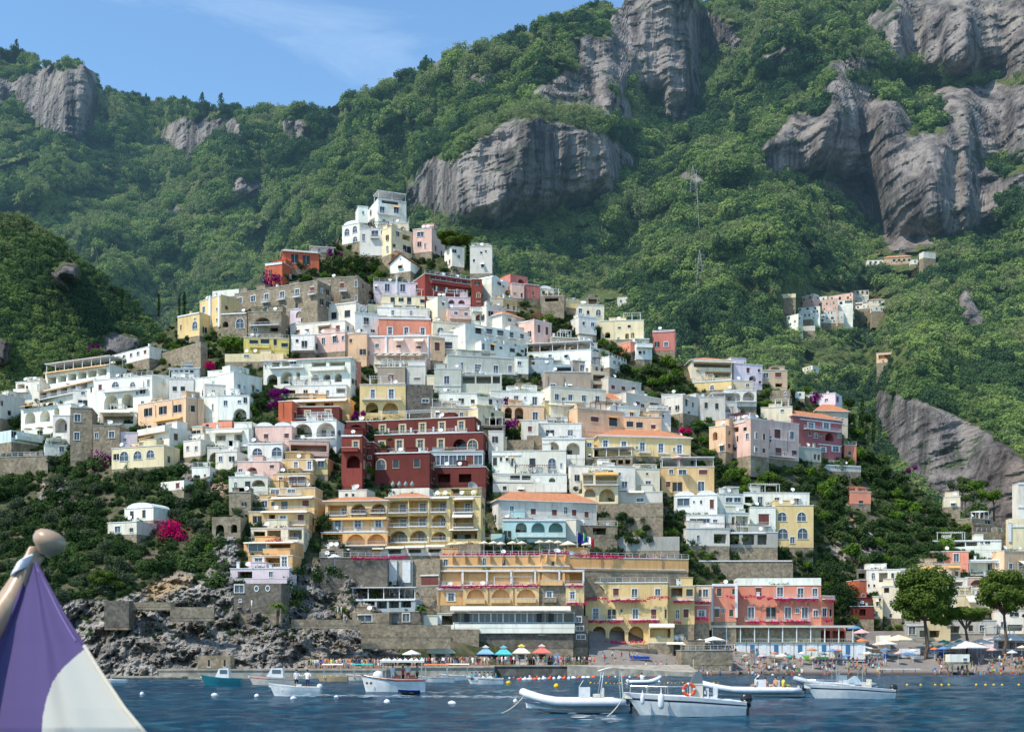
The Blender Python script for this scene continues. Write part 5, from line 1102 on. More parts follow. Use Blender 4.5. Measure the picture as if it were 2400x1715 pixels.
H('Q',770,652,952,655,850,'dstone','retaining_wall','tall dark masonry wall beneath the flat topped pine on the cliff','',D=214,depth=4,cat='wall',roof='none',th=0,skirt=.4)
H('Q',955,655,1260,672,700,'stone','retaining_wall','low pale path wall above the left cliff','',D=216,depth=3,cat='wall',roof='none',th=0,skirt=.5)
H('Q',1258,675,1580,725,780,'stone','retaining_wall','path wall climbing to the grey stone base','',D=216,depth=3,cat='wall',roof='none',skirt=.5)
H('M',50,1082,340,1078,1190,'stone','retaining_wall','low stone landing house front behind the teal boat','d*2 150 1150 290 1150 20 60',D=205,depth=3,cat='wall',roof='none',th=0)
H('M',880,735,1500,790,815,'stone','retaining_wall','long stone path wall over the shore rocks','',D=221,depth=3,cat='wall',roof='none',skirt=.5)
H('M',1500,790,2300,830,920,'stone','retaining_wall','high rough path wall left of the kiosks','',D=227,depth=3,cat='wall',roof='none',skirt=2)

H('D',930,895,1290,900,1032,'white','house','white house with a decorated parapet and dark doors above the red palace','w*2 1045 972 1140 972 30 48;d 1250 978 34 40;b 1110 1012 300 20',side=('L',870))
H('D',965,1036,1300,1042,1112,'creamw',None,None,'L*2 1070 1078 1225 1078 140 56')
H('D',1292,932,1522,952,1042,'white','house','white house with yellow lower storey left of the purple climber','d 1420 978 34 56;w 1485 978 20 30')
H('D',1300,1042,1536,1076,1205,'pyel',None,None,'w 1440 1122 34 76;w 1355 1122 12 38')
H('D',1270,1208,1560,1208,1310,'dstone',None,None,'L 1440 1260 180 70')
H('D',1340,1318,1575,1320,1425,'pyel',None,None,'w 1490 1380 90 70;w 1370 1380 40 60')
H('D',1425,874,1928,888,1012,'white','house','white house over three peach arches beside the purple climber','w 1663 958 40 66;w 1840 972 44 76;w 1748 945 16 22;b 1663 985 120 16')
H('D',1532,1014,1932,1022,1162,'peach',None,None,'A 1590 1085 70 108;A 1692 1088 84 112;w 1845 1120 46 84;w 1690 1110 30 60')
H('D',1570,1345,1830,1340,1420,'stone','retaining_wall','low stone garden wall under the lime green tree','',depth=2,cat='wall',roof='none')
H('S',1222,985,1262,985,1030,'creamw','house','little cream house between the lime tree and the white terrace house','w 1242 1005 9 12')
run_queue()
# ---------------------------------------------------------------- where things are, in words
MARKS = [("the white summit tower",915,480),("the orange red villa",660,620),("the long stone palace",720,700),("the yellow ridge villa",470,720),("the red side tower palace",1060,700),("the salmon shuttered house",950,770),
 ("the beige pink restaurant house",950,815),("the long white shuttered house",1180,770),("the tall brown house",1330,900),("the grey green house",1130,870),("the white arched hotel",720,830),("the bright yellow villa",610,800),
 ("the leftmost white hotel",130,880),("the square stone tower",190,1010),("the apricot house",400,980),("the castellated yellow house",320,1070),("the white garden house",320,1210),("the stepped ochre apartment house",660,1220),
 ("the big dark red palace",980,1040),("the ochre balcony hotel",930,1210),("the aqua arched house",1270,1230),("the orange colonnade hotel",1200,1370),("the yellow seafront hotel",1480,1410),("the salmon pink hotel",1850,1420),
 ("the long yellow tiled house",1510,1040),("the ochre parasol house",1610,1120),("the domed white villa",1630,1200),("the yellow arched block",1860,1230),("the pink beige palace",1800,1030),("the rose red villa",1920,990),
 ("the cream tiled villa",1680,850),("the pink house on the ridge",1540,800),("the pale yellow stair house",1450,770),("the small salmon ravine house",2010,1165),("the peach seafront hotel",2250,1310),("the ivy cliff",1930,1400),
 ("the white satellite dish house",2080,1360),("the seaside restaurant",1190,1450),("the yellow church",2385,1230),("the purple bush ruin",1830,930),("the umbrella pine",1065,560),("the dark rocks",400,1500),("the grey retaining wall",1500,1260)]
def place_words(x, y):
    b = min(MARKS, key=lambda m: math.hypot((m[1]-x), (m[2]-y)*1.3)); dx, dy = x-b[1], y-b[2]
    if abs(dx) < 35 and abs(dy) < 35: r = 'beside'
    elif abs(dx) > abs(dy): r = 'right of' if dx > 0 else 'left of'
    else: r = 'below' if dy > 0 else 'above'
    return r+' '+b[0]
ORD = ['first', 'second', 'third', 'fourth', 'fifth', 'sixth', 'seventh', 'eighth', 'ninth', 'tenth', 'eleventh', 'twelfth', 'thirteenth', 'fourteenth', 'fifteenth', 'sixteenth', 'seventeenth', 'eighteenth', 'nineteenth', 'twentieth']
TOLABEL = []
def later(o, text, x, y, cat, group, where=None):
    TOLABEL.append([o, text, x, y, cat, group, where or place_words(x, y)])
def finish_labels():
    d = {}
    for r in TOLABEL: d.setdefault((r[1], r[6]), []).append(r)
    for (t, w), rs in d.items():
        rs.sort(key=lambda r: (r[2], r[3])); n = len(rs)
        for i, r in enumerate(rs):
            if n == 1: lab = f'{t} {w}'
            elif i == 0: lab = f'leftmost {t} {w}'
            elif i == n-1: lab = f'rightmost {t} {w}'
            else: lab = f'{ORD[min(i, 19)]} {t} from the left {w}'
            ws = lab.split()
            tag(r[0], ' '.join(ws[:16]), r[4], r[5])
# ---------------------------------------------------------------- trees
def tree_proto(kind, seed):
    rng = random.Random(seed); t = MB()
    if kind in ('broad', 'olive', 'bright', 'dark'):
        c = crown_mb(rng, 1, 11, 75, .115 if kind != 'olive' else .09, .9); c.v = [(x, y, z*.92+1.5) for x, y, z in c.v]
        t.tube([(0, 0, -1.2), (.03, 0, .3), (.08, .02, 1.2)], [.12, .09, .05], 6); 
        for a in (0.4, 2.2, 4.1): t.tube([(.04, 0, .5), (math.cos(a)*.35, math.sin(a)*.35, 1.2)], [.05, .02], 5)
        mt = {'broad': LF, 'olive': LFO, 'bright': LFB, 'dark': LFD}[kind]
    elif kind == 'cypress':
        c = MB()
        for i in range(12):
            z = .1+i*.34; r = .34*math.sin(math.pi*min(.97, (i+1.5)/13.2))**.6; leaves(c, (0, 0, z), r*1.05, 55, .1, rng, (1, 1, 1.3), up=.8)
        t.tube([(0, 0, -.6), (0, 0, .5)], [.07, .05], 5); mt = LFD
    elif kind == 'bush':
        c = MB()
        for i in range(7): leaves(c, (rng.uniform(-.6, .6), rng.uniform(-.4, .4), rng.uniform(.1, .5)), .5, 70, .1, rng, (1, 1, .75))
        t.tube([(0, 0, -.6), (0, 0, .2)], .08, 5); mt = LFB
    return c.mesh('crown', mt), t.mesh('trunk', BARK)
PROTO = {k: [tree_proto(k, 100*i+j) for j in range(3)] for i, k in enumerate(('broad', 'olive', 'bright', 'dark', 'cypress', 'bush'))}
KIND = {'broad': ('tree', 'leafy green tree', 'tree'), 'olive': ('olive_tree', 'grey green olive tree', 'olive tree'), 'bright': ('tree', 'bright green tree', 'tree'), 'dark': ('tree', 'dark evergreen tree', 'tree'),
        'cypress': ('cypress', 'narrow dark cypress', 'cypress'), 'bush': ('bush', 'low green bush', 'bush')}
TR = random.Random(5)
def tree(kind, x, y, r, D=None, zoff=1.5, lab=None, group=None):
    """crown centre seen at pixel (x, y), radius r pixels"""
    Dd = (D if D else float(DT(x, y))) ; R = r/F*Dd; Dd -= R*.35
    p = at(x, y, Dd); nm, desc, cat = KIND[kind]
    if kind == 'cypress': p.z -= R*2.1*1.0; zo = 0; S = (R*2.4, R*2.4, R)
    elif kind == 'bush': p.z -= .3*R; S = (R,)*3
    else: p.z -= 1.5*R; S = (R,)*3
    o = empty(nm, p, TR.random()*6.28); o.scale = S if kind != 'cypress' else (R, R, R)
    c, t = TR.choice(PROTO[kind]); link('crown', c, o); link('trunk', t, o)
    if lab: tag(o, lab, cat, group)
    else: later(o, desc, x, y, cat, group or 'garden trees and bushes among the houses')
    return o
def fill(poly, n, kinds, rmin, rmax, seed, avoid=(), gap=.85):
    rng = random.Random(seed); xs = [p[0] for p in poly]; ys = [p[1] for p in poly]; pts = []; tries = 0
    while len(pts) < n and tries < n*60:
        tries += 1; x, y = rng.uniform(min(xs), max(xs)), rng.uniform(min(ys), max(ys)); r = rng.uniform(rmin, rmax)
        if not inpoly(np.array([x]), np.array([y]), poly)[0]: continue
        if any(a[0]-r*.6 < x < a[2]+r*.6 and a[1]-r*.8 < y < a[3]+r for a in avoid): continue
        if any(math.hypot(x-q[0], y-q[1]) < (r+q[2])*gap*.5*1.2 for q in pts): continue
        pts.append((x, y, r))
    for x, y, r in pts: tree(rng.choice(kinds), x, y, r)
fill([(0,1075),(230,1060),(250,1120),(420,1110),(520,1165),(545,1200),(520,1400),(430,1330),(330,1340),(250,1390),(0,1420)], 120, ['broad','broad','olive','dark','olive','dark'], 20, 36, 3, avoid=[(252,1170,362,1255),(355,1235,435,1300),(65,1105,105,1155)])
fill([(430,1290),(560,1240),(540,1390),(500,1420),(440,1340)], 16, ['broad','bright','bush'], 12, 20, 33)
fill([(372,815),(400,785),(520,768),(560,790),(520,830),(480,850),(375,850)], 26, ['bush','bright','bush','dark'], 9, 16, 4)
fill([(640,660),(700,625),(850,600),(900,640),(880,655),(700,655)], 16, ['dark','bush','bright','broad'], 11, 18, 6)
fill([(1470,790),(1560,820),(1590,880),(1625,950),(1600,985),(1560,940),(1500,925),(1410,850),(1400,800)], 30, ['dark','broad','bright','bush'], 12, 22, 7)
fill([(1440,1205),(1560,1195),(1585,1225),(1580,1255),(1450,1255)], 16, ['dark','bright','bush','dark'], 11, 18, 8)
fill([(1680,1080),(1760,1065),(1850,1100),(1925,1105),(1950,1150),(1900,1150),(1690,1150)], 30, ['dark','broad','bright','bush'], 13, 23, 9)
fill([(1940,1110),(2000,1060),(2060,1075),(2110,1130),(2190,1200),(2240,1270),(2190,1345),(2060,1330),(1990,1300),(1930,1210)], 85, ['dark','broad','dark','bright'], 16, 28, 10, avoid=[(1992,1148,2056,1200)])
fill([(1885,1290),(1960,1330),(2000,1400),(2010,1480),(1950,1480),(1900,1380)], 22, ['dark','dark','bright'], 11, 18, 11)
fill([(1620,1000),(1690,960),(1680,1030),(1700,1070),(1650,1060)], 12, ['dark','bright','bush'], 10, 17, 12)
fill([(1570,1290),(1800,1285),(1890,1300),(1880,1320),(1590,1310)], 16, ['bush','bush','dark'], 8, 13, 13)
fill([(380,1120),(500,1040),(560,1060),(560,1150),(480,1170),(400,1130)], 14, ['olive','broad','bush'], 13, 26, 14)
fill([(1950,920),(2030,960),(2060,1010),(2000,1030),(1960,980)], 12, ['dark','dark','cypress'], 14, 20, 15)
fill([(1180,740),(1300,720),(1420,770),(1300,770)], 9, ['bush','dark'], 8, 13, 16)
fill([(1740,910),(1900,900),(1870,960),(1760,960)], 12, ['dark','bush','bright'], 9, 15, 17)
fill([(1240,1220),(1420,1225),(1420,1250),(1240,1250)], 5, ['bush'], 7, 11, 18)
fill([(2220,1130),(2330,1120),(2340,1170),(2260,1170)], 9, ['broad','bright','olive'], 14, 24, 19)
fill([(2040,1440),(2110,1440),(2110,1480),(2040,1480)], 7, ['bush','broad'], 9, 14, 20)
fill([(900,1330),(1010,1330),(1000,1410),(930,1400)], 6, ['bush'], 7, 12, 21)
fill([(0,960),(45,900),(60,980),(30,1030)], 6, ['dark','broad'], 14, 22, 22)
for k, x, y, r, lab in [('bright',545,806,30,'round bright green tree in front of the bright yellow villa'),('broad',205,838,28,'round green tree behind the roof of the leftmost white hotel'),('dark',800,815,26,'dark spreading olive tree in front of the pale pink house'),
    ('dark',825,812,20,'smaller dark olive crown beside the peach house wall'),('bush',1103,824,17,'round dark bush in front of the pale blue grey house'),('bush',1154,752,20,'flat topped bush beside the red side tower'),('bush',1283,750,26,'wide dark bush above the dusty pink house'),
    ('bright',1229,1000,17,'lime green tree below the purple climber arches'),('dark',1202,1012,16,'dark green tree under the purple climber arches'),('dark',1394,776,17,'small dark tree between the bluish house and the stair house'),('bright',428,1053,22,'lime green tree on the terrace right of the castellated yellow house'),
    ('bright',28,1046,17,'yellow green tree at the left edge of the lower terrace'),('bright',55,1048,15,'small yellow green tree on the lower terrace'),('dark',962,872,15,'dark round tree beside the grey staircase'),('dark',1903,1033,24,'dark round tree between the pink palace and the rose villa'),
    ('bright',2010,1015,20,'bright round tree beside the lower rose red storey'),('olive',515,1085,34,'tall grey green olive beside the white vaulted porch house'),('dark',530,1120,28,'dark tree left of the stone base wall'),('broad',2297,1195,26,'spreading round tree over the stone garden house'),
    ('bush',2260,1235,20,'bright round bush above the white roof lounge'),('broad',1580,925,16,'loose green tree beside the grey glazed house'),('dark',610,945,22,'dark green tree left of the purple climber'),('bright',590,962,22,'bright green tree behind the white entrance arch')]:
    tree(k, x, y, r, lab=lab)
for x, y, r, lab, D in [(1096,600,17,'taller left cypress beside the umbrella pine',None),(1108,606,14,'shorter right cypress beside the umbrella pine',None),(285,700,12,'thin cypress on the dark left hill',400),(372,712,13,'cypress left of the yellow ridge villa on the wooded hill',405),(432,712,15,'broad cypress directly behind the yellow ridge villa',405),(420,716,11,'small cypress next to the broad one behind the ridge villa',406)]:
    tree('cypress', x, y, r, D=D, lab=lab, group='cypress trees')
def pine(x, y, rx, ry, ybase, lab, seed, flat=True, D=None, lobes=16):
    Dd = D or float(DT(x, min(ybase, 1575))); R = rx/F*Dd; V = ry/F*Dd; p = at(x, ybase, Dd); h = (ybase-y)/F*Dd; rng = random.Random(seed)
    o = empty('pine_tree', p, 0, lab, 'pine tree'); c = MB(); t = MB(); cs = []
    for i in range(lobes):
        a = i*2.4; q = R*.78*math.sqrt((i+.5)/lobes); z = h+rng.uniform(-.5, .5)*V+(.35*V*(1-q/R))
        if not flat: e_ = math.asin(max(-1, min(1, -.95+1.9*(i+.5)/lobes))); q = R*.66*math.cos(e_); z = h+V*.66*math.sin(e_)
        if not flat: q *= rng.uniform(.75, 1.35); z += rng.uniform(-.15, .15)*V
        cs.append((math.cos(a)*q, math.sin(a)*q*.8, z)); leaves(c, cs[-1], R*(.28 if flat else rng.uniform(.2, .34)), 420, R*.045, rng, (1, 1, .55 if flat else .8), up=.7)
    fork = h*.5
    t.tube([(0, 0, -3), (.1*R, 0, 0), (.02*R, 0, fork)], [R*.07, R*.06, R*.045], 8)
    for cc in cs[::2]: t.tube([(.02*R, 0, fork), (cc[0]*.5, cc[1]*.5, fork+(cc[2]-fork)*.6), cc], [R*.035, R*.025, R*.01], 5)
    c.build('crown', LFP if D != 1 else LFD, o); t.build('trunk', BARK, o); return o
pine(1064, 562, 47, 22, 618, 'big umbrella pine with a forked trunk on the summit', 1)
pine(2166, 1392, 80, 76, 1515, 'large dense pine at the right end of the beach promenade', 2, False, D=268, lobes=34)
pine(2352, 1382, 66, 62, 1500, 'tall thin trunked pine near the right edge', 3, False, D=270, lobes=30)
pine(2262, 1445, 62, 26, 1505, 'low umbrella pine between the two tall seafront pines', 4, D=270, lobes=18)
pine(250, 1358, 46, 30, 1400, 'yellowish flat topped pine on the cliff path at left', 5, D=228)
pine(2420, 1450, 30, 25, 1500, 'pine crown cut by the right edge of the view', 6, D=272, lobes=8)
# palms on the cliff path
def palm(x, y, r, ybase, lab, D, seed):
    p = at(x, ybase, D); h = (ybase-y)/F*D; R = r/F*D; o = empty('palm_tree', p, 0, lab, 'palm tree'); rng = random.Random(seed)
    t = MB(); t.tube([(0, 0, -1), (.1, 0, h*.6), (.05, 0, h)], [.28, .2, .18], 7); t.build('trunk', BARK, o); c = MB()
    for i in range(26):
        a = i*2.4; e = rng.uniform(-.2, 1.1); d = Vector((math.cos(a), math.sin(a), 0)); pr = Vector((.05, 0, h)); wv = d.cross(Vector((0, 0, 1)))
        for k in range(7):
            tt = (k+1)/7; q = Vector((.05, 0, h))+d*R*tt*math.cos(e*.6)+Vector((0, 0, R*(math.sin(e)*tt-.75*tt*tt))); w = .35*(1-.6*tt)
            c.add([pr-wv*w+Vector((0, 0, -w*.6)), pr, q, q-wv*w+Vector((0, 0, -w*.6))], [(0, 1, 2, 3)]); c.add([pr+wv*w+Vector((0, 0, -w*.6)), pr, q, q+wv*w+Vector((0, 0, -w*.6))], [(0, 1, 2, 3)]); pr = q
    c.build('crown', LFP, o)
palm(650, 1418, 26, 1448, 'palm tree leaning over the rocks below the grey stone base', 219, 1); palm(800, 1425, 16, 1448, 'small palm on the cliff path beside the dark ivy wall', 222, 2); palm(985, 1422, 15, 1445, 'small palm in front of the glazed beach bar', 235, 3)
# climbers and flowers
def climber(x, y, w, h, mat, lab, D=None, seed=1, cat='climber', name='bougainvillea', dens=1.0, lump=.5):
    Dd = (D or float(DT(x, y))-2.2); W = w/F*Dd; Hh = h/F*Dd; p = at(x, y, Dd); o = empty(name, p, 0, lab, cat); rng = random.Random(seed); mb = MB(); n = max(3, int(W*Hh*.22*dens)+2)
    for i in range(n):
        leaves(mb, (rng.uniform(-.42, .42)*W, rng.uniform(-.4, .4), rng.uniform(-.42, .42)*Hh), min(W, Hh)*rng.uniform(.22, .36)+.25, 110, .22, rng, (1.1, .6, .9))
    mb.build('foliage', mat, o); b = MB(); b.tube([(0, .3, -Hh*.5-.6), (.1, .2, 0)], [.12, .06], 5); b.build('stem', BARK, o); return o
for i, (x, y, w, h, m, lab, D) in enumerate([(394,1252,84,60,LFM,'brilliant magenta bougainvillea mass in the left garden',252),(396,1290,40,42,LFM,'hanging magenta tail of flowers under the big bougainvillea',251),(645,935,30,70,LFV,'purple climber hanging beside the orange red house',None),(660,915,60,18,LFV,'purple flowers spilling over the white hotel terrace',None),
    (498,862,62,18,LFM,'magenta flower heap on the roof right of the glass gallery',None),(782,592,40,14,LFV,'purple flowers on the terrace beside the orange red villa',None),(636,654,36,30,LFV,'violet bougainvillea at the foot of the orange red villa',None),(236,1082,44,60,LFV,'dark purple bougainvillea between stone house and castellated yellow house',None),
    (1186,945,16,50,LFV,'thin purple climber on the white house above the arches',None),(1205,990,40,24,LFV,'dark purple flowers under the peach arches',None),(1910,932,38,28,LFV,'purple bougainvillea before the lilac white wall',None),(840,970,34,14,LFV,'purple bougainvillea in front of the yellow arches',None),
    (2135,1098,22,14,LFV,'small purple bougainvillea high in the right garden',None),(1592,1010,56,12,LFM,'red flower strip behind the orange tiled roof',None),(963,820,76,8,LFV,'purple flower pergola under the white window awnings',None),(232,815,70,10,LFV,'purple flowers on the upper left ridge pergola',None)]):
    climber(x, y, w, h, m, lab, D, 40+i)
for i, (x, y, w, h, m, lab, D) in enumerate([(888,1106,86,24,LFB,'green vine pergola left of the red palace gate',None),(1062,1104,110,18,LFB,'green vine pergola under the glass veranda',None),(1092,1018,84,12,LFB,'lime green vine over the arched palace windows',None),(899,1026,40,8,LFB,'yellow green vine strip on the red palace',None),
    (1945,1390,60,150,LFD,'dark ivy curtain beside the salmon pink hotel',None),(1985,1420,50,110,LFD,'dark ivy sheet behind the orange red house',None),(745,1345,120,36,LFD,'dark ivy fringe on the high wall under the parasol',225),(690,1390,50,90,LFD,'dark ivy column right of the grey stone base',None),
    (1700,1266,180,16,LF,'green vine roof below the domed white villa',None),(1780,1290,140,14,LF,'trailing vine on the lower grey terrace',None),(790,620,70,40,LFD,'dark ivy wall under the summit houses',None),(860,622,60,44,LFD,'dense ivy hanging below the bluish summit house',None),
    (1330,1150,110,14,LF,'green hedge on the roof right of the terracotta tiles',None),(758,1240,26,120,LFD,'dark ivy gap between the two ochre buildings',None),(1760,868,110,14,LFD,'dark vine roof on the cream villa terrace',None),(1480,1262,120,20,LFD,'clipped hedge along the grey terrace wall',None)]):
    climber(x, y, w, h, m, lab, D, 80+i, cat='climbing plant', name='climbing_plant')
for M_, w, h, lab, x, y, kd, th, px, py in FLOW:
    rng = random.Random(int(px*3+py)); mb = MB(); n = max(3, int(w/.55))
    for i in range(n): leaves(mb, ((i+.5)/n*w-w/2+rng.uniform(-.1, .1), rng.uniform(-.1, .15), rng.uniform(-.18, .12)), .34, 30, .12, rng, (1.2, .8, 1))
    o = mb.build('flowers', LFM if (px < 1330 and py > 1350) else LFM); o.matrix_world = M_
    later(o, 'magenta balcony flowers', px, py, 'flowers', 'magenta flower rows on the hotel balconies')
def flower_row(x0, y0, x1, y1, n, D0, D1, what, name='flowers'):
    for i in range(n):
        t0, t1 = i/n, (i+.92)/n; a = at(x0+(x1-x0)*t0, y0+(y1-y0)*t0, D0+(D1-D0)*t0); b = at(x0+(x1-x0)*t1, y0+(y1-y0)*t1, D0+(D1-D0)*t1); m = (a+b)/2; rng = random.Random(i+int(x0)); mb = MB()
        L = (b-a).length; d = (b-a).normalized(); k = max(3, int(L/.5))
        for j in range(k):
            q = d*(L*((j+.5)/k-.5)); leaves(mb, (q.x, q.y, q.z+rng.uniform(-.15, .15)), .38, 30, .13, rng)
        o = mb.build(name, LFM); o.location = m; later(o, what, (x0+x1)/2+i, (y0+y1)/2, 'flowers', 'magenta flower rows along terrace walls', '')
def hD(P): return P
flower_row(1032, 1300, 1335, 1296, 11, 251, 251, 'magenta flower clump on the orange hotel roof terrace')
flower_row(1345, 1300, 1560, 1310, 8, 252, 263, 'dark magenta flower clump on the angled roof terrace wall')
flower_row(822, 1308, 958, 1304, 6, 246, 246, 'pink flower clump on the ochre hotel terrace wall')
# ---------------------------------------------------------------- shore: beach, quay, kiosks, parasols
def make_beach():
    m, nt, out = nodes_of('beach_pebbles'); p = N(nt, 'ShaderNodeBsdfPrincipled', Roughness=1); p.inputs['Specular IOR Level'].default_value = .1
    c = mixrgb(nt, ramp(nt, noise(nt, .25, 6, .7, src='World'), .35, .65), (.17, .15, .135), (.30, .27, .245)); c = mixrgb(nt, ramp(nt, noise(nt, 3, 3, .7, src='World'), .4, .6), c, (.22, .2, .18))
    g = nt.nodes.new('ShaderNodeNewGeometry'); sp = nt.nodes.new('ShaderNodeSeparateXYZ'); nt.links.new(g.outputs['Position'], sp.inputs[0])
    c = mixrgb(nt, ramp(nt, sp.outputs['Z'], .75, .2), c, (.075, .062, .055))
    nt.links.new(c, p.inputs['Base Color']); nt.links.new(p.outputs[0], out.inputs[0])
    xs = np.arange(1380, 2700, 8.0); ys = np.linspace(1640, 1478, 60); Y, X = np.meshgrid(ys, xs, indexing='ij')
    D = DT(X, Y)-.6+.12*vnoise(X/20, Y/8, X*0, 4); D = np.minimum(D, F*(EYE+1.2)/np.maximum(Y-HZ, 12)+0*D) if False else D
    P = np.stack([(X-CX)/F*D, D, EYE+(HZ-Y)/F*D], 2); o = grid_mesh('beach', P, m); tag(o, 'grey brown pebble beach at the right of the bay', None, kind='structure')
make_beach()
CONC = stone('pale_concrete', (.44, .40, .33), (.30, .27, .22), .8, .3); DCONC = stone('dark_wet_concrete', (.10, .095, .085), (.17, .16, .14), .8, .3)
def slab(name, label, x0, x1, y_top, D0, D1, zb=-1.0, mt=CONC, cat='quay', side=None):
    a = at(x0, y_top, D0); b = at(x1, y_top, D0); m = MB(); m.box(a.x, b.x, D0, D1, zb, a.z-.25, 0); m.box(a.x-.1, b.x+.1, D0-.15, D1, a.z-.248, a.z, 1)
    o = m.build(name, [side or mt, CONC]); tag(o, label, cat); return a.z
ZJ = slab('jetty', 'long pale concrete jetty under the rocks at left', 372, 905, 1567, 202, 216)
slab('jetty', 'low pale step at the left end of the rocks', 262, 425, 1584, 199, 210)
ZQ = 2.0
qa = HZ-(ZQ-EYE)/F*0
a = at(905, 1557.5, 236); b = at(1395, 1557.5, 236)
m = MB(); m.box(a.x, b.x, 236, 262, -1, 1.75, 0); m.box(a.x-.1, b.x+.1, 235.8, 262, 1.752, 2.0, 1); o = m.build('quay', [DCONC, CONC]); tag(o, 'dark walled landing quay with a pale edge in front of the kiosks', 'quay')
m = MB(); a = at(905, 1560, 216); b = at(1160, 1560, 237); m.box(a.x-6, b.x, 214, 236.5, -1, 1.6, 0); m.box(a.x-6.1, b.x+.1, 213.8, 236.4, 1.602, 1.85, 1); o = m.build('quay', [CONC, CONC]); tag(o, 'lower landing stage crowded with people left of the kiosks', 'quay')
m = MB(); a = at(1330, 1557, 232); b = at(1640, 1557, 232); m.add([(a.x, 233, 1.98), (b.x, 233, .6), (b.x, 246, 2.0), (a.x, 246, 2.0), (a.x, 233, -1), (b.x, 233, -1), (b.x, 246, -1), (a.x, 246, -1)], [(0, 1, 2, 3), (0, 4, 5, 1), (1, 5, 6, 2)]); o = m.build('slipway', CONC); tag(o, 'sloping concrete slipway running down to the beach', 'slipway')
H('N',700,850,1180,842,1120,'dstone','retaining_wall','rough stone retaining wall behind the coloured kiosks','',D=249,depth=3,cat='wall',roof='none')
H('N',1182,905,1760,975,1120,'dstone','retaining_wall','sloping stone ramp wall right of the red kiosk','d 1480 1080 40 50',D=250,depth=3,cat='wall',roof='none')
H('O',-180,880,760,905,1020,'dstone','retaining_wall','dark wall topped with a hedge under the yellow seafront hotel','',D=252,depth=3,cat='wall',roof='none')
H('O',1000,905,1490,912,1045,'stone','retaining_wall','curved grey stone bastion under the white beach parasols','',D=249,depth=4,cat='wall',roof='rail')
H('O',690,835,1040,832,1000,'grey','house','grey ground floor bar with glass doors beside the stone bastion','L 800 920 70 110;L 950 905 110 110;w 880 900 50 90;t 940 840 160 24',D=254,depth=5,roof='rail')
H('P',-260,640,690,645,790,'salmon','beach_restaurant','long shaded beach restaurant under the salmon pink hotel','L*7 -190 720 630 722 112 100',D=272,depth=6,roof='none',cat='restaurant')
run_queue()
# restaurant canopy
def canopy():
    a = at(1604, 1466, 263); b = at(1990, 1466, 266); r = empty('restaurant_canopy', (a.x, 263, at(1604, 1507, 263).z), 0, 'long pale canopy on thin posts over the beach restaurant', 'canopy'); W = b.x-a.x; Hh = a.z-at(1604, 1507, 263).z
    m = MB(); m.box(0, W, 0, 7, Hh-.15, Hh); m.box(-.1, W+.1, -.25, -.02, Hh-.35, Hh+.1); m.build('roof', plain('canopy_cloth', (.62, .58, .5), .8), r)
    for i in range(13):
        q = MB(); q.box(W*i/12-.09, W*i/12+.09, 0, .18, -2.5, Hh-.36); q.build('post', WHITE, r)
    q = MB(); q.box(0, W, -.1, 7, -.4, -.1); q.build('floor', CONC, r); q = MB(); q.box(0, W, .2, .26, .9, .97)
    for i in range(int(W/.35)): q.box(i*.35, i*.35+.04, .21, .25, 0, .9)
    q.build('railing', RAILW, r)
canopy()
BLU = plain('blue_door', (.05, .17, .32), .6); GRN = plain('pale_green_roof', (.36, .42, .33), .8)
def cabin(i, x):
    a = at(x, 1532, 262); r = empty('beach_cabin', a, 0, None, None); m = MB(); m.box(0, 2.3, 0, 2.2, -1.5, 2.3); m.build('wall', WHITE, r); m = MB(); m.box(.7, 1.6, -.05, .0, 0, 1.9); m.build('door', BLU if i % 2 else WHITE, r)
    m = MB(); m.box(-.1, 2.4, -.25, 2.3, 2.302, 2.42); m.build('roof', GRN, r); later(r, 'small white beach cabin with a green roof', x, 1525, 'cabin', 'beach cabins in a row', 'below the salmon pink hotel')
for i in range(11): cabin(i, 1722+i*28)
def kiosk(x, yb, w, h, rw, ctop, croof, cwall, lab, D):
    k = D/F; a = at(x, yb, D); a.z = ZQ if D > 226 else 1.85; W, Hh, RW = w*k, h*k, rw*k; r = empty('kiosk', a, 0, lab, 'kiosk')
    m = MB(); hw = W/2; m.box(-hw, -hw*.55, 0, W, 0, Hh); m.box(hw*.55, hw, 0, W, 0, Hh); m.box(-hw*.549, hw*.549, 0, .15, 0, .95); m.box(-hw*.549, hw*.549, 0, .15, Hh-.35, Hh); m.box(-hw, hw, W-.1, W, .001, Hh-.001); m.build('wall', cwall, r)
    m = MB(); m.box(-hw*.6, hw*.6, -.2, .25, .952, 1.03); m.build('counter', WHITE, r)
    q = RW/2; q2 = W*.24; z0 = Hh-.02; z1 = Hh+W*.42; c = W/2; m = MB()
    m.add([(-q, c-q, z0), (q, c-q, z0), (q, c+q, z0), (-q, c+q, z0), (-q2, c-q2, z1), (q2, c-q2, z1), (q2, c+q2, z1), (-q2, c+q2, z1), (-q, c-q, z0-.18), (q, c-q, z0-.18), (q, c+q, z0-.18), (-q, c+q, z0-.18)], [(0, 1, 5, 4), (1, 2, 6, 5), (2, 3, 7, 6), (3, 0, 4, 7), (8, 9, 1, 0), (9, 10, 2, 1), (11, 8, 0, 3)]); m.build('roof', croof, r)
    m = MB(); m.box(-q2, q2, c-q2, c+q2, z1+.002, z1+W*.12, 0); e = q2*1.5; m.add([(-e, c-e, z1+W*.12), (e, c-e, z1+W*.12), (e, c+e, z1+W*.12), (-e, c+e, z1+W*.12), (0, c, z1+W*.34)], [(0, 1, 4), (1, 2, 4), (2, 3, 4), (3, 0, 4), (0, 1, 2, 3)], 1); m.build('lantern_roof', [WHITE, ctop], r)
C_ = lambda n, c: plain(n, c, .7)
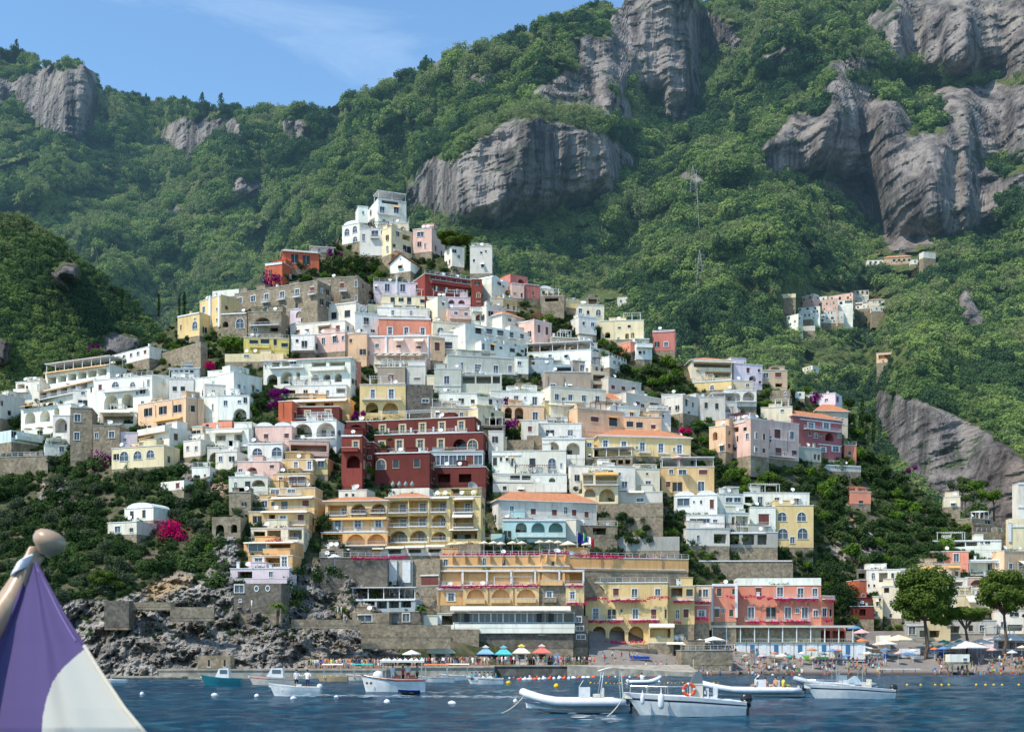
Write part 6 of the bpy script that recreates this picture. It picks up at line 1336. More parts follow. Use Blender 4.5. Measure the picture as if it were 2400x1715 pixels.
kiosk(1032,1558,42,30,66,C_('roof_white',(.7,.7,.62)),C_('roof_pale_green',(.55,.66,.55)),C_('pale_green_wall',(.4,.55,.55)),'wide kiosk with a pale green roof at the left of the landing',232)
kiosk(1138,1557,26,27,40,C_('box_grey',(.5,.55,.6)),C_('roof_light_blue',(.22,.42,.62)),C_('navy_wall',(.08,.12,.25)),'ticket kiosk with a light blue roof',241)
kiosk(1180,1557,27,26,41,C_('roof_blue_top',(.1,.4,.5)),C_('roof_turquoise',(.08,.5,.5)),C_('aqua_wall',(.35,.55,.55)),'ticket kiosk with a turquoise roof',241)
kiosk(1222,1557,27,29,42,C_('roof_yellow',(.75,.55,.05)),C_('roof_cream',(.75,.68,.6)),C_('cream_wall',(.65,.58,.5)),'ticket kiosk with a cream roof and a yellow lantern',241)
kiosk(1270,1557,27,29,45,C_('box_pink',(.6,.45,.42)),C_('roof_coral',(.65,.17,.13)),C_('grey_wall',(.5,.48,.46)),'ticket kiosk with a coral red roof',241)
kiosk(1306,1557,17,16,22,C_('roof_dark',(.15,.2,.3)),C_('roof_slate',(.2,.28,.4)),C_('slate_wall',(.25,.3,.35)),'small dark blue kiosk at the right of the row',241)
# parasols
UM = {}
def parasol(x, y, w, mt, lab=None, D=None, zb=None, hgt=None, square=False, what='parasol', where=None, grp='parasols'):
    Dd = D or float(DT(x, y+w*.35))-1.5; k = Dd/F; a = at(x, y, Dd); R = w*k/2; h = max(2.2, (hgt or 0)*k or 2.3); n = 4 if square else 8
    key = (round(R, 1), mt.name, square, round(h, 1))
    if key not in UM:
        m = MB(); rim = [(math.cos(2*math.pi*(i+.5)/n)*R*(1.3 if square else 1), math.sin(2*math.pi*(i+.5)/n)*R*(1.3 if square else 1), 0) for i in range(n)]; ap = (0, 0, R*.42)
        m.add(rim+[ap]+[(q[0], q[1], -.18) for q in rim], [(i, (i+1) % n, n) for i in range(n)]+[(i, (i+1) % n, n+1+(i+1) % n, n+1+i) for i in range(n)])
        p = MB(); p.tube([(0, 0, -h-.6), (0, 0, R*.4)], .045, 5); UM[key] = (m.mesh('canopy', mt), p.mesh('pole', WHITE))
    o = empty('parasol', a, 0.39 if not square else .5); c, p = UM[key]; link('canopy', c, o); link('pole', p, o)
    if lab: tag(o, lab, 'parasol', grp)
    else: later(o, what, x, y, 'parasol', grp, where)
    return o
UW = plain('parasol_white', (.74, .70, .64), .85); UC = plain('parasol_cream', (.76, .66, .48), .85); UO = plain('parasol_orange', (.65, .2, .07), .85); UT = plain('parasol_teal', (.03, .40, .33), .85); UP = plain('parasol_pink', (.68, .42, .4), .85); UB = plain('parasol_blue', (.12, .25, .45), .85); UG = plain('parasol_grey', (.25, .3, .35), .85)
def tp(cr, x, y): ox, oy, k = CROP[cr]; return ox+x/k, oy+y/k
for x in (1250, 1330, 1410, 1410, 1560, 1650, 1720, 1830, 1920): X_, Y_ = tp('I', x, 1308+(x % 3)*6); parasol(X_, Y_, 24, UC, D=256, what='cream parasol', where='on the orange hotel roof terrace')
for x, y in ((550,1212),(635,1210),(710,1215),(800,1235),(965,1232)): X_, Y_ = tp('J', x, y); parasol(X_, Y_, 24 if x != 800 else 44, UC, D=257, what='cream parasol', where='beside the two flagpoles')
for x in (370, 440, 512, 595, 668, 745): X_, Y_ = tp('D', x, 538); parasol(X_, Y_, 18, UC, what='small cream parasol', where='on the beige pink restaurant terrace', D=float(DT(940, 858))-3)
for x, y in ((210, 1312), (302, 1305), (387, 1298)): X_, Y_ = tp('A', x, y); parasol(X_, Y_, 19, UC, what='cream parasol', where='on the mint terrace at far left', D=float(DT(60, 1040))-3)
parasol(*tp('I', 140, 1440), 32, UW, 'white parasol on the high ivy wall below the ochre hotel', D=240); parasol(*tp('J', 1775, 465), 30, UP, 'pink parasol on the roof terrace of the ochre house', D=290)
for cr, x, y, w, mt, sq, lab in [('O',1310,808,42,UW,1,'white parasol at the right on the stone bastion'),('O',1180,830,40,UW,1,'white parasol in the middle on the stone bastion'),('O',1080,850,40,UW,1,'white parasol at the left on the stone bastion'),
    ('P',720,790,44,UO,0,'orange and white parasol at the left of the beach clubs'),('P',830,765,34,UO,0,'bright orange parasol behind the orange and white one'),('P',1040,790,44,UW,1,'white square parasol left of the cream pavilion'),('P',1160,755,62,UC,1,'large cream pavilion roof on the beach'),
    ('P',1420,785,24,UT,0,'teal parasol nearest the big pine trunk'),('P',1560,770,26,UT,0,'teal parasol between the pine trunks'),('P',1700,768,24,UT,0,'rightmost teal parasol of the promenade'),('P',1560,830,30,UB,0,'light blue parasol on the beach beside the pavilion'),
    ('P',1750,822,84,UW,1,'very large white parasol over the beach bar hut'),('P',1890,782,50,UW,1,'white pointed parasol behind the beach bar hut'),('P',2140,752,72,UW,1,'wide white parasol at the right of the beach'),('P',2275,757,50,UW,1,'white parasol cut by the right edge'),
    ('P',830,690,44,UP,0,'pink parasol at the end of the restaurant arcade'),('P',770,650,36,UB,0,'pale blue parasol above the pink one'),('P',298,722,22,UW,0,'small white parasol in front of the arcade'),('P',390,842,24,UO,0,'rusty orange parasol among the beached boats'),
    ('P',480,872,22,UG,0,'dark closed parasol beside the rusty orange one'),('P',575,850,26,UB,0,'blue parasol left of the white tarpaulin'),('O',1960,960,30,UC,0,'cream parasol at the left of the sunbathers'),('O',1770,960,22,UP,0,'pink and white parasol among the bathers'),('N',60,1020,44,UW,0,'white parasol row behind the landing stage')]:
    X_, Y_ = tp(cr, x, y); parasol(X_, Y_, w, mt, lab, square=bool(sq), hgt=22 if w < 60 else 28, D=float(DT(X_, min(Y_+30, 1575)))-1.5)
for i, (x, y, w, mt, nm) in enumerate([(1690,1500,22,UW,'white'),(1748,1535,16,UP,'pink'),(1790,1540,17,UB,'blue'),(1815,1530,18,UO,'orange'),(1850,1538,18,UT,'teal'),(1880,1530,20,UW,'white'),(1905,1540,18,UP,'pink'),(1935,1532,20,UC,'cream'),(1962,1524,22,UO,'orange'),(1985,1536,18,UB,'blue'),(2010,1518,24,UW,'white'),(2035,1530,20,UC,'cream'),(2075,1522,24,UB,'blue'),(2105,1530,20,UP,'pink'),(2140,1524,22,UW,'white'),(2190,1520,22,UO,'orange'),(2225,1508,26,UC,'cream'),(2290,1512,30,UW,'white'),(2325,1522,26,UP,'pink'),(2372,1528,26,UW,'white'),(2395,1516,24,UC,'cream')]):
    parasol(x, y, w, mt, what=f'small {nm} sunshade', where='in the rows of beach sunshades', D=float(DT(x, min(y+26, 1574)))-1.2, grp='sunshades on the beach')
# marquee strip on the right promenade
H('P',990,715,1090,712,790,'white','marquee','white flat marquee behind the square parasol','',D=274,depth=5,roof='none',cat='marquee')
H('P',2010,722,2290,735,850,'lilac','beach_bar','long lilac canopied beach bar at the right edge','L*3 2080 800 2240 805 70 60',D=276,depth=5,roof='canopy',cat='bar')
H('P',1620,880,1790,880,950,'white','beach_hut','white beach hut under the very large parasol','w 1750 930 30 26',D=254,depth=3,roof='none',cat='hut',skirt=.4)
H('P',1180,830,1350,830,880,'wht2','beach_hut','low white beach kiosk beside the promenade bushes','',D=268,depth=3,roof='none',cat='hut')
run_queue()
# flags on the orange hotel terrace
def hotel_flag(x, ytop, ybase, cols, lab, D):
    a = at(x, ybase, D); h = (ybase-ytop)/F*D; r = empty('flagpole', a, 0, lab, 'flag'); m = MB(); m.tube([(0, 0, 0), (0, 0, h)], .06, 5); m.build('pole', WHITE, r)
    m = MB(); n = len(cols); W, Hf = 2.8, 2.0
    for i in range(12):
        for j in range(4):
            def P(u, v): return (u*W*.75, -.25*math.sin(u*9+v*2), h-.2-v*Hf-u*1.1)
            u0, u1, v0, v1 = i/12, (i+1)/12, j/4, (j+1)/4; m.add([P(u0, v0), P(u1, v0), P(u1, v1), P(u0, v1)], [(0, 1, 2, 3)], min(n-1, int(i*n/12)))
    m.build('cloth', cols, r)
FLB = plain('flag_blue', (.01, .02, .18), .8); FLG = plain('flag_green', (.01, .25, .06), .8); FLR = plain('flag_red', (.5, .02, .03), .8); FLW = plain('flag_white', (.8, .8, .8), .8)
hotel_flag(1353, 1245, 1290, [FLB, FLB], 'dark blue flag on a white pole on the orange hotel terrace', 258); hotel_flag(1368, 1248, 1292, [FLG, FLW, FLR], 'green white and red flag beside the dark blue flag', 258)
# big dish on the stone wall
a = at(1108, 1147, 264); r = empty('satellite_dish', a, 0, 'large grey mesh satellite dish on the old stone wall', 'satellite dish'); m = MB(); Mx = Matrix.Translation((0, -.2, .6)) @ Matrix.Rotation(math.radians(60), 4, 'X') @ Matrix.Rotation(.5, 4, 'Y')
m.lathe([(.01, -.35), (.5, -.28), (.9, -.1), (1.15, .12), (1.12, .14), (.01, -.3)], 16, 0, M=Mx); m.build('dish', plain('grey_mesh', (.3, .31, .32), .7), r); m = MB(); m.tube([(0, .3, -2), (0, .1, .4)], .08, 6); m.build('mast', IRON, r)
for i in range(4):
    a = at(921+i*15, 1141, 262); m = MB(); m.lathe([(.05, 0), (.35, .2), (.45, .55), (.28, .9), (.1, 1.1), (.14, 1.2), (.02, 1.22)], 12); o = m.build('pot', plain('verdigris', (.22, .32, .3), .6), None, True); o.location = a; later(o, 'grey green conical pot', 921+i*15, 1135, 'pot', 'grey green pots on the roof wall', 'on the low white roof house')
# pylons and wire
def pylon(x, yt, yb, D, lab):
    a = at(x, yb, D); h = (yb-yt)/F*D; r = empty('pylon', a, 0, lab, 'pylon'); m = MB(); w = h*.13
    for sx in (-1, 1):
        for sy in (-1, 1): m.tube([(sx*w, sy*w, -6), (sx*w*.25, sy*w*.25, h*.8), (0, 0, h)], .13, 4)
    for i in range(7):
        z0 = h*i/8.5; z1 = h*(i+1)/8.5; w0 = w*(1-.9*z0/h); w1 = w*(1-.9*z1/h)
        for s in (-1, 1): m.tube([(-w0*s, -w0, z0), (w1*s, -w1, z1)], .06, 3); m.tube([(-w0, -w0*s, z0), (-w1, w1*s, z1)], .12, 3)
    m.build('lattice', plain('galvanised', (.34, .35, .35), .5), r); q = MB()
    for z, s in ((.86, 1), (.74, -1), (.66, 1)): q.tube([(0, 0, h*z), (s*h*.13, 0, h*z)], .2, 4); q.tube([(s*h*.13, 0, h*z), (s*h*.13, 0, h*z-2.5)], .15, 4)
    q.build('arm', plain('galvanised', (.34, .35, .35), .5), r)
D1 = DM(1625, 470)-6; D2 = DM(1640, 670)-6
pylon(1624, 388, 462, D1, 'upper lattice pylon standing before the dark gully'); pylon(1640, 586, 664, D2, 'lower lattice pylon almost lost in the forest')
m = MB(); A_ = at(1632, 402, D1); B_ = at(1646, 596, D2); m.tube([A_+(B_-A_)*t-Vector((0, 0, 14*math.sin(math.pi*t))) for t in [i/14 for i in range(15)]], .08, 4); o = m.build('power_line', plain('pale_cable', (.45, .45, .42), .5)); tag(o, 'thin power line running down between the two pylons', 'cable')
# ---------------------------------------------------------------- people
SKIN = plain('skin', (.50, .27, .17), .7); HAIR = plain('dark_hair', (.03, .02, .015), .8)
CLO = {n: plain('cloth_'+n, c, .85) for n, c in dict(white=(.75, .75, .73), navy=(.03, .04, .10), red=(.5, .05, .05), blue=(.08, .2, .45), orange=(.65, .22, .06), pink=(.6, .3, .35), green=(.15, .35, .1), grey=(.3, .3, .3), black=(.03, .03, .03), yellow=(.65, .6, .1), teal=(.05, .35, .35), beige=(.5, .42, .32)).items()}
def skin_body(J, E, sub=1):
    """one continuous body grown over a joint skeleton. J: name -> (x, y, z, r)"""
    names = list(J); me = bpy.data.meshes.new('body'); me.from_pydata([J[n][:3] for n in names], [(names.index(a), names.index(b)) for a, b in E], [])
    o = bpy.data.objects.new('tmp', me); COL.objects.link(o); o.modifiers.new('s', 'SKIN')
    for i, n in enumerate(names): me.skin_vertices[0].data[i].radius = (J[n][3], J[n][3]*(.8 if n in ('chest', 'belly', 'pelvis') else 1)); me.skin_vertices[0].data[i].use_root = (n == 'pelvis')
    if sub: o.modifiers.new('u', 'SUBSURF').levels = sub
    dg = bpy.context.evaluated_depsgraph_get(); r = bpy.data.meshes.new_from_object(o.evaluated_get(dg)); bpy.data.objects.remove(o); return r
def joints(pose):
    J = dict(pelvis=(0, 0, .93, .15), belly=(0, 0, 1.1, .14), chest=(0, .0, 1.32, .17), neck=(0, 0, 1.5, .06), head0=(0, -.01, 1.58, .085), head=(0, -.02, 1.68, .095))
    P = {'stand': ((.2, 0, 1.15, .22, -.05, .92), (-.2, 0, 1.15, -.23, -.04, .92), (.1, 0, .5, .11, 0, .05), (-.1, 0, .5, -.12, .02, .05)),
         'walk': ((.2, .1, 1.15, .2, .12, .95), (-.2, -.08, 1.17, -.2, -.25, 1.02), (.1, -.18, .5, .1, -.12, .06), (-.1, .08, .5, -.1, .33, .1)),
         'hips': ((.36, .05, 1.2, .17, -.08, 1.02), (-.36, .05, 1.2, -.17, -.08, 1.02), (.12, 0, .5, .16, 0, .05), (-.12, 0, .5, -.16, 0, .05)),
         'reach': ((.3, -.12, 1.22, .5, -.2, 1.32), (-.2, 0, 1.15, -.22, -.06, .92), (.12, 0, .5, .16, .03, .05), (-.1, -.05, .5, -.12, -.05, .05)),
         'sit': ((.2, -.08, .35, .2, -.3, .2), (-.2, .1, .35, -.22, .2, .08), (.12, -.4, .42, .12, -.75, .06), (-.12, -.4, .3, -.12, -.8, .06))}[pose]
    la, ra, ll, rl = P; dz = -.8 if pose == 'sit' else 0
    J = {k: (v[0], v[1], v[2]+dz, v[3]) for k, v in J.items()}
    J.update(sl=(.18, 0, 1.43+dz, .06), sr=(-.18, 0, 1.43+dz, .06), el=(*la[:2], la[2]+(dz*.0 if pose != 'sit' else 0), .045), er=(*ra[:2], ra[2], .045), hl=(*la[3:], .033), hr=(*ra[3:], .033),
             tl=(.1, 0, .86+dz, .095), tr=(-.1, 0, .86+dz, .095), kl=(*ll[:3], .06), kr=(*rl[:3], .06), fl=(*ll[3:], .04), fr=(*rl[3:], .04), ol=(ll[3], ll[4]-.16, max(.03, ll[5]-.03), .035), or_=(rl[3], rl[4]-.16, max(.03, rl[5]-.03), .035))
    return J
EDG = [('pelvis','belly'),('belly','chest'),('chest','neck'),('neck','head0'),('head0','head'),('chest','sl'),('chest','sr'),('sl','el'),('sr','er'),('el','hl'),('er','hr'),('pelvis','tl'),('pelvis','tr'),('tl','kl'),('tr','kr'),('kl','fl'),('kr','fr'),('fl','ol'),('fr','or_')]
BODY = {p: skin_body(joints(p), EDG, 1) for p in ('stand', 'walk', 'hips', 'reach', 'sit')}
hm_ = MB(); hm_.blob((0, .015, 1.70), .112, 8, 0, (1, 1.02, .95)); HAIRM = hm_.mesh('hair', HAIR)
hm_ = MB(); hm_.blob((0, .015, .90), .112, 8, 0, (1, 1.02, .95)); HAIRS = hm_.mesh('hair', HAIR)
PM = {}
def person_mesh(pose, top, bot):
    key = (pose, top, bot)
    if key not in PM:
        me = BODY[pose].copy(); me.materials.clear(); me.materials.append(SKIN); me.materials.append(CLO[top] if top != 'bare' else SKIN); me.materials.append(CLO[bot])
        dz = -.8 if pose == 'sit' else 0
        for p in me.polygons:
            c = p.center; z = c.z-dz; arm = abs(c.x) > .215
            lo = .42 if bot in ('navy', 'grey', 'beige') else .62
            if pose == 'sit': p.material_index = 1 if (z > .98 and z < 1.5) and not arm else (2 if c.z < .35 and c.y > -.3 and not arm else 0)
            else: p.material_index = 1 if (1.0 < z < 1.49 and (not arm or z > 1.2)) else (2 if lo < z <= 1.0 and not arm else 0)
            p.use_smooth = True
        PM[key] = me
    return PM[key]
PR = random.Random(99)
def person(x, y, D, z, where, pose=None, top=None, bot=None, lab=None, cat='person', rz=None, grp='people on the quay and the beach', s=None):
    pose = pose or PR.choice(['stand', 'walk', 'hips', 'stand', 'walk', 'reach']); top = top or PR.choice(['white', 'white', 'white', 'navy', 'red', 'blue', 'orange', 'pink', 'green', 'grey', 'black', 'teal', 'beige', 'bare']); bot = bot or PR.choice(['navy', 'black', 'beige', 'blue', 'white', 'red', 'grey'])
    X = (x-CX)/F*D; o = empty('person', (X, D, z), rz if rz is not None else PR.uniform(0, 6.28)); k = s or PR.uniform(.93, 1.05); o.scale = (k, k, k)
    link('body', person_mesh(pose, top, bot), o); link('hair', HAIRM if pose != 'sit' else HAIRS, o)
    verb = {'stand': 'standing', 'walk': 'walking', 'hips': 'standing with hands on hips', 'reach': 'reaching out', 'sit': 'sitting'}[pose]
    what = f'person {verb} in {bot} shorts' if top == 'bare' else f'person {verb} in a {top} top'
    if lab: tag(o, lab, cat, grp)
    else: later(o, what, x, y, 'person', grp, where)
    return o
def crowd(x0, x1, n, D0, D1, z, where, **k):
    for i in range(n):
        x = x0+(x1-x0)*(i+PR.random())/n; D = PR.uniform(D0, D1); person(x, 0, D, z, where, **k)
crowd(722, 895, 38, 204, 214, ZJ, 'on the pale jetty')
crowd(905, 1150, 46, 217, 233, 1.85, 'on the lower landing stage')
crowd(1115, 1330, 48, 237, 245, 2.0, 'in front of the coloured kiosks')
crowd(1330, 1395, 10, 238, 247, 2.0, 'on the quay right of the kiosks')
def zb(x, D):
    ys = np.linspace(1478, 1640, 300); d = DT(np.full(300, x), ys)-.6; i = int(np.argmin(np.abs(d-D))); return float(EYE+(HZ-ys[i])/F*d[i])
def bcrowd(x0, x1, n, D0, D1, where, poses=None):
    for i in range(n):
        x = x0+(x1-x0)*(i+PR.random())/n; D = PR.uniform(D0, D1); person(x, 0, D, zb(x, D), where, pose=PR.choice(poses) if poses else None)
bcrowd(1400, 1560, 12, 243, 249, 'beside the slipway')
bcrowd(1560, 1700, 12, 243, 247, 'on the sand below the stone bastion')
bcrowd(1700, 1880, 34, 246, 262, 'on the beach near the cabins', ['stand', 'walk', 'sit', 'sit', 'stand'])
bcrowd(1740, 1870, 16, 244, 249, 'at the water edge left of the beached boats', ['sit', 'sit', 'stand'])
bcrowd(1900, 2080, 24, 254, 266, 'between the beached boats')
bcrowd(2290, 2400, 30, 246, 251, 'at the water edge on the right beach', ['stand', 'walk', 'sit', 'sit'])
bcrowd(2200, 2400, 34, 256, 268, 'under the white parasols on the right beach', ['stand', 'sit', 'stand', 'walk'])
for x, y in ((590, 1427), (792, 1442), (800, 1442)): person(x, y, 221, at(x, y, 221).z, 'on the cliff path', pose='stand', top='white')
for i, x in enumerate((1095, 1108, 1118, 1145, 1250)): person(x, 1475, 247, at(x, 1478+i*2, 247).z, 'on the ramp above the kiosks')
m = MB(); a = at(2180, 1583, 241)
for i, x in enumerate((2062, 2105, 2210, 2224, 2250)):
    m = MB(); q = at(x, 1583, 238); m.blob((0, 0, .12), .13, 8); m.blob((0, .06, -.1), .2, 8, 1); o = m.build('person', [HAIR, SKIN], None, True); o.location = (q.x, q.y, .05); later(o, 'dark haired swimmer with only the head above water', x, 1583, 'person', 'swimmers close to the beach', 'off the right beach')
def mass(name, lab, spots):
    V = []; Fc = []; MI = []; mats = [SKIN]+list(CLO.values())+[HAIR]; names = list(CLO)
    for x, D, z in spots:
        pose = PR.choice(['stand', 'walk', 'sit', 'stand', 'hips']); me = BODY[pose]; a = PR.uniform(0, 6.28); c_, s_ = math.cos(a), math.sin(a); b = len(V); t = 1+PR.randrange(len(names)); u = 1+PR.randrange(len(names)); dz = -.8 if pose == 'sit' else 0; X0 = (x-CX)/F*D
        for v in me.vertices: V.append((X0+v.co.x*c_-v.co.y*s_, D+v.co.x*s_+v.co.y*c_, z+v.co.z))
        for p in me.polygons: Fc.append([b+i for i in p.vertices]); h_ = p.center.z-dz; arm = abs(p.center.x) > .215; MI.append(len(mats)-1 if h_ > 1.68 else t if (1.0 < h_ < 1.49 and not arm) else u if (.6 < h_ <= 1 and not arm) else 0)
    m = bpy.data.meshes.new(name); m.from_pydata(V, [], Fc); [m.materials.append(q) for q in mats]; m.polygons.foreach_set('material_index', MI); tag(link(name, m), lab, None, kind='stuff')
mass('crowd', 'dense far crowd behind the first rows of people', [(PR.uniform(725, 900), PR.uniform(209, 215), ZJ) for _ in range(40)]+[(PR.uniform(905, 1150), PR.uniform(226, 235), 1.85) for _ in range(50)]+[(PR.uniform(1110, 1330), PR.uniform(239, 248), 2.0) for _ in range(40)]
     + [(x, D, zb(x, D)) for x, D in [(PR.uniform(1700, 2080), PR.uniform(250, 264)) for _ in range(75)]+[(PR.uniform(2190, 2400), PR.uniform(250, 268)) for _ in range(70)]])
# ---------------------------------------------------------------- boats
HW = plain('gelcoat_white', (.74, .74, .73), .25, .5); HWH = plain('gelcoat_cream', (.68, .64, .55), .3, .5); HN = plain('navy_stripe', (.02, .03, .07), .3, .5); HB = plain('bottom_dark', (.02, .03, .045), .4); HBR = plain('varnished_brown', (.22, .05, .025), .3, .5)
HTE = plain('teal_hull', (.02, .16, .2), .3, .5); HGR = plain('grey_rubber', (.42, .45, .48), .5); HPB = plain('bright_blue', (.02, .10, .5), .4); TW = plain('tube_white', (.72, .73, .76), .45); BLK = plain('motor_black', (.02, .022, .026), .3, .5); STL = plain('steel_tube', (.6, .6, .6), .2, .5, .8); ORG = plain('lifebuoy_orange', (.75, .10, .03), .5); YEL = plain('buoy_yellow', (.8, .5, .02), .5)
LIM = plain('lime_kayak', (.2, .6, .03), .5); TAN = plain('tan_hull', (.5, .36, .2), .5); WSH = plain('windscreen_smoke', (.10, .13, .16), .1, .5); SEAT = plain('seat_cream', (.66, .62, .52), .7)
def hull_mb(L, B, hb, hm, hs, draft=.35, rake=.6, stern=.85, n=18, stripe=True, full=.42):
    """bow at -x. rings across the hull; material slots: 0 side, 1 stripe, 2 bottom, 3 gunwale, 4 deck"""
    m = MB(); rings = []
    for i in range(n+1):
        s = i/n; b = B/2*(min(1, s/full)**.62 if s < full else 1-(1-stern)*((s-full)/(1-full))**2); b = max(b, .02)
        h = hb+(hm-hb)*min(1, s/.55)**.8 if s < .55 else hm+(hs-hm)*((s-.55)/.45)
        x = -L/2+L*s; kx = rake*(1-s)**3; kd = -draft*min(1, .25+s*2.2)
        z1 = kd*.25+.02; ring = [(x+kx*1.6, 0, kd), (x+kx, b*.72, z1), (x+kx*.5, b*.9, h*.55), (x+kx*.36, b*.93, h*.68), (x+kx*.28, b*.95, h*.78), (x, b, h), (x+.02, b-.07, h+.02), (x+.02, max(0, b-.12), h-.02), (x+.05, max(0, b-.16), h-.32), (x+.05, 0, h-.33)]
        rings.append(ring+[(p[0], -p[1], p[2]) for p in ring[::-1][1:-1]] if False else (ring, [(p[0], -p[1], p[2]) for p in ring]))
    mi = [2, 0, 0, 1 if stripe else 0, 0, 3, 3, 4, 4]
    for side in (0, 1):
        for i in range(n):
            a, b = rings[i][side], rings[i+1][side]
            for j in range(9): m.add([a[j], b[j], b[j+1], a[j+1]], [(0, 1, 2, 3)], mi[j])
    a = rings[n]; m.add([p for p in a[0][:7]]+[p for p in a[1][:7][::-1]], [tuple(range(14))], 0)
    return m
def boat_root(x, ywl, D, name, lab, cat, rz=0): 
    o = empty(name, ((x-CX)/F*D, D, .02), rz, lab, cat); return o
def wl(y): return F*EYE/(y-HZ)
def outboard(r, x, z, s=1.0, mt=None, n=1):
    e = empty('outboard_motor', (x, 0, z)); e.parent = r; m = MB(); m.blob((.1*s, 0, .12*s), .3*s, 12, 0, (1.0, .62, .8)); m.box(-.1*s, .28*s, -.15*s, .15*s, -.3*s, .1*s); m.build('cowling', mt or BLK, e, True)
    m = MB(); m.box(-.02*s, .22*s, -.09*s, .09*s, -.9*s, -.28*s); m.box(-.15*s, .02*s, -.1*s, .1*s, -.3*s, .05*s); m.box(-.02*s, .42*s, -.05*s, .05*s, -.95*s, -.82*s); m.build('leg', mt or BLK, e)
def railing(r, pts, z0, h, mt=STL):
    m = MB(); m.tube([Vector(p)+Vector((0, 0, h)) for p in pts], .022, 6)
    for p in pts[::2]: m.tube([Vector(p), Vector(p)+Vector((0, 0, h))], .018, 5)
    m.build('rail', mt, r)
def fender(x, y, z, lab, s=1.0):
    m = MB(); m.lathe([(.02, -.36*s), (.1*s, -.32*s), (.14*s, -.2*s), (.14*s, .18*s), (.1*s, .3*s), (.03, .36*s), (.02, .6*s)], 12); o = m.build('fender', TW, None, True); o.location = (x, y, z); tag(o, lab, 'fender'); return o
# front white motorboat
D = 69.0; r = boat_root(1602, 0, D, 'motorboat', 'large white motorboat with a navy stripe and black outboard in the foreground', 'boat', math.radians(-3)); L = 6.5
hull_mb(L, 2.3, 1.22, 1.0, .72, .3, .9).build('hull', [HW, HN, HB, HW, HWH], r, False)
def gun(L, B, s, h, full=.42, stern=.85):
    b = B/2*(min(1, s/full)**.62 if s < full else 1-(1-stern)*((s-full)/(1-full))**2); return (-L/2+L*s, b, h)
pts = [gun(L, 2.15, s, 1.2-.12*s) for s in (.06, .12, .2, .28, .36, .44, .52)]; railing(r, pts, 0, .38); railing(r, [(p[0], -p[1], p[2]) for p in pts], 0, .38)
m = MB(); m.add([(-2.9, 0, 1.2), (-1.4, -.75, 1.1), (-1.4, .75, 1.1), (-.3, -.7, 1.02), (-.3, .7, 1.02)], [(0, 1, 2), (1, 3, 4, 2)]); m.add([(-.3, -.7, 1.02), (-.3, .7, 1.02), (-.3, .7, .7), (-.3, -.7, .7)], [(0, 1, 2, 3)]); m.build('foredeck', SEAT, r)
m = MB(); m.box(.35, 1.0, -.4, .4, .62, 1.62); m.box(.3, 1.0, -.42, .42, 1.622, 1.7); m.build('console', HWH, r)
m = MB(); m.add([(.35, -.42, 1.7), (.35, .42, 1.7), (.62, .4, 2.35), (.62, -.4, 2.35), (1.0, -.42, 1.7), (.95, -.4, 2.3)], [(0, 1, 2, 3), (0, 3, 5, 4)]); m.build('windscreen', WSH, r)
m = MB(); m.box(1.05, 1.75, -.45, .45, .6, 1.0); m.box(1.62, 1.78, -.45, .45, 1.0, 1.5); m.box(1.9, 2.6, -.8, .8, .55, .85); m.box(1.25, 1.3, -.5, .5, .8, 1.45); m.build('seat', TW, r)
m = MB(); m.tube([(.5, -.3, 2.3), (.5, -.3, 3.0)], .02, 4); m.build('aerial', STL, r)
outboard(r, 3.25, .78, 1.15)
m = MB(); 
for i in range(20):
    a0, a1 = 2*math.pi*i/20, 2*math.pi*(i+1)/20
    m.tube([(math.cos(a0)*.3, 0, math.sin(a0)*.3), (math.cos(a1)*.3, 0, math.sin(a1)*.3)], .085, 7, 1 if i % 5 == 0 else 0, cap=False)
o = m.build('lifebuoy', [ORG, TW], None, True); bx = (1602-CX)/F*D; o.location = (bx+.22, D-.55, 1.4); tag(o, 'orange lifebuoy with white bands on the console of the foreground motorboat', 'lifebuoy')
fender(bx-1.35, D-1.22, .8, 'white fender hanging near the middle of the foreground motorboat', 1.2); fender(bx-2.3, D-.85, .9, 'smaller white fender near the bow of the foreground motorboat', .8)
def rope(p, q, lab, r=.02, sag=.2, mt=None):
    m = MB(); p, q = Vector(p), Vector(q); m.tube([p+(q-p)*t-Vector((0, 0, sag*math.sin(math.pi*t))) for t in [i/8 for i in range(9)]], r, 5); o = m.build('mooring_rope', mt or plain('rope', (.55, .5, .4), .9)); tag(o, lab, 'rope')
rope((bx-3.15, D-.1, 1.15), (bx-4.6, D-3.5, -.05), 'mooring rope from the bow of the foreground motorboat', .035)
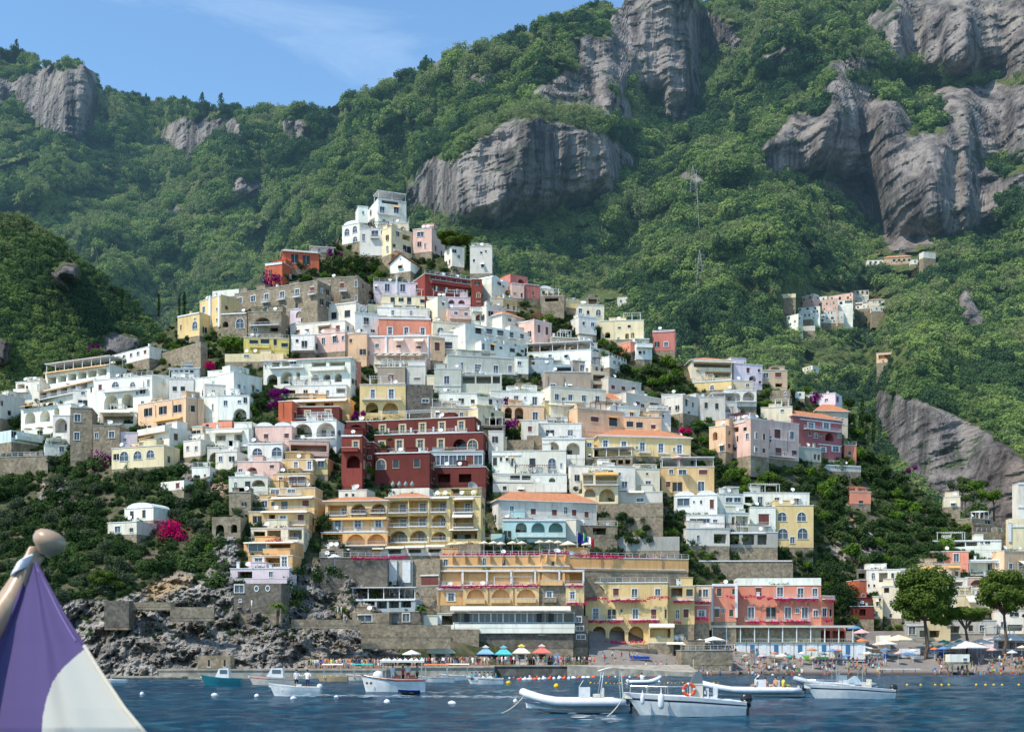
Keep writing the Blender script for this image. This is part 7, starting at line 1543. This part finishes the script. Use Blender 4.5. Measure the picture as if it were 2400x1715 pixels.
# front RIB
def rib(x, D, L, B, lab, console=True, arch=True, rz=0, flip=1, h=.55, tr=.24, mt=TW, person_in=False):
    r = boat_root(x, 0, D, 'inflatable_boat', lab, 'boat', rz); hull_mb(L*.96, B*.8, h*.95, h*.75, h*.7, .3, .9, stripe=False).build('hull', [HGR, HGR, HGR, HGR, HW], r)
    P = []; 
    for s in [1, .9, .75, .6, .45, .32, .2, .11, .04, 0]: P.append((-L/2+L*s*.94, B/2*min(1, (s/.4)**.55 if s < .4 else 1), h+.55*(max(0, .4-s)/.4)**1.8))
    pts = [(p[0], -p[1], p[2]) for p in P]+[p for p in P[::-1][1:]]; rs = [tr*.7]+[tr]*(len(pts)-2)+[tr*.7]
    m = MB(); m.tube(pts, rs, 12); m.build('tube', mt, r, True)
    if console: m = MB(); m.box(L*.02, L*.12, -.35, .35, h*.6, h+.85); m.add([(L*.02, -.33, h+.85), (L*.02, .33, h+.85), (L*.06, .3, h+1.25), (L*.06, -.3, h+1.25)], [(0, 1, 2, 3)]); m.build('console', HW, r); m = MB(); m.box(L*.15, L*.25, -.45, .45, h*.6, h+.45); m.box(L*.235, L*.25, -.45, .45, h+.45, h+.8); m.box(-L*.3, -L*.1, -.5, .5, h*.6, h*.9); m.build('seat', SEAT, r)
    if arch:
        m = MB(); 
        for sy in (-1, 1): m.tube([(L*.2, sy*B*.42, h), (L*.24, sy*B*.4, h+1.7)], .04, 6); m.tube([(L*.42, sy*B*.42, h), (L*.4, sy*B*.4, h+1.7)], .04, 6)
        m.build('arch', STL, r); m = MB(); n = 8
        for i in range(n):
            u0, u1 = i/n, (i+1)/n; f = lambda u: (L*(.2+.24*u), h+1.68+.28*math.sin(math.pi*(.12+.76*u)))
            (xa, za), (xb, zb_) = f(u0), f(u1); m.add([(xa, -B*.42, za), (xb, -B*.42, zb_), (xb, B*.42, zb_), (xa, B*.42, za)], [(0, 1, 2, 3)])
        m.build('canopy', UW, r, True)
    return r
r = rib(1352, 74, 6.2, 2.3, 'grey and white inflatable boat with a console and white canopy in the foreground'); outboard(r, 3.0, .55, .9)
bx2 = (1352-CX)/F*74; rope((bx2-3.0, 74, .95), (bx2-4.6, 70.5, -.05), 'mooring rope from the bow of the foreground inflatable', .035)
r = rib(1765, 105, 8.4, 2.3, 'long white inflatable with seated passengers moored at the right', arch=False, h=.5); outboard(r, 4, .5)
# right motorboat with T top
D = 97.0; r = boat_root(1988, 0, D, 'motorboat', 'grey white motorboat with a black outboard moored at the right', 'boat', math.radians(-2)); L = 6.7
hull_mb(L, 2.3, 1.15, 1.0, .7, .3, .9).build('hull', [HW, HN, HB, HW, HWH], r); m = MB(); m.add([(-3.1, 0, 1.2), (-1.4, -.8, 1.15), (-1.4, .8, 1.15), (0, -.75, 1.1), (0, .75, 1.1)], [(0, 1, 2), (1, 3, 4, 2)]); m.box(-.9, .4, -.5, .5, 1.0, 1.25); m.build('foredeck', HW, r)
m = MB(); m.add([(-.2, -.55, 1.25), (-.2, .55, 1.25), (.5, .45, 1.75), (.5, -.45, 1.75), (.9, -.6, 1.25)], [(0, 1, 2, 3), (0, 3, 4)]); m.build('windscreen', plain('clear_screen', (.35, .45, .5), .1), r); m = MB(); m.box(.9, 1.6, -.6, .6, .6, 1.1); m.box(1.5, 1.62, -.6, .6, 1.1, 1.5); m.build('seat', SEAT, r)
pts = [gun(L, 2.15, s, 1.16-.1*s) for s in (.04, .12, .2, .3, .4)]; railing(r, pts, 0, .3); railing(r, [(p[0], -p[1], p[2]) for p in pts], 0, .3); outboard(r, 3.3, .75, 1.1)
r = rib(1960, 118, 7.5, 2.5, 'dark inflatable with a long navy sun canopy behind the grey white motorboat', arch=False, h=.7, mt=HGR); m = MB()
for sx in (-.2, 2.2):
    for sy in (-.8, .8): m.tube([(sx, sy, .8), (sx, sy, 2.9)], .035, 5)
m.build('post', STL, r); m = MB(); m.box(-1.9, 2.6, -1.1, 1.1, 2.9, 3.0); m.build('canopy', CLO['navy'], r)
# gozzo with white awning
D = 117.0; r = boat_root(921, 0, D, 'wooden_boat', 'white wooden boat with a brown rail, cabin and scalloped white awning', 'boat', math.radians(2)); L = 5.9
hull_mb(L, 2.2, 1.65, 1.25, 1.2, .35, .5, .7).build('hull', [HW, HW, HW, HBR, TAN], r); m = MB(); m.tube([gun(L, 2.22, s, 1.64-.55*min(1, s/.55)**.8, stern=.7) for s in (.01, .06, .12, .2, .3, .42, .55, .7, .85, 1)], .07, 6); m.tube([(p[0], -p[1], p[2]) for p in [gun(L, 2.22, s, 1.64-.55*min(1, s/.55)**.8, stern=.7) for s in (.01, .06, .12, .2, .3, .42, .55, .7, .85, 1)]], .07, 6); m.build('rubbing_rail', HBR, r)
m = MB(); m.lathe([(.55, 0), (.55, .35), (.45, .6), (.25, .74), (.01, .78)], 14, 0, (-1.3, 0, 1.2)); m.build('cabin', HW, r, True); m = MB(); m.box(-1.0, -.72, -.3, .3, 1.4, 2.0); m.build('hatch', WSH, r)
m = MB()
for sx in (-.9, 2.6):
    for sy in (-.8, .8): m.tube([(sx, sy, 1.2), (sx, sy, 2.9)], .03, 5)
m.build('post', STL, r); m = MB()
for i in range(8):
    x0, x1 = -1.1+i*.5, -.6+i*.5
    m.add([(x0, -1, 2.9), (x1, -1, 2.9), ((x0+x1)/2, 0, 3.12), (x0, 1, 2.9), (x1, 1, 2.9), (x0, -1, 2.72), (x1, -1, 2.72)], [(0, 1, 2), (3, 4, 2), (0, 3, 2), (1, 4, 2), (0, 1, 6, 5)])
m.build('awning', UW, r)
for px_, wy in ((-2.3, .8), (-1.95, .75)):
    m = MB(); m.lathe([(.12, 0), (.08, 0), (.07, .03), (.001, .03)], 12, M=Matrix.Translation((px_, -wy, .85)) @ Matrix.Rotation(math.radians(90), 4, 'X')); m.build('porthole', HBR, r)
m = MB(); m.box(.2, .7, -.5, .5, 1.0, 1.55); m.box(1.5, 2.0, -.5, .5, 1.0, 1.55); m.build('seat', HBR, r)
gx = (921-CX)/F*117
for i, (dx, t) in enumerate(((.0, 'white'), (.9, 'red'), (1.4, 'white'), (2.2, 'grey'))): person(0, 0, 117, 0, '', lab=f'person in a {t} top {"under the awning near the cabin" if i==0 else "seated amidships" if i==1 else "standing under the awning" if i==2 else "at the stern"} of the wooden boat', pose='stand', top=t).location = (gx+dx, 117+(.2 if i % 2 else -.2), .85 if i != 1 else .7)
r = boat_root(958, 0, 110, 'dinghy', 'small bright blue dinghy beside the wooden boat', 'boat'); hull_mb(1.9, 1.0, .42, .36, .36, .15, .3, stripe=False).build('hull', [BLK, HPB, BLK, HPB, HPB], r)
# small white launch with two standing men
D = 106.0; r = boat_root(690, 0, D, 'launch', 'small open white launch carrying two standing men', 'boat', math.radians(3)); L = 4.3
hull_mb(L, 1.7, 1.05, .75, .7, .3, .5, stripe=False).build('hull', [HW, HW, HB, HWH, HWH], r); m = MB(); m.box(.2, .6, -.35, .35, .45, .95); m.box(-1, -.7, -.6, .6, .45, .6); m.build('seat', HW, r); outboard(r, 2.0, .7, .8, TW)
lx = (690-CX)/F*D
person(0, 0, D, 0, '', lab='man in a white shirt and dark shorts standing amidships in the white launch', pose='reach', top='white', bot='black', rz=.3, s=1.0).location = (lx+.2, D-.2, .42)
person(0, 0, D, 0, '', lab='man in a white shirt and navy trousers steering the white launch', pose='hips', top='white', bot='navy', rz=2.9, s=1.0).location = (lx+1.1, D-.1, .42)
# teal cabin boat, cream boat, small ones at the jetty
def cabin_boat(x, D, L, lab, mats, cab, rz=0, name='cabin_boat', hb=1.2):
    r = boat_root(x, 0, D, name, lab, 'boat', rz); hull_mb(L, L*.33, hb, hb*.72, hb*.65, .3, .6).build('hull', mats, r); c = cab
    m = MB(); m.add([(-L*.12, -.7, hb*.7), (-L*.12, .7, hb*.7), (-L*.02, .6, hb+.75), (-L*.02, -.6, hb+.75), (L*.2, -.6, hb+.8), (L*.2, .6, hb+.8), (L*.22, -.7, hb*.6), (L*.22, .7, hb*.6)], [(0, 1, 2, 3), (3, 2, 5, 4), (0, 3, 4, 6), (1, 7, 5, 2), (4, 5, 7, 6)]); m.build('cabin', HW, r)
    m = MB(); m.add([(-L*.105, -.66, hb*.75), (-L*.105-.02, .66, hb*.75), (-L*.03, .57, hb+.68), (-L*.03, -.57, hb+.68)], [(0, 1, 2, 3)]); m.box(0, L*.17, -.69, -.66, hb+.15, hb+.6); m.build('window', WSH, r); return r
cabin_boat(518, 150, 4.9, 'teal hulled cabin boat leaving a white bow wave at left', [HTE, HTE, HTE, HTE, HWH], 1)
cabin_boat(640, 152, 6.0, 'cream motor launch with a red stripe behind the two men', [HWH, CLO['red'], HWH, HBR, HWH], 1)
def tender(x, D, L, lab, mats, top=None, seats=3, grp=None):
    r = boat_root(x, 0, D, 'passenger_boat', lab, 'boat'); hull_mb(L, L*.33, .95, .7, .65, .3, .5, stripe=True).build('hull', mats, r)
    m = MB(); 
    for i in range(seats): m.box(-L*.25+i*L*.2, -L*.25+i*L*.2+.35, -.6, .6, .45, .8)
    m.build('bench', SEAT, r)
    if top:
        m = MB(); 
        for sx in (-L*.25, L*.3):
            for sy in (-.7, .7): m.tube([(sx, sy, .6), (sx, sy, 2.3)], .035, 5)
        m.build('post', STL, r); m = MB(); m.add([(-L*.3, -.9, 2.25), (L*.36, -.9, 2.25), (L*.36, 0, 2.42), (-L*.3, 0, 2.42), (L*.36, .9, 2.25), (-L*.3, .9, 2.25)], [(0, 1, 2, 3), (3, 2, 4, 5)]); m.build('awning', top, r)
    return r
tender(778, 178, 4.4, 'tan wooden boat with a framed white top moored at the jetty', [TAN, TAN, TAN, TAN, TAN], UW); tender(848, 182, 4.6, 'boat with a turquoise awning moored behind the wooden boat', [HWH, HBR, HWH, HWH, TAN], UT)
tender(1020, 168, 5.0, 'white passenger boat with an orange awning left of the quay', [HW, HN, HW, HBR, TAN], UO); tender(1070, 186, 5.2, 'white passenger boat with a cream awning at the quay', [HW, HN, HN, HW, TAN], UC); tender(1136, 158, 4.6, 'low white boat full of people in front of the quay', [HW, HN, HW, HW, TAN])
px0 = (1136-CX)/F*158
for i in range(7): person(0, 0, 158, 0, '', lab=None, pose='sit').location = (px0-1.6+i*.5, 158+(.3 if i % 2 else -.3), .55); TOLABEL[-1][6] = 'in the low white boat'; TOLABEL[-1][2] = i
rr_ = rib(1508, 150, 4.0, 1.7, 'small white inflatable tender crossing with one man aboard', console=False, arch=False, rz=math.radians(184), h=.4, tr=.2); outboard(rr_, 1.8, .45, .7, TW); person(0, 0, 150, 0, '', lab='man in a white shirt steering the small inflatable tender', pose='sit', top='white').location = ((1504-CX)/F*150, 150, .5)
r = boat_root(268, 0, 165, 'dinghy', 'small white dinghy partly hidden behind the big flag', 'boat'); hull_mb(3.2, 1.2, .5, .4, .4, .2, .3, stripe=False).build('hull', [HW, HW, HW, HW, HWH], r)
rx = (1765-CX)/F*105
for i, t in enumerate(('bare', 'orange', 'bare', 'yellow')): person(0, 0, 105, 0, '', pose='sit', top=t).location = (rx+.3+i*.75, 105+(.3 if i % 2 else -.2), .62); TOLABEL[-1][6] = 'aboard the long white inflatable'; TOLABEL[-1][2] = i
# boats pulled up on the beach
def beached(x, y, w, mats, lab, rz, D=None, tarp=None):
    D = D or float(DT(x, y))-1.2; L = w/F*D; r = empty('rowing_boat', ((x-CX)/F*D, D, zb(x, D)+.25), rz, lab, 'boat'); hull_mb(L, min(1.7, L*.3), .75, .5, .5, .25, .4, stripe=True).build('hull', mats, r)
    m = MB(); m.box(-L*.1, L*.0, -.4, .4, .3, .4); m.box(L*.15, L*.22, -.4, .4, .3, .4); m.build('thwart', TAN, r)
    if tarp: m = MB(); m.add([(-L*.45, 0, .8), (-L*.2, -.7, .6), (-L*.2, .7, .6), (L*.45, -.6, .55), (L*.45, .6, .55), (-L*.1, 0, 1.1), (L*.4, 0, .9)], [(0, 1, 5), (0, 5, 2), (1, 3, 6, 5), (2, 5, 6, 4)]); m.build('tarpaulin', tarp, r)
BH = [HW, HPB, HW, HW, TAN]; BO = [HW, ORG, HW, HW, TAN]; BT = [TAN, HBR, TAN, HBR, TAN]; BG = [LIM, LIM, LIM, LIM, LIM]
for cr, x, y, w, mt, lab, rz, tarp in [('P',420,930,60,BG,'lime green kayak lying on the beach',.15,None),('P',560,938,42,[UP]*5,'pink and green canoe beside the lime kayak',.1,None),('P',760,885,64,BH,'beached boat under a white tarpaulin',.3,UW),('P',880,860,30,BH,'small white boat behind the tarpaulin boat',.4,UW),
    ('P',1110,892,40,BO,'white rowing boat with an orange stripe below the pavilion',.35,None),('P',1240,912,44,BH,'pale blue covered rowing boat on the open sand',.2,UB),('P',1370,872,40,BO,'orange and white rowing boat under the big pine',.3,None),('P',1490,862,38,[HPB]*4+[TAN],'bright blue rowing boat among the beached boats',.3,None),
    ('P',1640,868,46,BT,'tan wooden boat beside the beach bar hut',.35,UC),('P',300,893,34,BH,'white boat near the lime kayak',.6,UW),('P',190,915,30,BT,'brown boat at the left end of the beached boats',.5,None),('P',150,990,34,BO,'white boat bow standing up at the water edge',.5,None),('P',1440,905,30,BH,'slim white canoe on the sand',.2,None),
    ('P',60,940,34,BT,'dull tan boat behind the sunbathers',.4,None),('P',960,915,36,BH,'grey white boat left of the open sand',.3,UG),('O',600,985,48,[HPB,HPB,HW,HW,TAN],'pale blue boat resting on the slipway wall',0,None),('P',1300,850,30,BO,'striped boat behind the orange and white one',.3,None),('P',680,900,34,BH,'small boat with a white cover left of the pink bundle',.3,UW)]:
    X_, Y_ = tp(cr, x, y); beached(X_, Y_, w, mt, lab, rz, tarp=tarp)
for i in range(26):
    x = 1885+i*14.5+PR.uniform(-5, 5); y = 1545-PR.random()*14-(i % 3)*4; mt, nm = PR.choice([(BH, 'white and blue'), (BO, 'white and orange'), (BT, 'tan'), ([HPB]*4+[TAN], 'blue'), ([HGR]*5, 'grey')]); D_ = float(DT(x, y))-1.2; L_ = PR.uniform(22, 36)/F*D_
    key = ('row', nm, round(L_*2)); 
    if key not in PART: PART[key] = hull_mb(L_, min(1.6, L_*.32), .7, .5, .5, .25, .4).mesh('hull', mt)
    r = empty('rowing_boat', ((x-CX)/F*D_, D_, zb(x, D_)+.25), PR.uniform(-.3, .7)); link('hull', PART[key], r); later(r, f'small {nm} rowing boat', x, y, 'boat', 'rowing boats pulled up on the beach', 'drawn up on the crowded beach')
# boarding plank
a = at(2065, 1562, 243); r = empty('boarding_pier', (a.x, 243, 0), 0, 'low white boarding plank on posts at the beach', 'pier'); m = MB(); m.box(-.5, 7.5, 0, 1.2, 1.15, 1.28); m.build('deck', WHITE, r)
for i in range(4): m = MB(); m.tube([(i*2.2, .3, -1), (i*2.2, .3, 1.15)], .06, 5); m.build('post', IRON, r)
# buoys
def buoy(x, y, rad, mt, what, where, grp, elong=1.0, tilt=0):
    D = wl(y); m = PART.get(('buoy', mt.name, rad, elong))
    if m is None: q = MB(); q.blob((0, 0, rad*.3), rad, 10, 0, (elong, 1, 1)); q.lathe([(rad*.12, rad*1.1), (rad*.12, rad*1.5), (.001, rad*1.5)], 6); m = PART[('buoy', mt.name, rad, elong)] = q.mesh('buoy', mt, True)
    o = link('buoy', m); o.location = ((x-CX)/F*D, D, 0); o.rotation_euler = (0, tilt, PR.random()*3); later(o, what, x, y, 'buoy', grp, where); return o
for i in range(26): buoy(995+i*13.2+PR.uniform(-3, 3), 1591+PR.uniform(-1, 1.5)-i*.1, .2, ORG if i % 3 else TW, 'orange float' if i % 3 else 'white float', 'on the rope left of the slipway', 'float line off the quay')
for i in range(20): buoy(1240+i*17+PR.uniform(-3, 3), 1586+PR.uniform(-1, 1), .2, ORG if i % 2 else TW, 'red float' if i % 2 else 'white float', 'on the rope nearest the slipway', 'float line off the slipway')
for i in range(34): buoy(1385+i*9.0+PR.uniform(-1, 1), 1600.5+PR.uniform(-.4, .4), .075 if i % 4 else .14, YEL, 'small yellow float' if i % 4 else 'larger yellow float', 'on the middle float line', 'yellow float line')
for x in (2126, 2158, 2192, 2207, 2224, 2288, 2310, 2329, 2349, 2388): buoy(x, 1605, .14, YEL, 'yellow buoy', 'off the right beach', 'yellow buoys off the right beach')
buoy(1192, 1602, .32, YEL, 'big yellow buoy', 'left of the foreground inflatable', None, 1.3, .4); buoy(1304, 1609, .3, YEL, 'yellow orange buoy', 'behind the foreground inflatable', None); buoy(1868, 1619, .28, YEL, 'orange yellow mooring buoy', 'below the grey white motorboat', None); buoy(1878, 1621, .16, TW, 'small white mooring float', 'beside the orange yellow buoy', None)
for x, y, e in ((1059, 1650, 1.8), (907, 1646, 1.5), (688, 1638, 1.4), (503, 1630, 1.6), (602, 1632, 1.1), (788, 1636, 1.1), (333, 1627, 1.0), (1208, 1645, .9), (1075, 1585, 1.0), (1545, 1598, 1.0)): buoy(x, y, .19, TW, 'white mooring buoy', 'on the open water', 'white mooring buoys', e)
# long white float with swimmers gear
for i in range(16): buoy(1218+i*11.5, 1593-i*.35+PR.uniform(-.4, .4), .26, TW if i % 3 else ORG, 'white cushion float' if i % 3 else 'red cushion float', 'in the bulky float row', 'bulky float row behind the inflatable', 1.8)
# wakes
def wake(x0, y0, x1, y1, n, w, lab):
    m = MB(); rng = random.Random(int(x0))
    for i in range(n):
        t = rng.random(); x = x0+(x1-x0)*t; y = y0+(y1-y0)*t+rng.gauss(0, w); D = wl(max(y, 1586)); X = (x-CX)/F*D; s = rng.uniform(.06, .26)
        m.add([(X+math.cos(a)*s*1.8*rng.uniform(.6, 1.2), D+math.sin(a)*s*rng.uniform(.6, 1.2), .14) for a in [k*1.047 for k in range(6)]], [tuple(range(6))])
    o = m.build('foam', plain('sea_foam', (.55, .6, .62), .9)); tag(o, lab, None, kind='stuff')
wake(640, 1632, 1250, 1637, 330, 1.6, 'broken white wake trailing behind the launch'); wake(468, 1598, 560, 1600, 60, .8, 'white bow wave of the teal boat'); wake(960, 1626, 1330, 1620, 90, 2.5, 'scattered foam between the boats'); wake(1330, 1676, 1440, 1690, 26, 5, 'foam around the mooring ropes')
# ---------------------------------------------------------------- flag in the foreground
def make_flag():
    D = 2.4; k = D/F
    def q(x, y, d=0): return at(x, y, D+d)
    tip = q(100, 1262); base = q(-420, 2050, -.35); r = empty('flagstaff', tip, 0, 'wooden flagstaff with a round knob holding a purple and white flag at lower left', 'flag')
    WOOD = None
    m_, nt, out = nodes_of('varnished_wood'); p = N(nt, 'ShaderNodeBsdfPrincipled', Roughness=.35); c = mixrgb(nt, ramp(nt, noise(nt, 40, 4, .6, (1, 1, .1)), .3, .7), (.50, .36, .24), (.36, .23, .14)); nt.links.new(c, p.inputs['Base Color']); nt.links.new(p.outputs[0], out.inputs[0])
    L = lambda v: v-tip
    ax = (tip-base).normalized(); st = MB(); st.tube([L(base), L(q(28, 1400)), L(q(88, 1290)), L(q(98, 1268))], [.030, .0235, .0165, .014], 20); st.build('staff', m_, r, True)
    kb = MB(); R = Matrix.Rotation(math.radians(24), 4, 'Y'); c0 = L(q(107, 1277-12))+Vector((0, 0, .008)); Mx = Matrix.Translation(L(q(108, 1285))) @ R
    kb.lathe([(.012, -.012), (.019, -.002), (.026, .004), (.0305, .013), (.0295, .023), (.023, .031), (.011, .035), (.0005, .036)], 28, M=Mx); kb.build('knob', m_, r, True)
    tie = MB()
    for i in range(5):
        cc = L(q(66-i*3.2, 1312+i*6)); pts = [cc+(Vector((.86, 0, .5))*math.cos(a)+Vector((0, 1, 0))*math.sin(a))*.0215 for a in [2*math.pi*j/16 for j in range(17)]]; tie.tube(pts, .0028, 6)
    tie.build('tie', plain('cord_white', (.75, .74, .78), .8), r, True)
    # cloth: left edge follows the staff, right edge is the free hem seen in the photo
    def cloth_mat(name, c, tr):
        m, nt, out = nodes_of(name); d = N(nt, 'ShaderNodeBsdfDiffuse'); t = N(nt, 'ShaderNodeBsdfTranslucent'); w = noise(nt, 900, 2, .5)
        cc = mixrgb(nt, w, tuple(v*.88 for v in c), c); nt.links.new(cc, d.inputs[0]); nt.links.new(cc, t.inputs[0]); x = N(nt, 'ShaderNodeMixShader'); x.inputs[0].default_value = tr; nt.links.new(d.outputs[0], x.inputs[1]); nt.links.new(t.outputs[0], x.inputs[2])
        nt.links.new(bump(nt, w, .15, .001), d.inputs['Normal']); nt.links.new(x.outputs[0], out.inputs[0]); return m
    PUR = cloth_mat('purple_cloth', (.165, .125, .285), .45); WHI = cloth_mat('white_cloth', (.97, .90, .78), .6); HEM = cloth_mat('hem_cloth', (.30, .25, .52), .3)
    NU, NV = 230, 200
    ys = lambda v: 1318+v*500
    hem = [(1318, 84), (1400, 128), (1440, 150), (1480, 175), (1510, 196), (1560, 226), (1600, 252), (1660, 292), (1715, 338), (1830, 420)]
    lft = [(1318, 68), (1345, 45), (1400, 8), (1500, -70), (1600, -150), (1830, -320)]
    def P(u, v):
        y = ys(v); xr = np.interp(y, [a for a, b in hem], [b for a, b in hem]); xl = np.interp(y, [a for a, b in lft], [b for a, b in lft]); x = xl+(xr-xl)*u
        # folds hang from the tie: radial pleats that open downwards
        f = (math.sin(u*17+1.2*v)*.55+math.sin(u*31+2+v*3)*.22)*(.008+.045*v)*(1-.75*max(0, (u-.55))/.45)
        if u > .62: f += -.02*math.sin((u-.62)/.38*math.pi)*v
        return L(at(x, y, D+f+.02-.34*u*min(1, .15+v*1.1)))
    pur = MB(); whi = MB(); hm = MB()
    arc = [(1520, 199), (1535, 180), (1560, 152), (1580, 135), (1600, 122), (1640, 108), (1680, 100), (1715, 98), (1830, 100)]
    grid = [[P(i/NU, j/NV) for i in range(NU+1)] for j in range(NV+1)]
    def px(i, j):
        y = ys(j/NV); xr = np.interp(y, [a for a, b in hem], [b for a, b in hem]); xl = np.interp(y, [a for a, b in lft], [b for a, b in lft]); return xl+(xr-xl)*i/NU, y
    vi = {}
    def put(mb, i, j, key):
        if (key, i, j) not in vi: vi[(key, i, j)] = len(mb.v); mb.v.append(tuple(grid[j][i]))
        return vi[(key, i, j)]
    # the seam between purple and white follows grid vertices moved onto the arc
    for j in range(NV+1):
        y = ys(j/NV)
        if y < 1520: continue
        xa = np.interp(y, [a for a, b in arc], [b for a, b in arc]); best = min(range(NU+1), key=lambda i: abs(px(i, j)[0]-xa)); xl = px(0, j)[0]; xr = px(NU, j)[0]; grid[j][best] = P((xa-xl)/(xr-xl), j/NV)
    for j in range(NV):
        for i in range(NU):
            x, y = px(i+.5, j+.5); xa = np.interp(y, [a for a, b in arc], [b for a, b in arc]) if y > 1520 else 9999
            mb, key = (whi, 'w') if x > xa else (pur, 'p')
            mb.f.append(tuple(put(mb, a, b, key) for a, b in ((i, j), (i+1, j), (i+1, j+1), (i, j+1)))); mb.m.append(0)
    a = pur.build('purple_field', PUR, r, True); b = whi.build('white_field', WHI, r, True)
    hh = MB()
    hh.tube([Vector(P(1, j/NV)) for j in range(78, NV+1, 2)], .0035, 6); hh.build('hem', WHI, r, True)
    h3 = MB(); h3.tube([Vector(P(1, j/NV)) for j in range(0, 79, 2)], .0030, 6); h3.build('hem', PUR, r, True)
    h2 = MB(); h2.tube([Vector(P(.955 if j > 8 else .9, j/NV))-Vector((0, .001, 0)) for j in range(0, 76, 2)], .0014, 5); h2.build('seam', HEM, r, True)
make_flag()
finish_labels()
# ---------------------------------------------------------------- sea
def make_sea():
    m, nt, out = nodes_of('sea_water')
    p = N(nt, 'ShaderNodeBsdfPrincipled', Roughness=.12, IOR=1.16); p.inputs['Specular IOR Level'].default_value = .07
    c = mixrgb(nt, ramp(nt, noise(nt, .03, 4, .6, (1, .35, 1), 'World'), .35, .7), (.004, .038, .082), (.008, .062, .110))
    c = mixrgb(nt, ramp(nt, noise(nt, .9, 7, .75, (.5, .5, 1), 'World'), .50, .64), c, (.03, .14, .20))
    nt.links.new(c, p.inputs['Base Color'])
    b1 = N(nt, 'ShaderNodeBump', Strength=1.0, Distance=.6); nt.links.new(noise(nt, .9, 6, .68, (.6, 1, 1), 'World'), b1.inputs['Height'])
    b2 = N(nt, 'ShaderNodeBump', Strength=.8, Distance=.16); nt.links.new(noise(nt, 4.5, 4, .65, (.6, 1, 1), 'World'), b2.inputs['Height']); nt.links.new(b1.outputs[0], b2.inputs['Normal'])
    nt.links.new(b2.outputs[0], p.inputs['Normal']); nt.links.new(p.outputs[0], out.inputs[0])
    ys = 4*1.018**np.arange(0, 275); ys = ys[ys < 330]
    th = np.linspace(-.62, .62, 420)
    Y, T = np.meshgrid(ys, th, indexing='ij'); X = T*Y*1.1
    fade = np.clip((310-Y)/60, 0, 1)
    Z = (fbm(X/5+.4*Y/9, Y/4.2, X*0, 4, 5, .55)*.13+fbm(X/1.6, Y/1.1, X*0, 2, 9)*.05)*fade
    o = grid_mesh('sea', np.stack([X, Y, Z], 2), m); tag(o, 'dark blue rippled sea in the bay', None, kind='structure')
    mb = MB(); mb.quad((-4000, -4000, -.6), (4000, -4000, -.6), (4000, 700, -.6), (-4000, 700, -.6)); 
    s = mb.build('open_water', m); tag(s, 'deep water of the open bay', None, kind='structure')
make_sea()
# ---------------------------------------------------------------- sky, sun, camera
SUN_EL, SUN_AZ = math.radians(53), math.radians(-68)   # azimuth measured from +Y towards +X ... negative is left
def make_light():
    # direction TO the sun: left of the town and a little behind the viewer
    a = math.radians(SUN_A); d = Vector((-math.cos(a)*math.cos(SUN_EL), -math.sin(a)*math.cos(SUN_EL), math.sin(SUN_EL)))
    w = bpy.data.worlds.new('World'); SC.world = w; w.use_nodes = True; nt = w.node_tree
    bg = nt.nodes['Background']; bg.inputs[1].default_value = .13
    sk = nt.nodes.new('ShaderNodeTexSky'); sk.sky_type = 'NISHITA'; sk.sun_disc = False; sk.sun_elevation = SUN_EL
    sk.sun_rotation = math.atan2(d.x, d.y); sk.air_density = 1.0; sk.dust_density = .25; sk.ozone_density = 2.2; sk.altitude = 50
    tc = nt.nodes.new('ShaderNodeTexCoord'); mp = nt.nodes.new('ShaderNodeMapping'); nt.links.new(tc.outputs['Generated'], mp.inputs[0])
    mp.inputs['Rotation'].default_value = (0, math.radians(32), 0); mp.inputs['Scale'].default_value = (3.0, 1.0, 11)
    n = nt.nodes.new('ShaderNodeTexNoise'); n.inputs['Scale'].default_value = 2.1; n.inputs['Detail'].default_value = 7; n.inputs['Roughness'].default_value = .6
    n.inputs['Distortion'].default_value = .4; nt.links.new(mp.outputs[0], n.inputs['Vector'])
    f = ramp(nt, n.outputs['Fac'], .52, .74)
    mu = nt.nodes.new('ShaderNodeMath'); mu.operation = 'MULTIPLY'; mu.inputs[1].default_value = .17; nt.links.new(f, mu.inputs[0])
    tint = mixrgb(nt, 1.0, sk.outputs[0], (1.46, 1.76, 1.82), 'MULTIPLY')
    c = mixrgb(nt, mu.outputs[0], tint, (9, 10.5, 12)); nt.links.new(c, bg.inputs[0])
    L = bpy.data.lights.new('sun', 'SUN'); L.energy = 5.0; L.angle = math.radians(.5); L.color = (1, .93, .81)
    o = bpy.data.objects.new('sun', L); COL.objects.link(o); o.rotation_euler = (-d).to_track_quat('-Z', 'Y').to_euler(); o.location = (-100, -50, 300)
SUN_A = 34
make_light()
cam = bpy.data.cameras.new('camera'); cam.sensor_width = 36; cam.lens = 36*F/2400; cam.sensor_fit = 'HORIZONTAL'
cam.shift_y = (HZ-857.5)/2400; cam.clip_start = .1; cam.clip_end = 9000
cam.dof.use_dof = True; cam.dof.focus_distance = 230; cam.dof.aperture_fstop = 14
co = bpy.data.objects.new('camera', cam); COL.objects.link(co); co.location = (0, 0, EYE); co.rotation_euler = (math.radians(90), 0, 0)
SC.camera = co
SC.view_settings.view_transform = 'Standard'; SC.view_settings.look = 'None'; SC.view_settings.exposure = 0
SC.render.engine = 'CYCLES'; SC.cycles.max_bounces = 5; SC.cycles.diffuse_bounces = 3; SC.cycles.use_denoising = True
